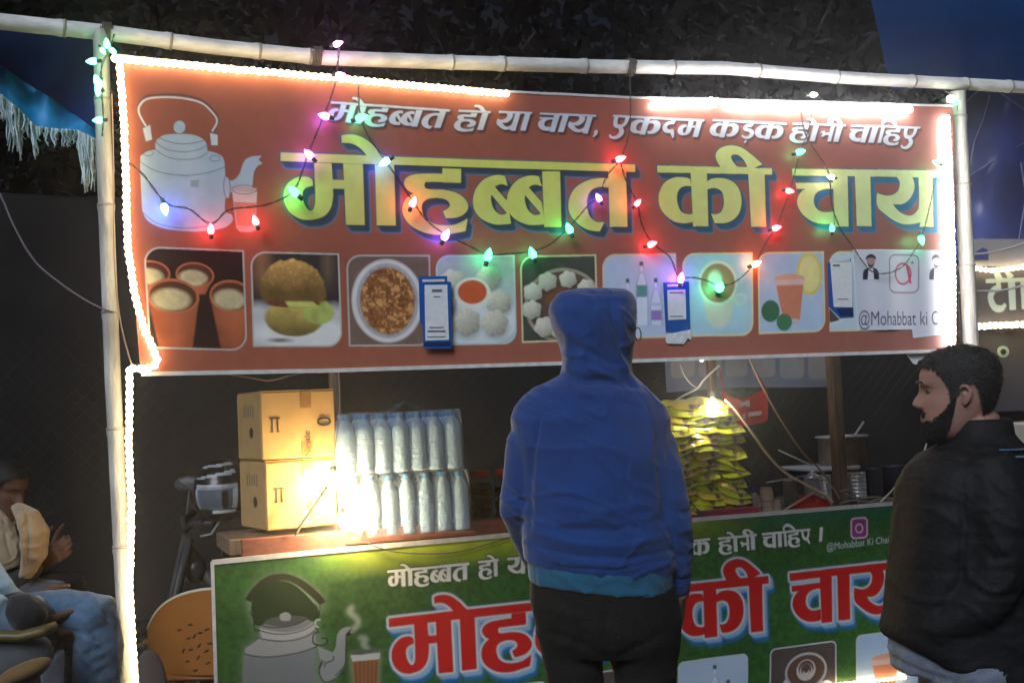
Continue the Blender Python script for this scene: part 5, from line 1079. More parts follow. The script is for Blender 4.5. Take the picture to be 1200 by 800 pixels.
# lamps over the counter
def lamp(c, r, h, strength, colr, label, name='light_bulb', up=1, point=None):
    t = thing(name, c, 0, label, 'light bulb'); m = MB(); m.lathe([(.0001, -h), (r * .6, -h * .88), (r, -h * .5), (r * .95, -h * .15), (r * .5, .0)], c, 20); build(m, 'bulb', emat('lamp_%d' % int(strength), colr, strength), t)
    m = MB(); m.lathe([(r * .5, 0), (r * .52, .004), (r * .5, .03), (r * .3, .036)], c, 14); build(m, 'holder', mat('bakelite', (.5, .47, .42), .4), t); return t
L1 = LB.px(391, 556, .045); lamp(L1, .030, .066, 420, (1., .70, .32), 'glaring warm bulb hanging in front of the lower cardboard box')
L0 = LB.px(402, 606, -.075); lamp(L0, .017, .04, 900, (1., .74, .40), 'small glaring bulb just above the top edge of the green banner')
cable('thin cord holding the glaring bulb by the cardboard boxes', [(391, 548, .045), (392, 530, .06), (396, 500, .09), (398, 470, .12), (397, 436, .2)], .002, GW, pl=LB)
L2 = LB.px(835, 468, .0); lamp(L2, .021, .075, 210, (1., .84, .58), 'long warm bulb hanging just above the stack of yellow packets')
L3 = LB.px(822, 417, .62); lamp(L3, .012, .026, 90, (1., .85, .6), 'small distant bulb just below the edge of the orange banner')
cable('pair of pale cords knotted beside the long bulb', [(843, 428), (832, 438), (824, 446), (818, 454), (812, 458), (795, 467), (780, 480)], .0045, WW, pl=LB, w=.13)
cable('thin pale wire twisting down to the knot by the long bulb', [(797, 427), (802, 440), (810, 450), (818, 455)], .003, WW, pl=LB, w=.14)
cable('thick pale cord curving down from the yellow packets to the counter', [(850, 468), (862, 480), (880, 505), (900, 533), (920, 553), (945, 568), (968, 580), (976, 588)], .0062, mat('cream_cord', (.55, .45, .32), .5), pl=LB, w=.0)
cable('thin brown rope slanting from the orange banner down to the counter', [(877, 418), (892, 450), (908, 480), (928, 512), (945, 535), (961, 550), (975, 570), (984, 584)], .0045, TC, pl=LB, w=.0)
# printed sheet at the back
cvB = Canvas(Plane(LB.pt(0, 1.0, 0)), 0, 1, 0, 1, 10, (0, 0, 0)); BP = cvB.pl
ub0 = BP.uz(780., 440.)[0]; ub1 = BP.uz(974., 440.)[0]; zb0 = BP.uz(860., 456.)[1]; cvB = Canvas(BP, ub0, ub1, zb0, zb0 + .30, 160, lin((100, 102, 112)))
for k in range(6):
    x0 = 786 + k * 32; picture(cvB, ((x0, 406), (x0 + 27, 405), (x0 + 27, 442), (x0, 443)), lambda s, t: np.zeros(s.shape + (3,)) + lin((122, 116, 112)) + .06 * nz(s, t, 5), 1.2, (130, 130, 128), .2, True)
bB = thing('back_banner', BP.pt((ub0 + ub1) / 2, 0, zb0), 0, 'dull grey banner with faint pictures hanging at the back above the pots', 'banner')
sheet(cvB, 'printed_sheet', print_mat('back_print', .5), bB, lambda u, z: (.01 * np.sin(u * 9), 0 * u, .008 * np.sin(u * 5)))
# red cloth with faded white print
RB = mat('red_cloth', lin((190, 42, 46)), .6, noise=.15, nscale=12, bump=.2, bscale=30); RW = mat('faded_white', (.55, .36, .38), .6)
t = thing('red_bag', LB.px(880, 480, .45), 0, 'red bag with faded white print hanging behind the yellow packets', 'bag')
lx = [846, 852, 860, 870, 880, 890, 897, 900]; top_ = [456, 462, 466, 468, 464, 458, 455, 462]; bot_ = [492, 502, 504, 501, 498, 496, 494, 490]
m = MB()
for dd in (0, .02): m.grid(lambda u, v: LB.px(846 + 54 * u, float(np.interp(846 + 54 * u, lx, top_)) * (1 - v) + float(np.interp(846 + 54 * u, lx, bot_)) * v, .45 + dd + .012 * math.sin(u * 9) * (1 - v)), 20, 8)
build(m, 'cloth', RB, t)
m = MB(); v = np.array([LB.px(a, b, .43) for a, b in ((866, 469), (871, 471), (878, 468), (879, 477), (872, 475), (868, 478))]); m.prism(v[::-1], -N * .001); v = np.array([LB.px(a, b, .43) for a, b in ((877, 483), (893, 481), (892, 486), (877, 488))]); m.prism(v[::-1], -N * .001); v = np.array([LB.px(a, b, .43) for a, b in ((870.5, 485), (873.5, 484.5), (873.5, 489.5), (871, 490))]); m.prism(v[::-1], -N * .001); o = build(m, 'faded_print', RW, t, smooth=False)
for a, b in (((848, 457), (843, 432)), ((898, 456), (884, 432))):
    m = MB(); m.tube([LB.px(*a, .45), LB.px(*b, .5)], .003, 5); build(m, 'handle', RB, t)

# pots and vessels on the right
STL = mat('steel', (.72, .74, .78), .3, metal=.55, noise=.1, nscale=10, bump=.05); POT = mat('sooty_pot', (.30, .23, .16), .42, metal=.7, noise=.4, nscale=9, bump=.15); BLK = mat('black_iron', (.03, .03, .035), .5)
def vessel(name, px0, px1, ytop, ybot, w, prof, mt, label, cat, group=None, extra=None):
    a = LB.px(px0, ybot, w); b = LB.px(px1, ybot, w); c = (a + b) / 2; r = np.linalg.norm(b - a) / 2; h = LB.px((px0 + px1) / 2, ytop, w)[2] - c[2]
    t = thing(name, c, 0, label, cat, group); m = MB(); m.lathe([(q[0] * r, q[1] * h) for q in prof], c, 28); build(m, 'body', mt, t)
    if extra: extra(t, c, r, h)
    return t
cylp = [(.0001, .0), (.95, 0), (1, .03), (1, .97), (1.04, 1.), (.96, 1.0), (.94, .95), (.93, .06), (.0001, .05)]
def ex_pot(t, c, r, h):
    m = MB(); a_ = np.linspace(0, 2 * math.pi, 32, endpoint=False); m.tube([c + np.array([r * 1.07 * math.cos(q), r * 1.07 * math.sin(q), h]) for q in a_], .006, 6, closed=True); build(m, 'rim', STL, t)
    m = MB(); a_ = np.linspace(0, 2 * math.pi, 24, endpoint=False); m.lathe([(.0001, h * .80), (r * .93, h * .80)], c, 28); build(m, 'tea', mat('milk_tea', (.32, .19, .10), .25), t)
vessel('cooking_pot', 965, 1011, 511, 545, .42, cylp, POT, 'wide sooty cooking pot of tea behind the wooden post', 'pot', extra=ex_pot)
m = MB(); a = LB.px(999, 514, .40); b = LB.px(1012, 494, .40); m.tube([a + (a - b) * 1.2, b], .006, 8); m.ball(a + (a - b) * 1.2, .03, 12, 8); solo(m, 'ladle', STL, 'steel ladle leaning in the wide sooty cooking pot', 'ladle', smooth=True)
def ex_stove(t, c, r, h):
    m = MB(); m.lathe([(r * .5, h), (r * .55, h + .012), (r * .5, h + .02)], c, 20); build(m, 'burner_ring', BLK, t)
a = LB.px(958, 547, .30); b = LB.px(1007, 546, .30); m = MB(); t = thing('gas_stove', LB.px(984, 575, .38), 0, 'low steel stove with a bright white rim under the sooty pot', 'stove')
m.box((a + b) / 2 + N * .16 - Z * .010, (np.linalg.norm(b - a), .34, .02), RD, bev=.004); build(m, 'top_plate', mat('white_steel', (.75, .78, .85), .3, metal=.3), t)
for u, w in ((-.07, 0), (.07, 0), (-.07, .3), (.07, .3)): m = MB(); m.box((a + b) / 2 + D * u + N * (w + .01) - Z * .075, (.02, .02, .11), RD); build(m, 'leg', BLK, t)
ribp = [(.0001, 0), (1, 0)] + [(q, z_) for k in range(6) for q, z_ in ((1.0, .06 + k * .15), (1.0, .13 + k * .15), (.93, .16 + k * .15), (1.0, .19 + k * .15))] + [(.97, 1.0), (.9, 1.0), (.9, .5)]
vessel('steel_canister', 996, 1014, 553, 583, .16, ribp, STL, 'ribbed steel canister standing right of the wooden post', 'canister')
vessel('steel_canister', 962, 974, 556, 584, .16, ribp, STL, 'small ribbed steel canister just left of the wooden post', 'canister')
def ex_lid(t, c, r, h):
    m = MB(); m.lathe([(r * 1.05, h), (r * .9, h + .02), (r * .2, h + .035), (r * .16, h + .05), (.0001, h + .055)], c, 24); build(m, 'lid', STL, t)
vessel('steel_vessel', 945, 962, 562, 586, .22, cylp, STL, 'round steel vessel with a lid behind the red cloth', 'vessel', extra=ex_lid)
vessel('steel_vessel', 920, 934, 562, 592, .28, cylp, mat('dull_steel', (.30, .30, .29), .4, metal=.8), 'tall dull steel vessel left of the red cloth', 'vessel')
vessel('steel_vessel', 1018, 1034, 548, 580, .30, cylp, mat('dark_steel', (.10, .10, .14), .4, metal=.6), 'dark steel vessel between the canister and the bearded man', 'vessel')
vessel('gas_cylinder', 1036, 1062, 545, 585, .38, cylp, mat('dark_blue_metal', (.06, .06, .10), .45, metal=.5), 'dark bluish drum half hidden by the bearded man', 'drum')
m = MB(); m.tube([LB.px(898, 565, .10), LB.px(922, 561, .10), LB.px(950, 556, .12)], .006, 6, flat=.6); v = None; solo(m, 'steel_tray_edge', STL, 'thin bright steel rod lying across the vessels left of the wooden post', 'rod', smooth=True)
m = MB(); m.tube([LB.px(912, 527, .3), LB.px(951, 545, .22)], .0045, 6); solo(m, 'white_stick', WW, 'white stick slanting toward the stove above the vessels', 'stick', smooth=True)
# red cloth heap on the counter
m = MB(); c = LB.px(950, 596, .10); c[2] = zt
m.grid(lambda u, v: c + D * (u - .5) * .17 + N * (v - .5) * .14 + Z * (.06 * math.sin(math.pi * min(1, max(0, u))) ** .7 * math.sin(math.pi * min(max(v, 0), 1)) ** .7 + .018 * mnoise.noise(Vector((u * 7, v * 6, 2))) + .004), 26, 20); solo(m, 'red_cloth', mat('red_rag', lin((180, 34, 30)), .7, bump=.3, bscale=40), 'crumpled red cloth lying on the counter by the wooden post', 'cloth', smooth=True)
# paper cups, upside down stacks
CUPM = mat('clay_cup', (.42, .30, .24), .8, noise=.15, nscale=25)
def cupstack(px, py, n_, label, w=0, s=1.):
    c = LB.px(px, py, .07); c[2] = zt; t = thing('cup_stack', c, 0, label, 'cups', 'stacks of tea cups')
    for k in range(n_):
        z_ = k * .026 * s; m = MB(); m.lathe([(.030 * s, z_), (.033 * s, z_ + .001), (.033 * s, z_ + .006), (.024 * s, z_ + .058 * s), (.0001, z_ + .060 * s)], c, 18); build(m, 'cup', CUPM, t)
cupstack(899, 596, 3, 'short stack of upside down clay cups right of the yellow packets', s=1.05); cupstack(908, 600, 1, 'single upside down clay cup at the front edge of the counter', s=1.); cupstack(884, 590, 2, 'two clay cups tucked behind the blue capped shaker')
SHK = LB.px(885, 601, .05); SHK[2] = zt
t = thing('shaker', SHK, 0, 'slim clear shaker with a dark blue cap right of the yellow packets', 'shaker'); c = SHK; m = MB(); m.lathe([(.014, 0), (.016, .004), (.016, .095), (.013, .10)], c, 16); build(m, 'body', mat('shaker_plastic', (.55, .5, .45), .2, trans=.5), t)
m = MB(); m.lathe([(.0175, .098), (.018, .10), (.018, .122), (.015, .127), (.0001, .128)], c, 16); build(m, 'cap', mat('cap_navy', lin((30, 44, 92)), .4), t)
m = MB(); m.box((LB.px(893, 596, .10) * [1, 1, 0] + Z * zt) + Z * .02 + N * .03, (.13, .10, .035), RD, bev=.003); solo(m, 'small_carton', mat('pale_card', (.40, .29, .21), .8), 'low pale carton on the counter under the tea cups', 'carton', smooth=False)
# cables lying on the counter at right
for k, pts in enumerate(([(984, 590), (1000, 586), (1020, 588), (1045, 587)], [(990, 578), (1004, 584), (1010, 592), (1030, 584), (1050, 586)], [(984, 576), (996, 574), (1006, 583), (1026, 582), (1048, 584)], [(975, 592), (968, 582), (955, 577), (940, 585), (918, 598)])):
    cable(['loose pale cord lying along the counter edge', 'tangled pale cord right of the wooden post', 'upper tangled cord right of the wooden post', 'pale cord looping over the red cloth to the counter edge'][k], pts, .0042, GW if k < 3 else mat('cream_cord', (.55, .45, .32), .5), pl=LB, w=.03)
m = MB(); m.tube([LB.px(1032, 588, .0), LB.px(1045, 575, .0), LB.px(1055, 562, .0)], [.006, .004, .003], 6); solo(m, 'white_stick', WW, 'white stick standing up from the counter by the bearded man', 'stick', smooth=True)
m = MB(); m.tube([LB.px(1078, 543, -.4), LB.px(1084, 526, -.4), LB.px(1087, 516, -.4)], [.004, .004, .003], 6); solo(m, 'white_stick', WW, 'short white stick in front of the chin of the bearded man', 'stick', smooth=True)
m = MB(); v = np.array([lp(a, b, .02) for a, b in ((1062, 415), (1082, 411), (1088, 412), (1087, 421), (1076, 422), (1074, 427), (1070, 426))]); m.prism(v[::-1], -N * .002); solo(m, 'paper_scrap', CW, 'white paper scrap hanging under the orange banner above the bearded man', 'paper', smooth=False)
# ================================================================== PEOPLE
def proj(co):
    r = (co - CAM) @ R3; return 600 + F * r[:, 0] / r[:, 2], 400 + F * r[:, 1] / r[:, 2]
def ringp(c, xa, ya, ax, ay, n=28, p=2.3):
    a = np.linspace(0, 2 * math.pi, n, endpoint=False); cc, ss = np.cos(a), np.sin(a)
    x = np.sign(cc) * np.abs(cc) ** (2 / p); y = np.sign(ss) * np.abs(ss) ** (2 / p)
    return np.asarray(c) + x[:, None] * ax * np.asarray(xa) + y[:, None] * ay * np.asarray(ya)
def rows(mb, rws, depth, n=32, p=2.3, yaw=0.):
    """rws: (py, x left, x right, half thickness, depth offset) in the photograph -> closed loft"""
    R = []
    for q in rws:
        py, x0, x1, th = q[:4]; dd = q[4] if len(q) > 4 else 0; s0 = q[5] if len(q) > 5 else 0
        a, b = P(x0, py + s0, depth + dd), P(x1, py - s0, depth + dd); ax = (b - a) / 2; l = np.linalg.norm(ax); xa = ax / l; R.append(ringp((a + b) / 2, xa, nrm(np.cross(Z, xa)), l, th, n, p))
    for e, inner in ((0, R[0]), (-1, R[-1])):
        c = inner.mean(0); cap = [c + (inner - c) * k for k in ((.6,) if e == 0 else (.6,))]
        R = cap + R if e == 0 else R + cap
    mb.loft(R); return mb
def limb(mb, pts, rad, n=16, sub=5):
    """tapered tube through joints with rounded ends"""
    pts = np.array(pts, float); rad = np.array(rad, float); out = []; rr = []
    k = len(pts)
    for i in range(k - 1):
        a = pts[max(i - 1, 0)]; b = pts[i]; c_ = pts[i + 1]; d = pts[min(i + 2, k - 1)]
        for j in range(sub): s = j / sub; q = .5 * (2 * b + (c_ - a) * s + (2 * a - 5 * b + 4 * c_ - d) * s * s + (3 * b - a - 3 * c_ + d) * s ** 3); l_ = b + (c_ - b) * s; out.append(q * .5 + l_ * .5); rr.append(rad[i] * (1 - s) + rad[i + 1] * s)
    out.append(pts[-1]); rr.append(rad[-1]); out = np.array(out); rr = np.array(rr); d0 = nrm(out[0] - out[1]); d1 = nrm(out[-1] - out[-2])
    out = np.concatenate([[out[0] + d0 * rr[0] * .7], out, [out[-1] + d1 * rr[-1] * .7]]); rr = np.concatenate([[rr[0] * .5], rr, [rr[-1] * .5]])
    return mb.tube(out, rr, n)
def folds(strokes, rough=1.):
    """creases pressed into cloth: (photo polyline, width px, depth m); + raises, - sinks"""
    def fn(co, no):
        px, py = proj(co); vis = np.clip(-((co - CAM) * no).sum(1) / np.linalg.norm(co - CAM, axis=1) * 3, 0, 1); d = np.zeros(len(co))
        for pts, w, amp in strokes:
            q = np.array(pts, float); best = np.full(len(co), 1e9); tt = np.zeros(len(co))
            for i in range(len(q) - 1):
                a, b = q[i], q[i + 1]; e = b - a; t = np.clip(((px - a[0]) * e[0] + (py - a[1]) * e[1]) / e.dot(e), 0, 1); dd = np.hypot(px - a[0] - t * e[0], py - a[1] - t * e[1]); k = dd < best; best = np.where(k, dd, best); tt = np.where(k, (i + t) / (len(q) - 1), tt)
            d += amp * np.exp(-(best / w) ** 2) * np.sin(math.pi * np.clip(tt * .9 + .05, 0, 1)) ** .5
        a_, b_ = co[:, 0] * 9 + co[:, 1] * 5, co[:, 2] * 13 + co[:, 0] * 5; wa = vnoise(a_ * .6, b_ * .5, 2, 2) * 3; rg = 1 - np.abs(2 * vnoise(a_ + wa, b_ * 1.3 + wa, 5, 2) - 1) * 3; nn = rough * (np.clip(rg, 0, 1) ** 2 * .0055 + .004 * (vnoise(co[:, 0] * 14 + 3, co[:, 2] * 9 + co[:, 1] * 8, 5, 3) - .5))
        return co + no * (d * vis + nn * (.25 + .75 * vis))[:, None]
    return fn
def hand(mb, w, d, pn, side, L=.185, curl=.4, spread=.06):
    """palm, four fingers of different length and a thumb; w wrist, d pointing direction, pn palm normal (towards curl)"""
    d = nrm(d); pn = nrm(pn - d * np.dot(pn, d)); x = np.cross(d, pn) * side; pw = .040; pl = L * .52
    R = [ringp(w + d * s * pl, x, pn, pw * k, .0135 * kk, 18, 2.6) for s, k, kk in ((-.15, .62, 1.1), (.0, .66, 1.15), (.25, .85, 1.15), (.6, 1, 1.1), (.95, 1., .9), (1.05, .8, .5))]; mb.loft(R)
    for k, (off, ln) in enumerate(((-.03, .068), (-.0105, .078), (.0095, .073), (.029, .058))):
        p0 = w + d * pl * .9 + x * off; pts = [p0]; dd = nrm(d + x * off * spread * 30 / .9 * .3); rad = [.0092]
        for j, f in enumerate((.45, .3, .25)):
            c_ = curl * (j + .6) * .8; q = nrm(dd * math.cos(c_) + pn * math.sin(c_)); pts.append(pts[-1] + q * ln * f); rad.append((.0088, .0080, .0068)[j])
        limb(mb, pts, rad, 10, 3)
    p0 = w + d * pl * .25 - x * .032; limb(mb, [p0, p0 + (d * .6 - x * .7 + pn * .2) * .030, p0 + (d * .95 - x * .8 + pn * .45) * .055, p0 + (d * 1.3 - x * .75 + pn * .6) * .072], [.0125, .0115, .0095, .0075], 10, 3)
HP = np.array([(0, .070, .020, .018), (.008, .086, -.008, .034), (.026, .091, -.034, .049), (.048, .090, -.052, .058), (.068, .089, -.066, .063), (.088, .087, -.078, .068), (.112, .085, -.088, .071), (.128, .083, -.094, .073), (.148, .090, -.098, .075), (.175, .087, -.098, .076), (.200, .073, -.088, .070), (.220, .045, -.062, .052), (.231, .012, -.03, .028), (.234, -.008, -.012, .006)])
def head_grid(sc=1., nu=72, nv=66, off=0.):
    zs = np.linspace(0, .234, nv); t = np.interp(zs, HP[:, 0], np.arange(len(HP))); f, b, w = [np.interp(zs, HP[:, 0], HP[:, k]) for k in (1, 2, 3)]
    for _ in range(4): f[1:-1] = (f[:-2] + 2 * f[1:-1] + f[2:]) / 4; b[1:-1] = (b[:-2] + 2 * b[1:-1] + b[2:]) / 4; w[1:-1] = (w[:-2] + 2 * w[1:-1] + w[2:]) / 4
    a = np.linspace(-math.pi, math.pi, nu, endpoint=False); A, ZZ = np.meshgrid(a, zs); Fq, Bq, Wq = [np.repeat(q[:, None], nu, 1) for q in (f, b, w)]
    cx_ = (Fq + Bq) / 2; rx = (Fq - Bq) / 2; p = 2.25; ca, sa = np.cos(A), np.sin(A)
    X = cx_ + rx * np.sign(ca) * np.abs(ca) ** (2 / p); Y = Wq * np.sign(sa) * np.abs(sa) ** (2 / p); fr = np.clip(ca, 0, 1)
    G = lambda y0, z0, sy, sz: np.exp(-((Y - y0) / sy) ** 2 - ((ZZ - z0) / sz) ** 2) * (ca > 0)
    prof = np.interp(ZZ, [.080, .088, .096, .105, .120, .136, .148], [0, .016, .027, .024, .015, .006, 0])
    X = X + prof * np.exp(-(Y / (.009 + .009 * np.clip((.12 - ZZ) / .03, 0, 1))) ** 2) * (ca > 0)
    X = X + G(.014, .092, .007, .008) * .006 + G(-.014, .092, .007, .008) * .006
    for s in (-1, 1): X = X - G(.031 * s, .128, .016, .012) * .012 + G(.031 * s, .127, .010, .006) * .007 + G(.03 * s, .146, .020, .007) * .005; X = X + G(.045 * s, .102, .018, .016) * .004
    X = X + G(0, .066, .020, .0045) * .006 + G(0, .056, .018, .005) * .007 - G(0, .061, .022, .002) * .004 - G(0, .044, .02, .006) * .003 + G(0, .018, .018, .012) * .005
    n_ = np.stack([ca, sa, (ZZ - .12) * 6], -1); n_ /= np.linalg.norm(n_, axis=-1)[..., None]
    V = np.stack([X, Y, ZZ], -1) + n_ * off
    return V * sc, A, ZZ, Y
def head(mb, base, fwd, sc=1.):
    """base: point under the chin line centre; fwd: facing direction"""
    fwd = nrm(fwd); lat = np.array([-fwd[1], fwd[0], 0]); lat = nrm(lat); up = np.cross(fwd, lat); M_ = np.stack([fwd, lat, up], 1)
    V, A, ZZ, Y = head_grid(sc); nv, nu = V.shape[:2]; mb.loft([V[i] @ M_.T + base for i in range(nv)])
    for s in (-1, 1):  # ears
        for pts, r in (([(-.004, .072, .088), (-.016, .080, .100), (-.022, .084, .118), (-.014, .083, .134), (0, .077, .134), (.004, .073, .120)], .0052), ([(-.008, .072, .100), (-.010, .076, .118)], .008)):
            mb.tube([(np.array([p_[0], p_[1] * s, p_[2]]) * sc) @ M_.T + base for p_ in pts], r * sc, 8)
    return M_
def shell(name, base, M_, sc, off, keep, mt, parent, tufts=0, tl=.008, seed=1):
    """hair or beard: a rough skin over part of the head, with short strands"""
    V, A, ZZ, Y = head_grid(1., 120, 112, off=off); nv, nu = V.shape[:2]; r_ = np.random.RandomState(seed); nzv = np.array([[mnoise.noise(Vector(V[i, j] * 60)) for j in range(nu)] for i in range(nv)])
    c0 = np.array([-.005, 0, .12]); dr = V - c0; dr /= np.linalg.norm(dr, axis=-1)[..., None]; V = V + dr * (nzv * off * .12)[..., None]; V = (V * sc) @ M_.T + base; m = MB(); fs = []
    for i in range(nv - 1):
        for j in range(nu):
            if keep(A[i, j], ZZ[i, j] + .005 * nzv[i, j] + .011 * (r_.rand() - .5), Y[i, j]): fs.append((i * nu + j, i * nu + (j + 1) % nu, (i + 1) * nu + (j + 1) % nu, (i + 1) * nu + j))
    if keep(0, .2335, 0): fs.append(tuple((nv - 1) * nu + j for j in range(nu)))
    m.add(V.reshape(-1, 3), fs)
    W_ = V.reshape(-1, 3); dw = (dr.reshape(-1, 3)) @ M_.T
    for k in range(tufts):
        f = fs[r_.randint(len(fs))]; p_ = W_[f[0]] * r_.rand() * .0 + W_[list(f[:4])].mean(0) + r_.randn(3) * .0015; d = nrm(dw[f[0]] + r_.randn(3) * .55 + np.array([0, 0, -.5])); s_ = nrm(np.cross(d, r_.randn(3))) * .0007; L = tl * (.5 + r_.rand())
        m.add([p_ - s_, p_ + s_, p_ + d * L], [(0, 1, 2)])
    return build(m, name, mt, parent)
SKIN = mat('skin', lin((144, 106, 92)), .62, noise=.10, nscale=18, bump=.08, bscale=180); HAIR = mat('black_hair', (.010, .0095, .0095), .6, noise=.4, nscale=90, bump=.5, bscale=260)
def cloth(name, col, rough=.85, noise=.12, nscale=25, bump=.25, bscale=220, **k): return mat(name, col, rough, noise=noise, nscale=nscale, bump=bump, bscale=bscale, sheen=k.pop('sheen', .25), **k)

# ---- the hooded man
DM = 3.15; BLUE = cloth('blue_hoodie', lin((4, 52, 112)), nscale=14, noise=.16); TEAL = cloth('teal_tshirt', lin((20, 82, 110))); BLKT = cloth('black_trousers', (.010, .0095, .009), bscale=120, sheen=.03, spec=.2)
q = lambda x, y, d=0.: P(float(x), float(y), DM + d)
pm = thing('person', (q(706, 700)[0], q(706, 700)[1], 0), 0, 'person in a blue hooded sweatshirt standing with back turned before the counter', 'person')
m = MB()
rows(m, [(436, 662, 738, .075, .02), (446, 643, 750, .085, .02), (455, 624, 759, .095, .02), (465, 612, 770, .105, .02), (477, 603, 780, .112, .02), (492, 598, 786, .122, .02), (525, 602, 786, .132, .02), (570, 610, 787, .138, .02), (610, 612, 790, .140, .02), (640, 612, 792, .140, .02), (656, 614, 792, .138, .02, -2), (664, 619, 790, .130, .02, -5), (670, 622, 788, .125, .02, -6)], DM)
limb(m, [q(640, 500, .02), q(620, 520, .02), q(614, 560, .02), q(607, 594, .04), q(617, 625, .13), q(628, 655, .24)], [.050, .061, .056, .050, .044, .038])
limb(m, [q(750, 500, .02), q(764, 520, .02), q(775, 562, .0), q(785, 605, -.01), q(792, 648, .02), q(792, 688, .05)], [.050, .062, .060, .054, .048, .037])
# hood
rows(m, [(338.5, 678, 722, .030, .05), (340.5, 664, 735, .062, .05), (345, 653, 742, .088, .045), (354, 645, 745, .108, .04), (366, 642.5, 746, .120, .035), (380, 646, 745, .122, .03), (395, 652, 744, .118, .03), (410, 657, 741, .110, .03), (425, 659, 739, .102, .03), (440, 656, 742, .098, .03), (455, 650, 750, .09, .03)], DM, p=2.5)
FS = [([(700, 364), (712, 385), (722, 410), (735, 440), (748, 452)], 3.2, .010), ([(693, 364), (703, 388), (712, 412), (722, 440)], 5, -.008), ([(722, 352), (728, 380), (733, 410)], 4, .006), ([(715, 360), (720, 385), (727, 415)], 4, -.006), ([(665, 365), (680, 380), (690, 400)], 7, -.006), ([(652, 372), (664, 390), (668, 420), (664, 440)], 5, .005),
      ([(660, 437), (680, 447), (710, 446), (745, 452)], 5, -.012), ([(690, 430), (712, 440), (735, 452)], 3, .008), ([(650, 455), (690, 462), (730, 458), (760, 462)], 5, .005), ([(655, 347), (680, 352), (705, 350), (735, 348)], 5, .004), ([(662, 400), (690, 412), (720, 428)], 4, -.005),
      ([(632, 492), (624, 530), (621, 580), (622, 620)], 4, -.006), ([(764, 490), (771, 530), (776, 590), (778, 640)], 4, -.006), ([(640, 478), (630, 500), (627, 530)], 1.6, -.004), ([(757, 476), (766, 500), (769, 530)], 1.6, -.004), ([(758, 475), (765, 500), (768, 530)], 6, .006),
      ([(620, 560), (650, 575), (690, 578)], 5, .005), ([(622, 600), (660, 618), (720, 622), (770, 612)], 5, -.007), ([(625, 622), (670, 636), (730, 640), (780, 628)], 5, .008), ([(625, 640), (680, 652), (740, 654), (785, 645)], 4, -.007), ([(640, 585), (700, 600), (760, 590)], 6, .005), ([(700, 520), (740, 540), (770, 560)], 8, .004), ([(640, 500), (660, 540), (664, 580)], 9, -.004), ([(720, 480), (735, 520), (738, 560)], 9, -.004),
      ([(592, 572), (606, 584), (622, 590)], 3, -.009), ([(592, 588), (606, 596), (620, 600)], 3, .006), ([(594, 604), (608, 610), (622, 612)], 3, -.006), ([(785, 590), (798, 600), (810, 598)], 4, -.007), ([(782, 610), (796, 622), (811, 618)], 4, .006), ([(784, 640), (796, 652), (811, 648)], 4, -.007), ([(784, 660), (798, 672), (810, 668)], 4, .006), ([(786, 505), (800, 530), (805, 560)], 5, .004)]
FS += [([(697, 343), (694, 370), (697, 400), (700, 436)], 1.3, -.0025), ([(615, 652), (660, 664), (720, 667), (790, 654)], 1.5, -.005), ([(784, 672), (797, 678), (810, 676)], 1.4, -.005)]
FS += [([(640 + 6 * k, 668 - .1 * k), (640 + 6 * k, 680)], .9, -.0015) for k in range(0, 24, 2)]
remesh(m, 'hoodie', BLUE, pm, .0055, 4, folds(FS, 1.0))
m = MB()
rows(m, [(640, 620, 788, .120, .02), (660, 618, 790, .128, .02, 0), (680, 619, 788, .131, .02, -6), (689, 620, 786, .131, .02, -8)], DM)
remesh(m, 'shirt_hem', TEAL, pm, .0075, 3, folds([([(632, 665), (634, 690)], 3, .006), ([(700, 668), (712, 695)], 4, -.006), ([(760, 670), (775, 690)], 4, .008), ([(740, 672), (752, 694)], 4, -.005)]))
m = MB()
rows(m, [(660, 624, 784, .115, .02), (680, 621, 787, .122, .02), (700, 621, 795, .128, .02), (725, 626, 799, .130, .02), (750, 634, 798, .125, .02), (766, 640, 796, .10, .02)], DM)
gl0 = lambda x, z_, d=0.: np.array([q(x, 780, d)[0], q(x, 780, d)[1], z_])
limb(m, [q(665, 730, .02), q(672, 775, .02), gl0(676, .60, .0), gl0(678, .46), gl0(678, .25, .01), gl0(679, .09, .02)], [.088, .078, .070, .062, .056, .052], 20)
limb(m, [q(758, 730, .02), q(756, 775, .02), gl0(752, .60, .03), gl0(752, .46, .03), gl0(754, .25, .04), gl0(756, .09, .05)], [.090, .086, .074, .064, .058, .053], 20)
remesh(m, 'trousers', BLKT, pm, .009, 4, folds([([(650, 740), (690, 760), (712, 776)], 5, -.008), ([(780, 740), (745, 760), (716, 776)], 5, -.008), ([(712, 700), (711, 740), (711, 776)], 3, -.006), ([(640, 710), (680, 725)], 6, .004)]))
m = MB(); hb_ = q(709, 428, .05); M_ = head(m, q(712, 441, .045), D * .45 + np.array([.25, 1., 0]), 1.0)
limb(m, [q(706, 425, .05), q(704, 455, .04), q(703, 490, .03)], [.058, .060, .09]); limb(m, [q(703, 480, .03), q(704, 560, .03), q(706, 650, .03), q(706, 710, .03)], [.09, .10, .10, .10])
limb(m, [q(655, 515, .02), q(630, 530, .02), q(609, 565, .02), q(612, 592, .04), q(619, 625, .13), q(631, 662, .26)], [.06, .045, .038, .034, .030, .026]); limb(m, [q(745, 515, .02), q(768, 530, .02), q(788, 575, .0), q(795, 610, -.01), q(797, 650, .02), q(796, 697, .05)], [.06, .045, .040, .036, .032, .027])
hand(m, q(796, 699, .05), q(792, 740, .075) - q(796, 699, .05), N * .6 - D * .5, 1, .18, .35); hand(m, q(631, 664, .27), q(650, 690, .38) - q(631, 664, .27), D, -1, .18, .7)
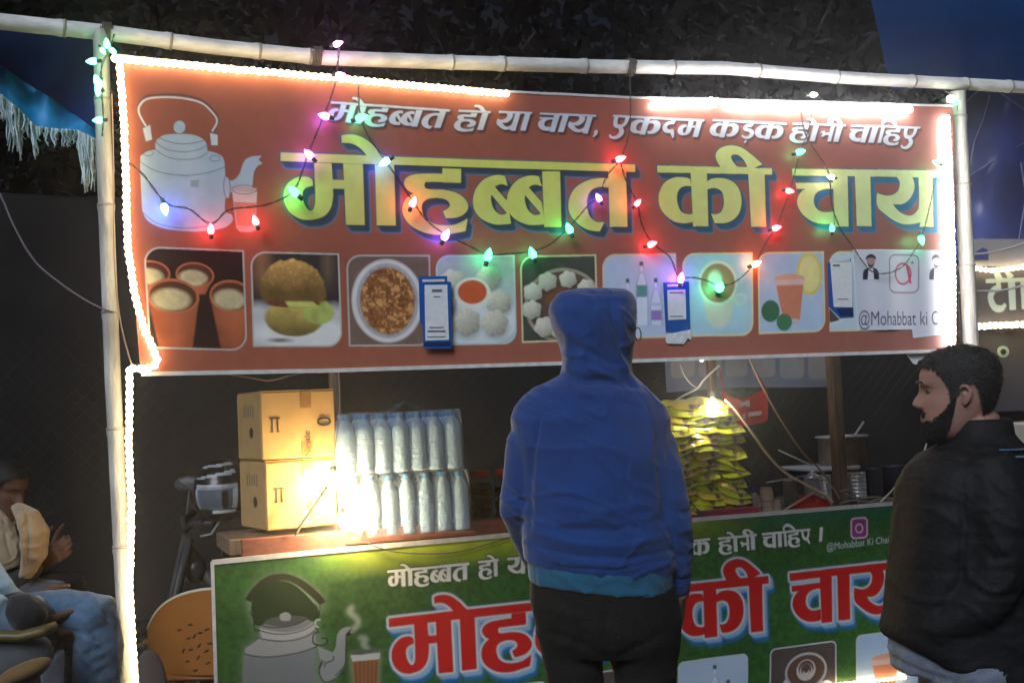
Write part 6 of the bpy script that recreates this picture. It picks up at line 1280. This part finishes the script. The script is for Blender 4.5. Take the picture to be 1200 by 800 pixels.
for s_, x_ in ((0, 672), (1, 757)): limb(m, [q(705 + (s_ * 2 - 1) * 20, 715, .03), gl0(x_, .60, .02), gl0(x_ + 3, .3, .02), gl0(x_ + 4, .06, .04)], [.06, .055, .045, .038])
remesh(m, 'body', SKIN, pm, .006, 2)
for x_, d_ in ((680, .02), (757, .05)):
    c = gl0(x_, 0, d_); m = MB(); m.loft([ringp(c + np.array([0, t_, z_]), (1, 0, 0), (0, 0, 1), a_, h_ , 16, 2.4) for t_, z_, a_, h_ in ((-.09, .035, .02, .02), (-.08, .04, .038, .038), (0, .045, .045, .045), (.08, .035, .048, .034), (.15, .028, .044, .026), (.18, .022, .02, .016))]); build(m, 'shoe', mat('dark_shoe', (.03, .028, .026), .6), pm)
# glasses: temple arm and one rim showing past the hood
GLM = mat('glasses_frame', (.02, .018, .016), .3); m = MB(); cg = q(746.5, 392, .09)
m.tube([cg + np.array([.010 * math.cos(a_) * 1.0 + .003, .018 * math.cos(a_), .019 * math.sin(a_)]) for a_ in np.linspace(0, 2 * math.pi, 20)[:-1]], .0016, 6, closed=True); m.tube([cg + np.array([-.006, -.01, .008]), q(738, 389, .03)], .0016, 6); build(m, 'glasses', GLM, pm)
m = MB(); m.tube([q(744, 353 + k * 1.5, .06) + np.array([.004 * math.sin(k), 0, 0]) for k in range(8)], .0018, 5); build(m, 'drawstring', mat('grey_string', (.35, .34, .36), .7), pm)

# ---- the bearded man
D2 = 2.85; BJ = cloth('black_jacket', (.008, .008, .009), .7, bscale=60, bump=.25, sheen=.0, spec=.25); GJ = cloth('grey_jeans', lin((96, 104, 118)), nscale=30, noise=.25)
q2 = lambda x, y, d=0.: P(float(x), float(y), D2 + d)
pb = thing('person', (q2(1140, 700)[0], q2(1140, 700)[1], 0), 0, 'bearded person with short dark hair in a black padded jacket, turned left toward the counter', 'person')
fw = nrm(np.array([-1., .26, 0])); latv = np.array([-fw[1], fw[0], 0])
m = MB(); base = q2(1128, 515.5, .0); base[2] += .0; M2 = head(m, base, fw + np.array([0, 0, -.03]), .955)
limb(m, [q2(1142, 490), q2(1146, 515), q2(1152, 545)], [.056, .058, .072], 20); limb(m, [q2(1148, 540), q2(1146, 620), q2(1140, 760)], [.09, .11, .10]); 
limb(m, [q2(1150, 565, -.06), q2(1172, 600, -.13), q2(1175, 655, -.15), q2(1150, 705, -.14), q2(1110, 735, -.10)], [.045, .04, .038, .034, .03]); limb(m, [q2(1140, 565, .08), q2(1115, 620, .16), q2(1095, 680, .16), q2(1075, 722, .12)], [.045, .04, .034, .03])
hand(m, q2(1120, 738, -.08), q2(1100, 748, -.04) - q2(1120, 738, -.08), N, 1, .17, .3); hand(m, q2(1110, 735, .08), q2(1095, 745, .05) - q2(1110, 735, .08), -N, -1, .17, .3)
gz = lambda x, z_, d=0.: np.array([q2(x, 780, d)[0], q2(x, 780, d)[1], z_])
for s_ in (-1, 1): limb(m, [q2(1138, 770, s_ * .08), gz(1128, .45, s_ * .09), gz(1140, .08, s_ * .09)], [.07, .05, .038])
remesh(m, 'body', SKIN, pb, .0036, 1)
def kh(A, z_, Y):   # scalp: above the hairline, down to the nape, before the ear a sideburn
    a = abs(A); line = np.interp(a, [0, .55, .95, 1.15, 1.35, 1.55, 1.75, 2.1, 2.6, 3.2], [.188, .186, .176, .150, .095, .125, .142, .085, .045, .040]); return z_ > line
def kbd(A, z_, Y):  # beard and moustache
    a = abs(A); hi = np.interp(a, [0, .22, .45, .75, 1.0, 1.25, 1.4], [.046, .048, .054, .052, .060, .084, .106]); return (z_ < hi and a < 1.42) or (.069 < z_ < .080 and abs(Y) < .026 and a < .7)
shell('hair', base, M2, .955, .0065, kh, HAIR, pb, 12000, .0055, 3); shell('beard', base, M2, .955, .0028, kbd, HAIR, pb, 8000, .006, 4)
m = MB()
for s_ in (-1, 1): m.tube([base + M2 @ (np.array([x_, y_ * s_, z_]) * .955) for x_, y_, z_ in ((.095, .016, .149), (.092, .030, .153), (.084, .043, .149))], [.0022, .0032, .0016], 6)
build(m, 'eyebrows', HAIR, pb)
for s_ in (-1, 1): m = MB(); m.ball(base + M2 @ (np.array([.0660, .031 * s_, .128]) * .955), .0100, 12, 8); o = build(m, 'eye', mat('eye_white', (.10, .08, .075), .4), pb); m = MB(); m.ball(base + M2 @ (np.array([.0760, .032 * s_, .128]) * .955), (.003, .005, .005), 8, 6); build(m, 'iris', mat('iris', (.02, .012, .01), .2), o)
m = MB()
rows(m, [(503, 1119, 1184, .060, .0, 3), (512, 1112, 1186, .072, 0, 3), (520, 1100, 1194, .088, 0, 2), (532, 1080, 1206, .125, 0), (548, 1066, 1220, .160, 0), (570, 1055, 1230, .178, 0), (600, 1052, 1235, .182, 0), (640, 1048, 1238, .182, 0), (680, 1044, 1240, .182, 0), (720, 1040, 1240, .182, 0), (745, 1037, 1240, .178, 0, -15), (783, 1036, 1240, .176, 0, -45), (798, 1040, 1238, .166, 0, -52)], D2, 40, 2.4)
limb(m, [q2(1160, 553, -.10), q2(1172, 600, -.15), q2(1175, 655, -.16), q2(1150, 705, -.15), q2(1095, 738, -.11)], [.078, .074, .066, .060, .048], 20); limb(m, [q2(1130, 553, .12), q2(1115, 620, .17), q2(1095, 680, .17), q2(1068, 725, .13), q2(1055, 735, .11)], [.075, .068, .06, .054, .045], 20)
QF = [([(1060 - 8, y_), (1120, y_ + 6), (1190, y_ + 4), (1245, y_)], 3.0, -.002) for y_ in (585, 625, 665, 705, 742)] + [([(1125, 560), (1130, 620), (1126, 680), (1100, 715)], 5, -.008), ([(1150, 640), (1165, 655), (1190, 650)], 4, -.006), ([(1160, 560), (1175, 575), (1200, 580)], 3, -.006), ([(1140, 690), (1165, 700), (1200, 695)], 4, -.006), ([(1110, 520), (1150, 530), (1190, 522)], 4, -.010)]
remesh(m, 'jacket', BJ, pb, .008, 4, folds(QF))
m = MB(); cn = q2(1150, 512)
m.loft([ringp(q2(1149, y_), nrm(np.array([1, 0, 0.])), (0, 1, 0), rx_, ry_, 28, 2.2) for y_, rx_, ry_ in ((520, .080, .076), (506, .075, .071), (494, .071, .067), (491, .067, .064), (498, .062, .060), (516, .056, .054))], cap=False); build(m, 'collar', BJ, pb)
ST2 = cloth('blue_stripe', lin((58, 84, 128))); m = MB(); m.tube([q2(1172, 527, -.128), q2(1186, 527, -.118), q2(1202, 526, -.105)], .0045, 6, flat=.5); m.tube([q2(1160, 533, -.145), q2(1180, 536, -.145), q2(1204, 535, -.132)], .006, 6, flat=.5); build(m, 'shoulder_piping', ST2, pb)
m = MB(); rows(m, [(735, 1046, 1228, .14, 0), (760, 1044, 1226, .145, 0), (785, 1048, 1222, .14, 0)], D2)
for s_ in (-1, 1): limb(m, [q2(1135 - s_ * 8, 775, s_ * .075), gz(1130 - 10 * s_, .45, s_ * .09), gz(1144, .08, s_ * .09)], [.105, .085, .065], 20)
remesh(m, 'jeans', GJ, pb, .009, 3, folds([([(1050, 770), (1080, 790), (1120, 800)], 4, -.008), ([(1060, 765), (1070, 800)], 5, .006)]))
for s_ in (-1, 1):
    c = gz(1142, 0, s_ * .09); m = MB(); m.loft([ringp(c + fw * t_ + Z * z_, latv, (0, 0, 1), a_, h_, 16, 2.4) for t_, z_, a_, h_ in ((-.09, .035, .02, .02), (-.08, .04, .038, .038), (0, .045, .045, .045), (.08, .035, .048, .034), (.15, .028, .044, .026), (.18, .022, .02, .016))]); build(m, 'shoe', mat('dark_shoe', (.03, .028, .026), .6), pb)

# ---- seated people at the left
SKIN_SHADED = mat('shaded_skin', lin((98, 68, 58)), .62, noise=.10, nscale=18, bump=.08, bscale=180)  # skin darkened to stand in for the shadow over the seated people
def seated(dep, J, label, top, trs, scarf=None, fwd=(1, .1, 0), headsc=1., hairm=HAIR, rad=(1, 1)):
    p_ = lambda k: P(float(J[k][0]), float(J[k][1]), dep + (J[k][2] if len(J[k]) > 2 else 0)); o = p_('pelvis'); t = thing('person', (o[0], o[1], 0), 0, label, 'person')
    fwd = nrm(np.array(fwd)); lat = np.array([-fwd[1], fwd[0], 0]); a, b = rad
    m = MB(); cp, cc, cn_ = p_('pelvis'), p_('chest'), p_('neck'); mid = (cp + cc) / 2
    m.loft([ringp(c_, lat, nrm(fwd), w_ * a, d_ * a, 26, 2.3) for c_, w_, d_ in ((cp - Z * .06, .08, .06), (cp - Z * .02, .16, .12), (cp + Z * .04, .17, .13), (mid, .165, .13), (cc, .19, .13), (cc * .5 + cn_ * .5, .17, .11), (cn_, .07, .07), (cn_ + Z * .03, .06, .06))])
    for s_ in 'lr': sg = -1 if s_ == 'r' else 1; sh = cc * .55 + cn_ * .45 + lat * .17 * sg * a; limb(m, [sh, p_('el' + s_), p_('wr' + s_)], [.065 * a, .055 * a, .042 * a])
    remesh(m, 'upper_garment', top, t, .009, 4, folds([]))
    m = MB()
    for s_ in 'lr': sg = -1 if s_ == 'r' else 1; limb(m, [cp + lat * .09 * sg, p_('kn' + s_), p_('an' + s_)], [.10 * b, .078 * b, .055 * b], 20)
    jj = []
    for s_ in 'lr':
        x_, y_ = J['kn' + s_][:2]; jj += [([(x_ - 30, y_ + 20 * k_), (x_, y_ + 26 * k_ + 6), (x_ + 20, y_ + 22 * k_)], 3.5, -.006) for k_ in (.4, .8, 1.3, 1.9, 2.5)]
    remesh(m, 'trousers', trs, t, .009, 3, folds(jj))
    m = MB(); hb = cn_ + Z * .055 + fwd * .015; Mh = head(m, hb, fwd + np.array([0, 0, -.35]), .95 * headsc); limb(m, [hb + Z * .06 - fwd * .01, cn_, cc], [.052, .056, .09]); limb(m, [cc, cp], [.10, .11])
    for s_ in 'lr':
        sg = -1 if s_ == 'r' else 1; sh = cc * .55 + cn_ * .45 + lat * .15 * sg; w_ = p_('wr' + s_); e_ = p_('el' + s_); limb(m, [sh, e_, w_], [.045, .036, .027]); hand(m, w_ + nrm(w_ - e_) * .005, w_ - e_ + fwd * .05, Z * .6 - lat * sg, sg, .175, .55)
        limb(m, [cp + lat * .08 * sg, p_('kn' + s_), p_('an' + s_)], [.06, .05, .038])
    remesh(m, 'body', SKIN_SHADED, t, .0055, 1)
    shell('hair', hb, Mh, .95 * headsc, .010, kh, hairm, t, 800, .010, 9)
    for s_ in 'lr':
        c = p_('an' + s_) * [1, 1, 0]; m = MB(); m.loft([ringp(c + fwd * t_ + Z * z_, lat, (0, 0, 1), a_, h_, 16, 2.4) for t_, z_, a_, h_ in ((-.08, .035, .02, .02), (-.07, .04, .038, .038), (.02, .045, .045, .045), (.1, .033, .048, .032), (.17, .022, .03, .018))]); build(m, 'shoe', mat('dark_shoe', (.03, .028, .026), .6), t)
    return t, p_, fwd, lat, cc, cn_
DKC = cloth('dark_coat', (.022, .02, .02)); GRT = cloth('grey_trousers', lin((62, 64, 72))); JN = cloth('blue_jeans', lin((66, 96, 124)), nscale=40, noise=.3, bump=.4, bscale=260); WSH = cloth('pale_blue_shirt', lin((150, 180, 205))); CRS = cloth('cream_scarf', lin((158, 138, 112)))
tA, pA, fA, lA, ccA, cnA = seated(4.6, {'pelvis': (-30, 725), 'chest': (-8, 655), 'neck': (-8, 622), 'ell': (-18, 690, .1), 'wrl': (52, 655, .05), 'elr': (0, 690, -.15), 'wrr': (40, 662, -.12), 'knl': (80, 690, .1), 'anl': (92, 822, .1), 'knr': (58, 700, -.12), 'anr': (70, 832, -.1)}, 'person in dark clothes with a cream scarf seated in the dark at the left edge', DKC, GRT, fwd=(1, -.35, 0))
m = MB()
for a_, b_ in (((-6, 600), [(-6, 612), (0, 630), (9, 650), (14, 666)]), ((20, 592), [(32, 603), (42, 625), (40, 650), (30, 677)])):
    pts = [P(a_[0], a_[1], 4.45)] + [P(x_, y_, 4.42) for x_, y_ in b_]; m.tube(pts, [.03, .055, .066, .06, .03], 14, flat=.45)
m.loft([ringp(cnA + Z * (.02 + .05 * math.sin(k_)) , fA, lA, .085 + .012 * math.sin(k_ * 2), .085, 24) + Z * k_ * .03 for k_ in (0, .7, 1.4, 2.1)]); remesh(m, 'scarf', CRS, tA, .006, 3, folds([([(30, 590), (34, 630), (32, 665)], 2.5, -.008), ([(22, 600), (27, 640), (28, 668)], 2, .006), ([(4, 605), (8, 635), (14, 655)], 2, -.006)]))
tB, pB, fB, lB, ccB, cnB = seated(3.25, {'pelvis': (-100, 765), 'chest': (-98, 620), 'neck': (-100, 560), 'ell': (-4, 700, -.05), 'wrl': (28, 715, .06), 'elr': (-40, 700, -.2), 'wrr': (30, 735, -.10), 'knl': (112, 722, .0), 'anl': (96, 925, .05), 'knr': (102, 728, .14), 'anr': (84, 930, .15)}, 'person in blue jeans and a pale blue shirt seated in the left foreground', WSH, JN, fwd=(1, .15, 0), rad=(1.0, .92))
m = MB(); limb(m, [P(-90, 735, 3.22), P(-30, 745, 3.20), P(34, 740, 3.20), P(52, 735, 3.22)], [.15, .135, .105, .08], 22); remesh(m, 'coat_lap', cloth('black_cuff', (.012, .012, .014)), tB, .009, 3, folds([], 1.5))
m = MB(); limb(m, [P(22, 714, 3.10), P(38, 720, 3.12)], [.050, .046], 16); remesh(m, 'cuff', cloth('black_cuff', (.012, .012, .014)), tB, .008, 2); m = MB(); limb(m, [P(42, 706, 3.2), P(50, 728, 3.2)], [.026, .028], 14); remesh(m, 'sleeve_lining', cloth('grey_lining', lin((150, 152, 158))), tB, .007, 2)
# wooden armchair under the jeans
YW = mat('varnished_wood', lin((88, 76, 40)), .45, noise=.2, nscale=8, stretch=(1, 6, 6)); RWD = mat('dark_red_wood', lin((92, 52, 38)), .5, noise=.2, nscale=8)
c = P(0, 800, 3.25); t = thing('wooden_armchair', (P(-60, 790, 3.25)[0], 3.25, 0), 0, 'wooden armchair with a pale curved arm holding the person in jeans', 'chair')
m = MB(); m.tube([P(-110, 735, 3.02), P(-60, 745, 3.0), P(-10, 744, 3.0), P(25, 745, 3.0), P(50, 739, 3.0), P(66, 732, 3.02)], [.018, .02, .02, .02, .021, .016], 10, flat=.7); build(m, 'arm', YW, t)
m = MB(); m.tube([P(-110, 722, 3.5), P(-30, 730, 3.5), P(60, 722, 3.5)], .02, 10, flat=.7); build(m, 'arm', YW, t)
s0 = P(-20, 800, 3.25); m = MB(); m.box((s0[0] - .05, s0[1], .42), (.50, .50, .05), bev=.012); build(m, 'seat', RWD, t)
for dx, dy in ((-.28, -.23), (.17, -.23), (-.28, .23), (.17, .23)): m = MB(); m.box((s0[0] + dx, s0[1] + dy, .33 if dx > 0 else .5), (.045, .045, .66 if dx > 0 else 1.0), bev=.006); build(m, 'leg', RWD, t)
m = MB(); m.box((s0[0] - .29, s0[1], .80), (.03, .46, .34), bev=.01); build(m, 'backrest', RWD, t)
m = MB(); v_ = P(28, 786, 2.98); m.ball(v_, (.075, .03, .022), 16, 8, roty(-.35)); solo(m, 'yellow_bundle', cloth('mustard_cloth', lin((112, 84, 46))), 'mustard coloured bundle on the seat of the wooden armchair', 'bundle', smooth=True)
m = MB(); m.ball(P(14, 772, 3.06), (.11, .05, .07), 18, 10, roty(-.2)); solo(m, 'grey_bag', cloth('grey_bag_cloth', lin((70, 72, 76))), 'soft grey bag tucked under the arm of the wooden armchair', 'bag', smooth=True)
# orange plastic chair behind the pole
OP = mat('amber_plastic', lin((150, 92, 36)), .45, noise=.15, nscale=5, bump=.05); PR = mat('pale_rim', lin((200, 190, 160)), .4)
ctr = P(244, 760, 4.80); t = thing('plastic_chair', (ctr[0], ctr[1] , 0), 0, 'amber plastic armchair with a rounded back beside the green banner', 'chair')
cpx = 262; top_y = 692
def bk(u, v):   # u across, v up; a rounded back curving round the sitter
    x = (u - .5) * 2; w = .315; z0, z1 = .45, P(252, top_y, 4.80)[2]; zt2 = z1 - (.115 * abs(x) ** 2.0 + .06 * abs(x) ** 6); return np.array([ctr[0] + .02 + x * w, ctr[1] + .02 + .15 * x * x, z0 + (zt2 - z0) * v])
m = MB(); m.grid(bk, 40, 20); n_ = m.n; m.grid(lambda u, v: bk(1 - u, v) + np.array([0, -.008, 0]), 40, 20); build(m, 'backrest', OP, t)
m = MB(); m.tube([bk(u_, 1.) + np.array([0, .004, .003]) for u_ in np.linspace(0, 1, 50)], .0075, 8); build(m, 'rim', PR, t)
m = MB(); m.box((ctr[0] + .02, ctr[1] + .25, .435), (.50, .44, .025), bev=.01); build(m, 'seat', OP, t)
for dx, dy in ((-.24, .06), (.28, .06), (-.24, .44), (.28, .44)): m = MB(); m.tube([(ctr[0] + dx, ctr[1] + dy, .43), (ctr[0] + dx * 1.12, ctr[1] + dy * 1.06, 0)], [.032, .022], 8, flat=.7); build(m, 'leg', OP, t)
for s_ in (0, 1): e_ = bk(float(s_), .72); m = MB(); m.tube([e_, e_ + np.array([.01 * (s_ * 2 - 1), .10, -.02]), e_ + np.array([.015 * (s_ * 2 - 1), .22, -.03]), (ctr[0] + (-.24, .28)[s_], ctr[1] + .44, .45)], [.022, .026, .024, .02], 10, flat=.6); build(m, 'arm', OP, t)
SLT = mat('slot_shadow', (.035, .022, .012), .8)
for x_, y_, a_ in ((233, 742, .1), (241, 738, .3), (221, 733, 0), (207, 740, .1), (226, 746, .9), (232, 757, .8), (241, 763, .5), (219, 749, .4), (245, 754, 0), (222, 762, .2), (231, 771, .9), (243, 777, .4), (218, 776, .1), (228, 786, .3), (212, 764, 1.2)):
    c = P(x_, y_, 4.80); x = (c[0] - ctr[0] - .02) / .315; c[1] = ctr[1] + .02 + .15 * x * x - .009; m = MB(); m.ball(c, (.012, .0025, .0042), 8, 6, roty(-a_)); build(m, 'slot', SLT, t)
m = MB(); m.ball(P(176, 812, 4.66), (.070, .02, .17), 24, 12); solo(m, 'dark_opening', cloth('opening_shade', (.05, .04, .04)), 'dark rounded cushion in the amber chair by the pole, its shade a dark oval', 'opening', smooth=True)  # dark oval placed where the chair's opening lies in shade

# ---- motorcycle with a helmet on it, in the dark left of the boxes
MB_BLK = mat('gloss_black', (.006, .006, .007), .35, coat=.2); RUB = mat('rubber', (.015, .015, .015), .8)
mc = P(338, 690, 5.6); t = thing('motorcycle', (mc[0], mc[1], 0), 0, 'black motorcycle parked in the dark to the left of the cardboard boxes', 'motorcycle'); ax_ = nrm(np.array([.9, .35, 0])); ay_ = np.array([-ax_[1], ax_[0], 0]); o_ = np.array([mc[0], mc[1], 0]); mp_ = lambda x, y, z_: o_ + ax_ * x + ay_ * y + Z * z_
for x_ in (-.62, .62):
    m = MB(); m.tube([mp_(x_ + .25 * math.cos(a_), 0, .30 + .25 * math.sin(a_)) for a_ in np.linspace(0, 2 * math.pi, 33)[:-1]], .05, 10, closed=True); w1 = build(m, 'wheel', RUB, t)
    m = MB(); m.tube([mp_(x_ + .20 * math.cos(a_), 0, .30 + .20 * math.sin(a_)) for a_ in np.linspace(0, 2 * math.pi, 25)[:-1]], .015, 6, closed=True)
    for k in range(6): m.tube([mp_(x_, 0, .30), mp_(x_ + .2 * math.cos(k * 1.047), 0, .30 + .2 * math.sin(k * 1.047))], .008, 5)
    build(m, 'rim', STL, w1)
m = MB(); m.loft([ringp(mp_(x_, 0, z_), ay_, Z, w_, h_, 18, 2.3) for x_, z_, w_, h_ in ((-.30, .86, .04, .04), (-.24, .87, .12, .10), (-.05, .88, .14, .12), (.10, .84, .10, .08), (.15, .82, .03, .03))]); build(m, 'tank', MB_BLK, t)
m = MB(); m.loft([ringp(mp_(x_, 0, z_), ay_, Z, w_, h_, 16, 2.6) for x_, z_, w_, h_ in ((.10, .80, .07, .03), (.25, .80, .12, .05), (.55, .84, .11, .05), (.72, .88, .05, .03))]); build(m, 'seat', RUB, t)
m = MB(); m.tube([mp_(-.62, .06, .30), mp_(-.45, .06, .95)], .022, 8); m.tube([mp_(-.62, -.06, .30), mp_(-.45, -.06, .95)], .022, 8); m.tube([mp_(-.46, 0, .9), mp_(-.2, 0, .5), mp_(.2, 0, .4), mp_(.62, 0, .30)], .03, 8); m.box(mp_(0, 0, .48), (.34, .2, .30), rotz(math.atan2(ax_[1], ax_[0])), bev=.03); build(m, 'frame', BLK, t)
m = MB(); m.tube([mp_(-.38, -.36, 1.03), mp_(-.45, -.18, 1.02), mp_(-.46, 0, .98), mp_(-.45, .18, 1.02), mp_(-.38, .36, 1.03)], .014, 8); build(m, 'handlebar', BLK, t)
m = MB(); m.ball(mp_(-.42, 0, .80), (.05, .06, .06), 18, 12); build(m, 'headlight', mat('lamp_glass', (.03, .03, .035), .3), t)
for y_ in (-.3, .3): m = MB(); m.tube([mp_(-.42, y_, 1.03), mp_(-.40, y_ * 1.15, 1.14)], .006, 6); m.ball(mp_(-.40, y_ * 1.3, 1.17), (.07, .02, .04), 14, 8); build(m, 'mirror', mat('mirror_back', (.06, .065, .07), .5), t)
# helmet
hc = P(261, 574, 5.05); t = thing('helmet', hc, 0, 'black full face helmet with white stripes beside the lower cardboard box', 'helmet')
HW = mat('helmet_white', (.34, .36, .40), .35, noise=.25, nscale=30); HV = mat('visor', (.10, .13, .17), .15, coat=.5)
nu, nv = 84, 56; ff = nrm(P(228, 590, 4.6) - hc); ll_ = nrm(np.cross(Z, ff)); uu = np.cross(ff, ll_); vs = []; fs = []; mi = []
for j in range(nv + 1):
    el = -math.pi / 2 + math.pi * j / nv
    for i in range(nu):
        az = -math.pi + 2 * math.pi * i / nu; r_ = .128; x_ = r_ * 1.08 * math.cos(el) * math.cos(az); y_ = r_ * .93 * math.cos(el) * math.sin(az); z_ = r_ * 1.05 * math.sin(el)
        e_, a_ = math.degrees(el), math.degrees(az)
        if -30 < e_ < 8 and -42 < a_ < 42: x_ -= .008
        if e_ < -34: x_ += .018 * max(0, math.cos(az)); z_ = max(z_, -.118)
        vs.append(hc + ff * x_ + ll_ * y_ + uu * z_)
for j in range(nv):
    for i in range(nu):
        e_ = -90 + 180 * (j + .5) / nv; a_ = -180 + 360 * (i + .5) / nu; k = 0
        if -30 < e_ < 8 and -42 < a_ < 42: k = 2
        if (5 < e_ < 15 and -48 < a_ < 48) or (-30 < e_ < 6 and (36 < a_ < 48 or -50 < a_ < -44)) or (-40 < e_ < -32 and -10 < a_ < 46): k = 1
        if -30 < e_ < 4 and 12 < a_ < 26: k = 0
        if 30 + a_ * .10 < e_ < 37 + a_ * .16 and -60 < a_ < 50: k = 1
        if 52 + a_ * .06 < e_ < 60 + a_ * .10 and -110 < a_ < 60: k = 1
        b_ = j * nu; fs.append((b_ + i, b_ + (i + 1) % nu, b_ + nu + (i + 1) % nu, b_ + nu + i)); mi.append(k)
m = MB(); m.add(vs, fs); m.mi = mi; build(m, 'helmet_shell', [MB_BLK, HW, HV], t)
m = MB(); m.tube([hc - uu * .12 + ff * .05, hc - uu * .18 + ff * .02 + ll_ * -.05, hc - uu * .19 - ll_ * .10], .009, 6, flat=.5); build(m, 'chin_strap', HW, t)
# ================================================================== ADDED HAZE, stands in for lens bloom round the lamps
hz = bpy.data.materials.new('bloom_haze'); hz.use_nodes = True; t_ = hz.node_tree; t_.nodes.remove(t_.nodes['Principled BSDF']); v_ = t_.nodes.new('ShaderNodeVolumePrincipled')
v_.inputs['Color'].default_value = (.92, .93, 1., 1); v_.inputs['Density'].default_value = .0125; v_.inputs['Anisotropy'].default_value = .93; t_.links.new(v_.outputs[0], t_.nodes['Material Output'].inputs['Volume'])
m = MB(); m.box((0, 8, 4.5), (60, 26, 12.0)); o = build(m, 'haze', hz, smooth=False); tag(o, kind='stuff', label='added thin haze standing in for lens bloom around the lamps')
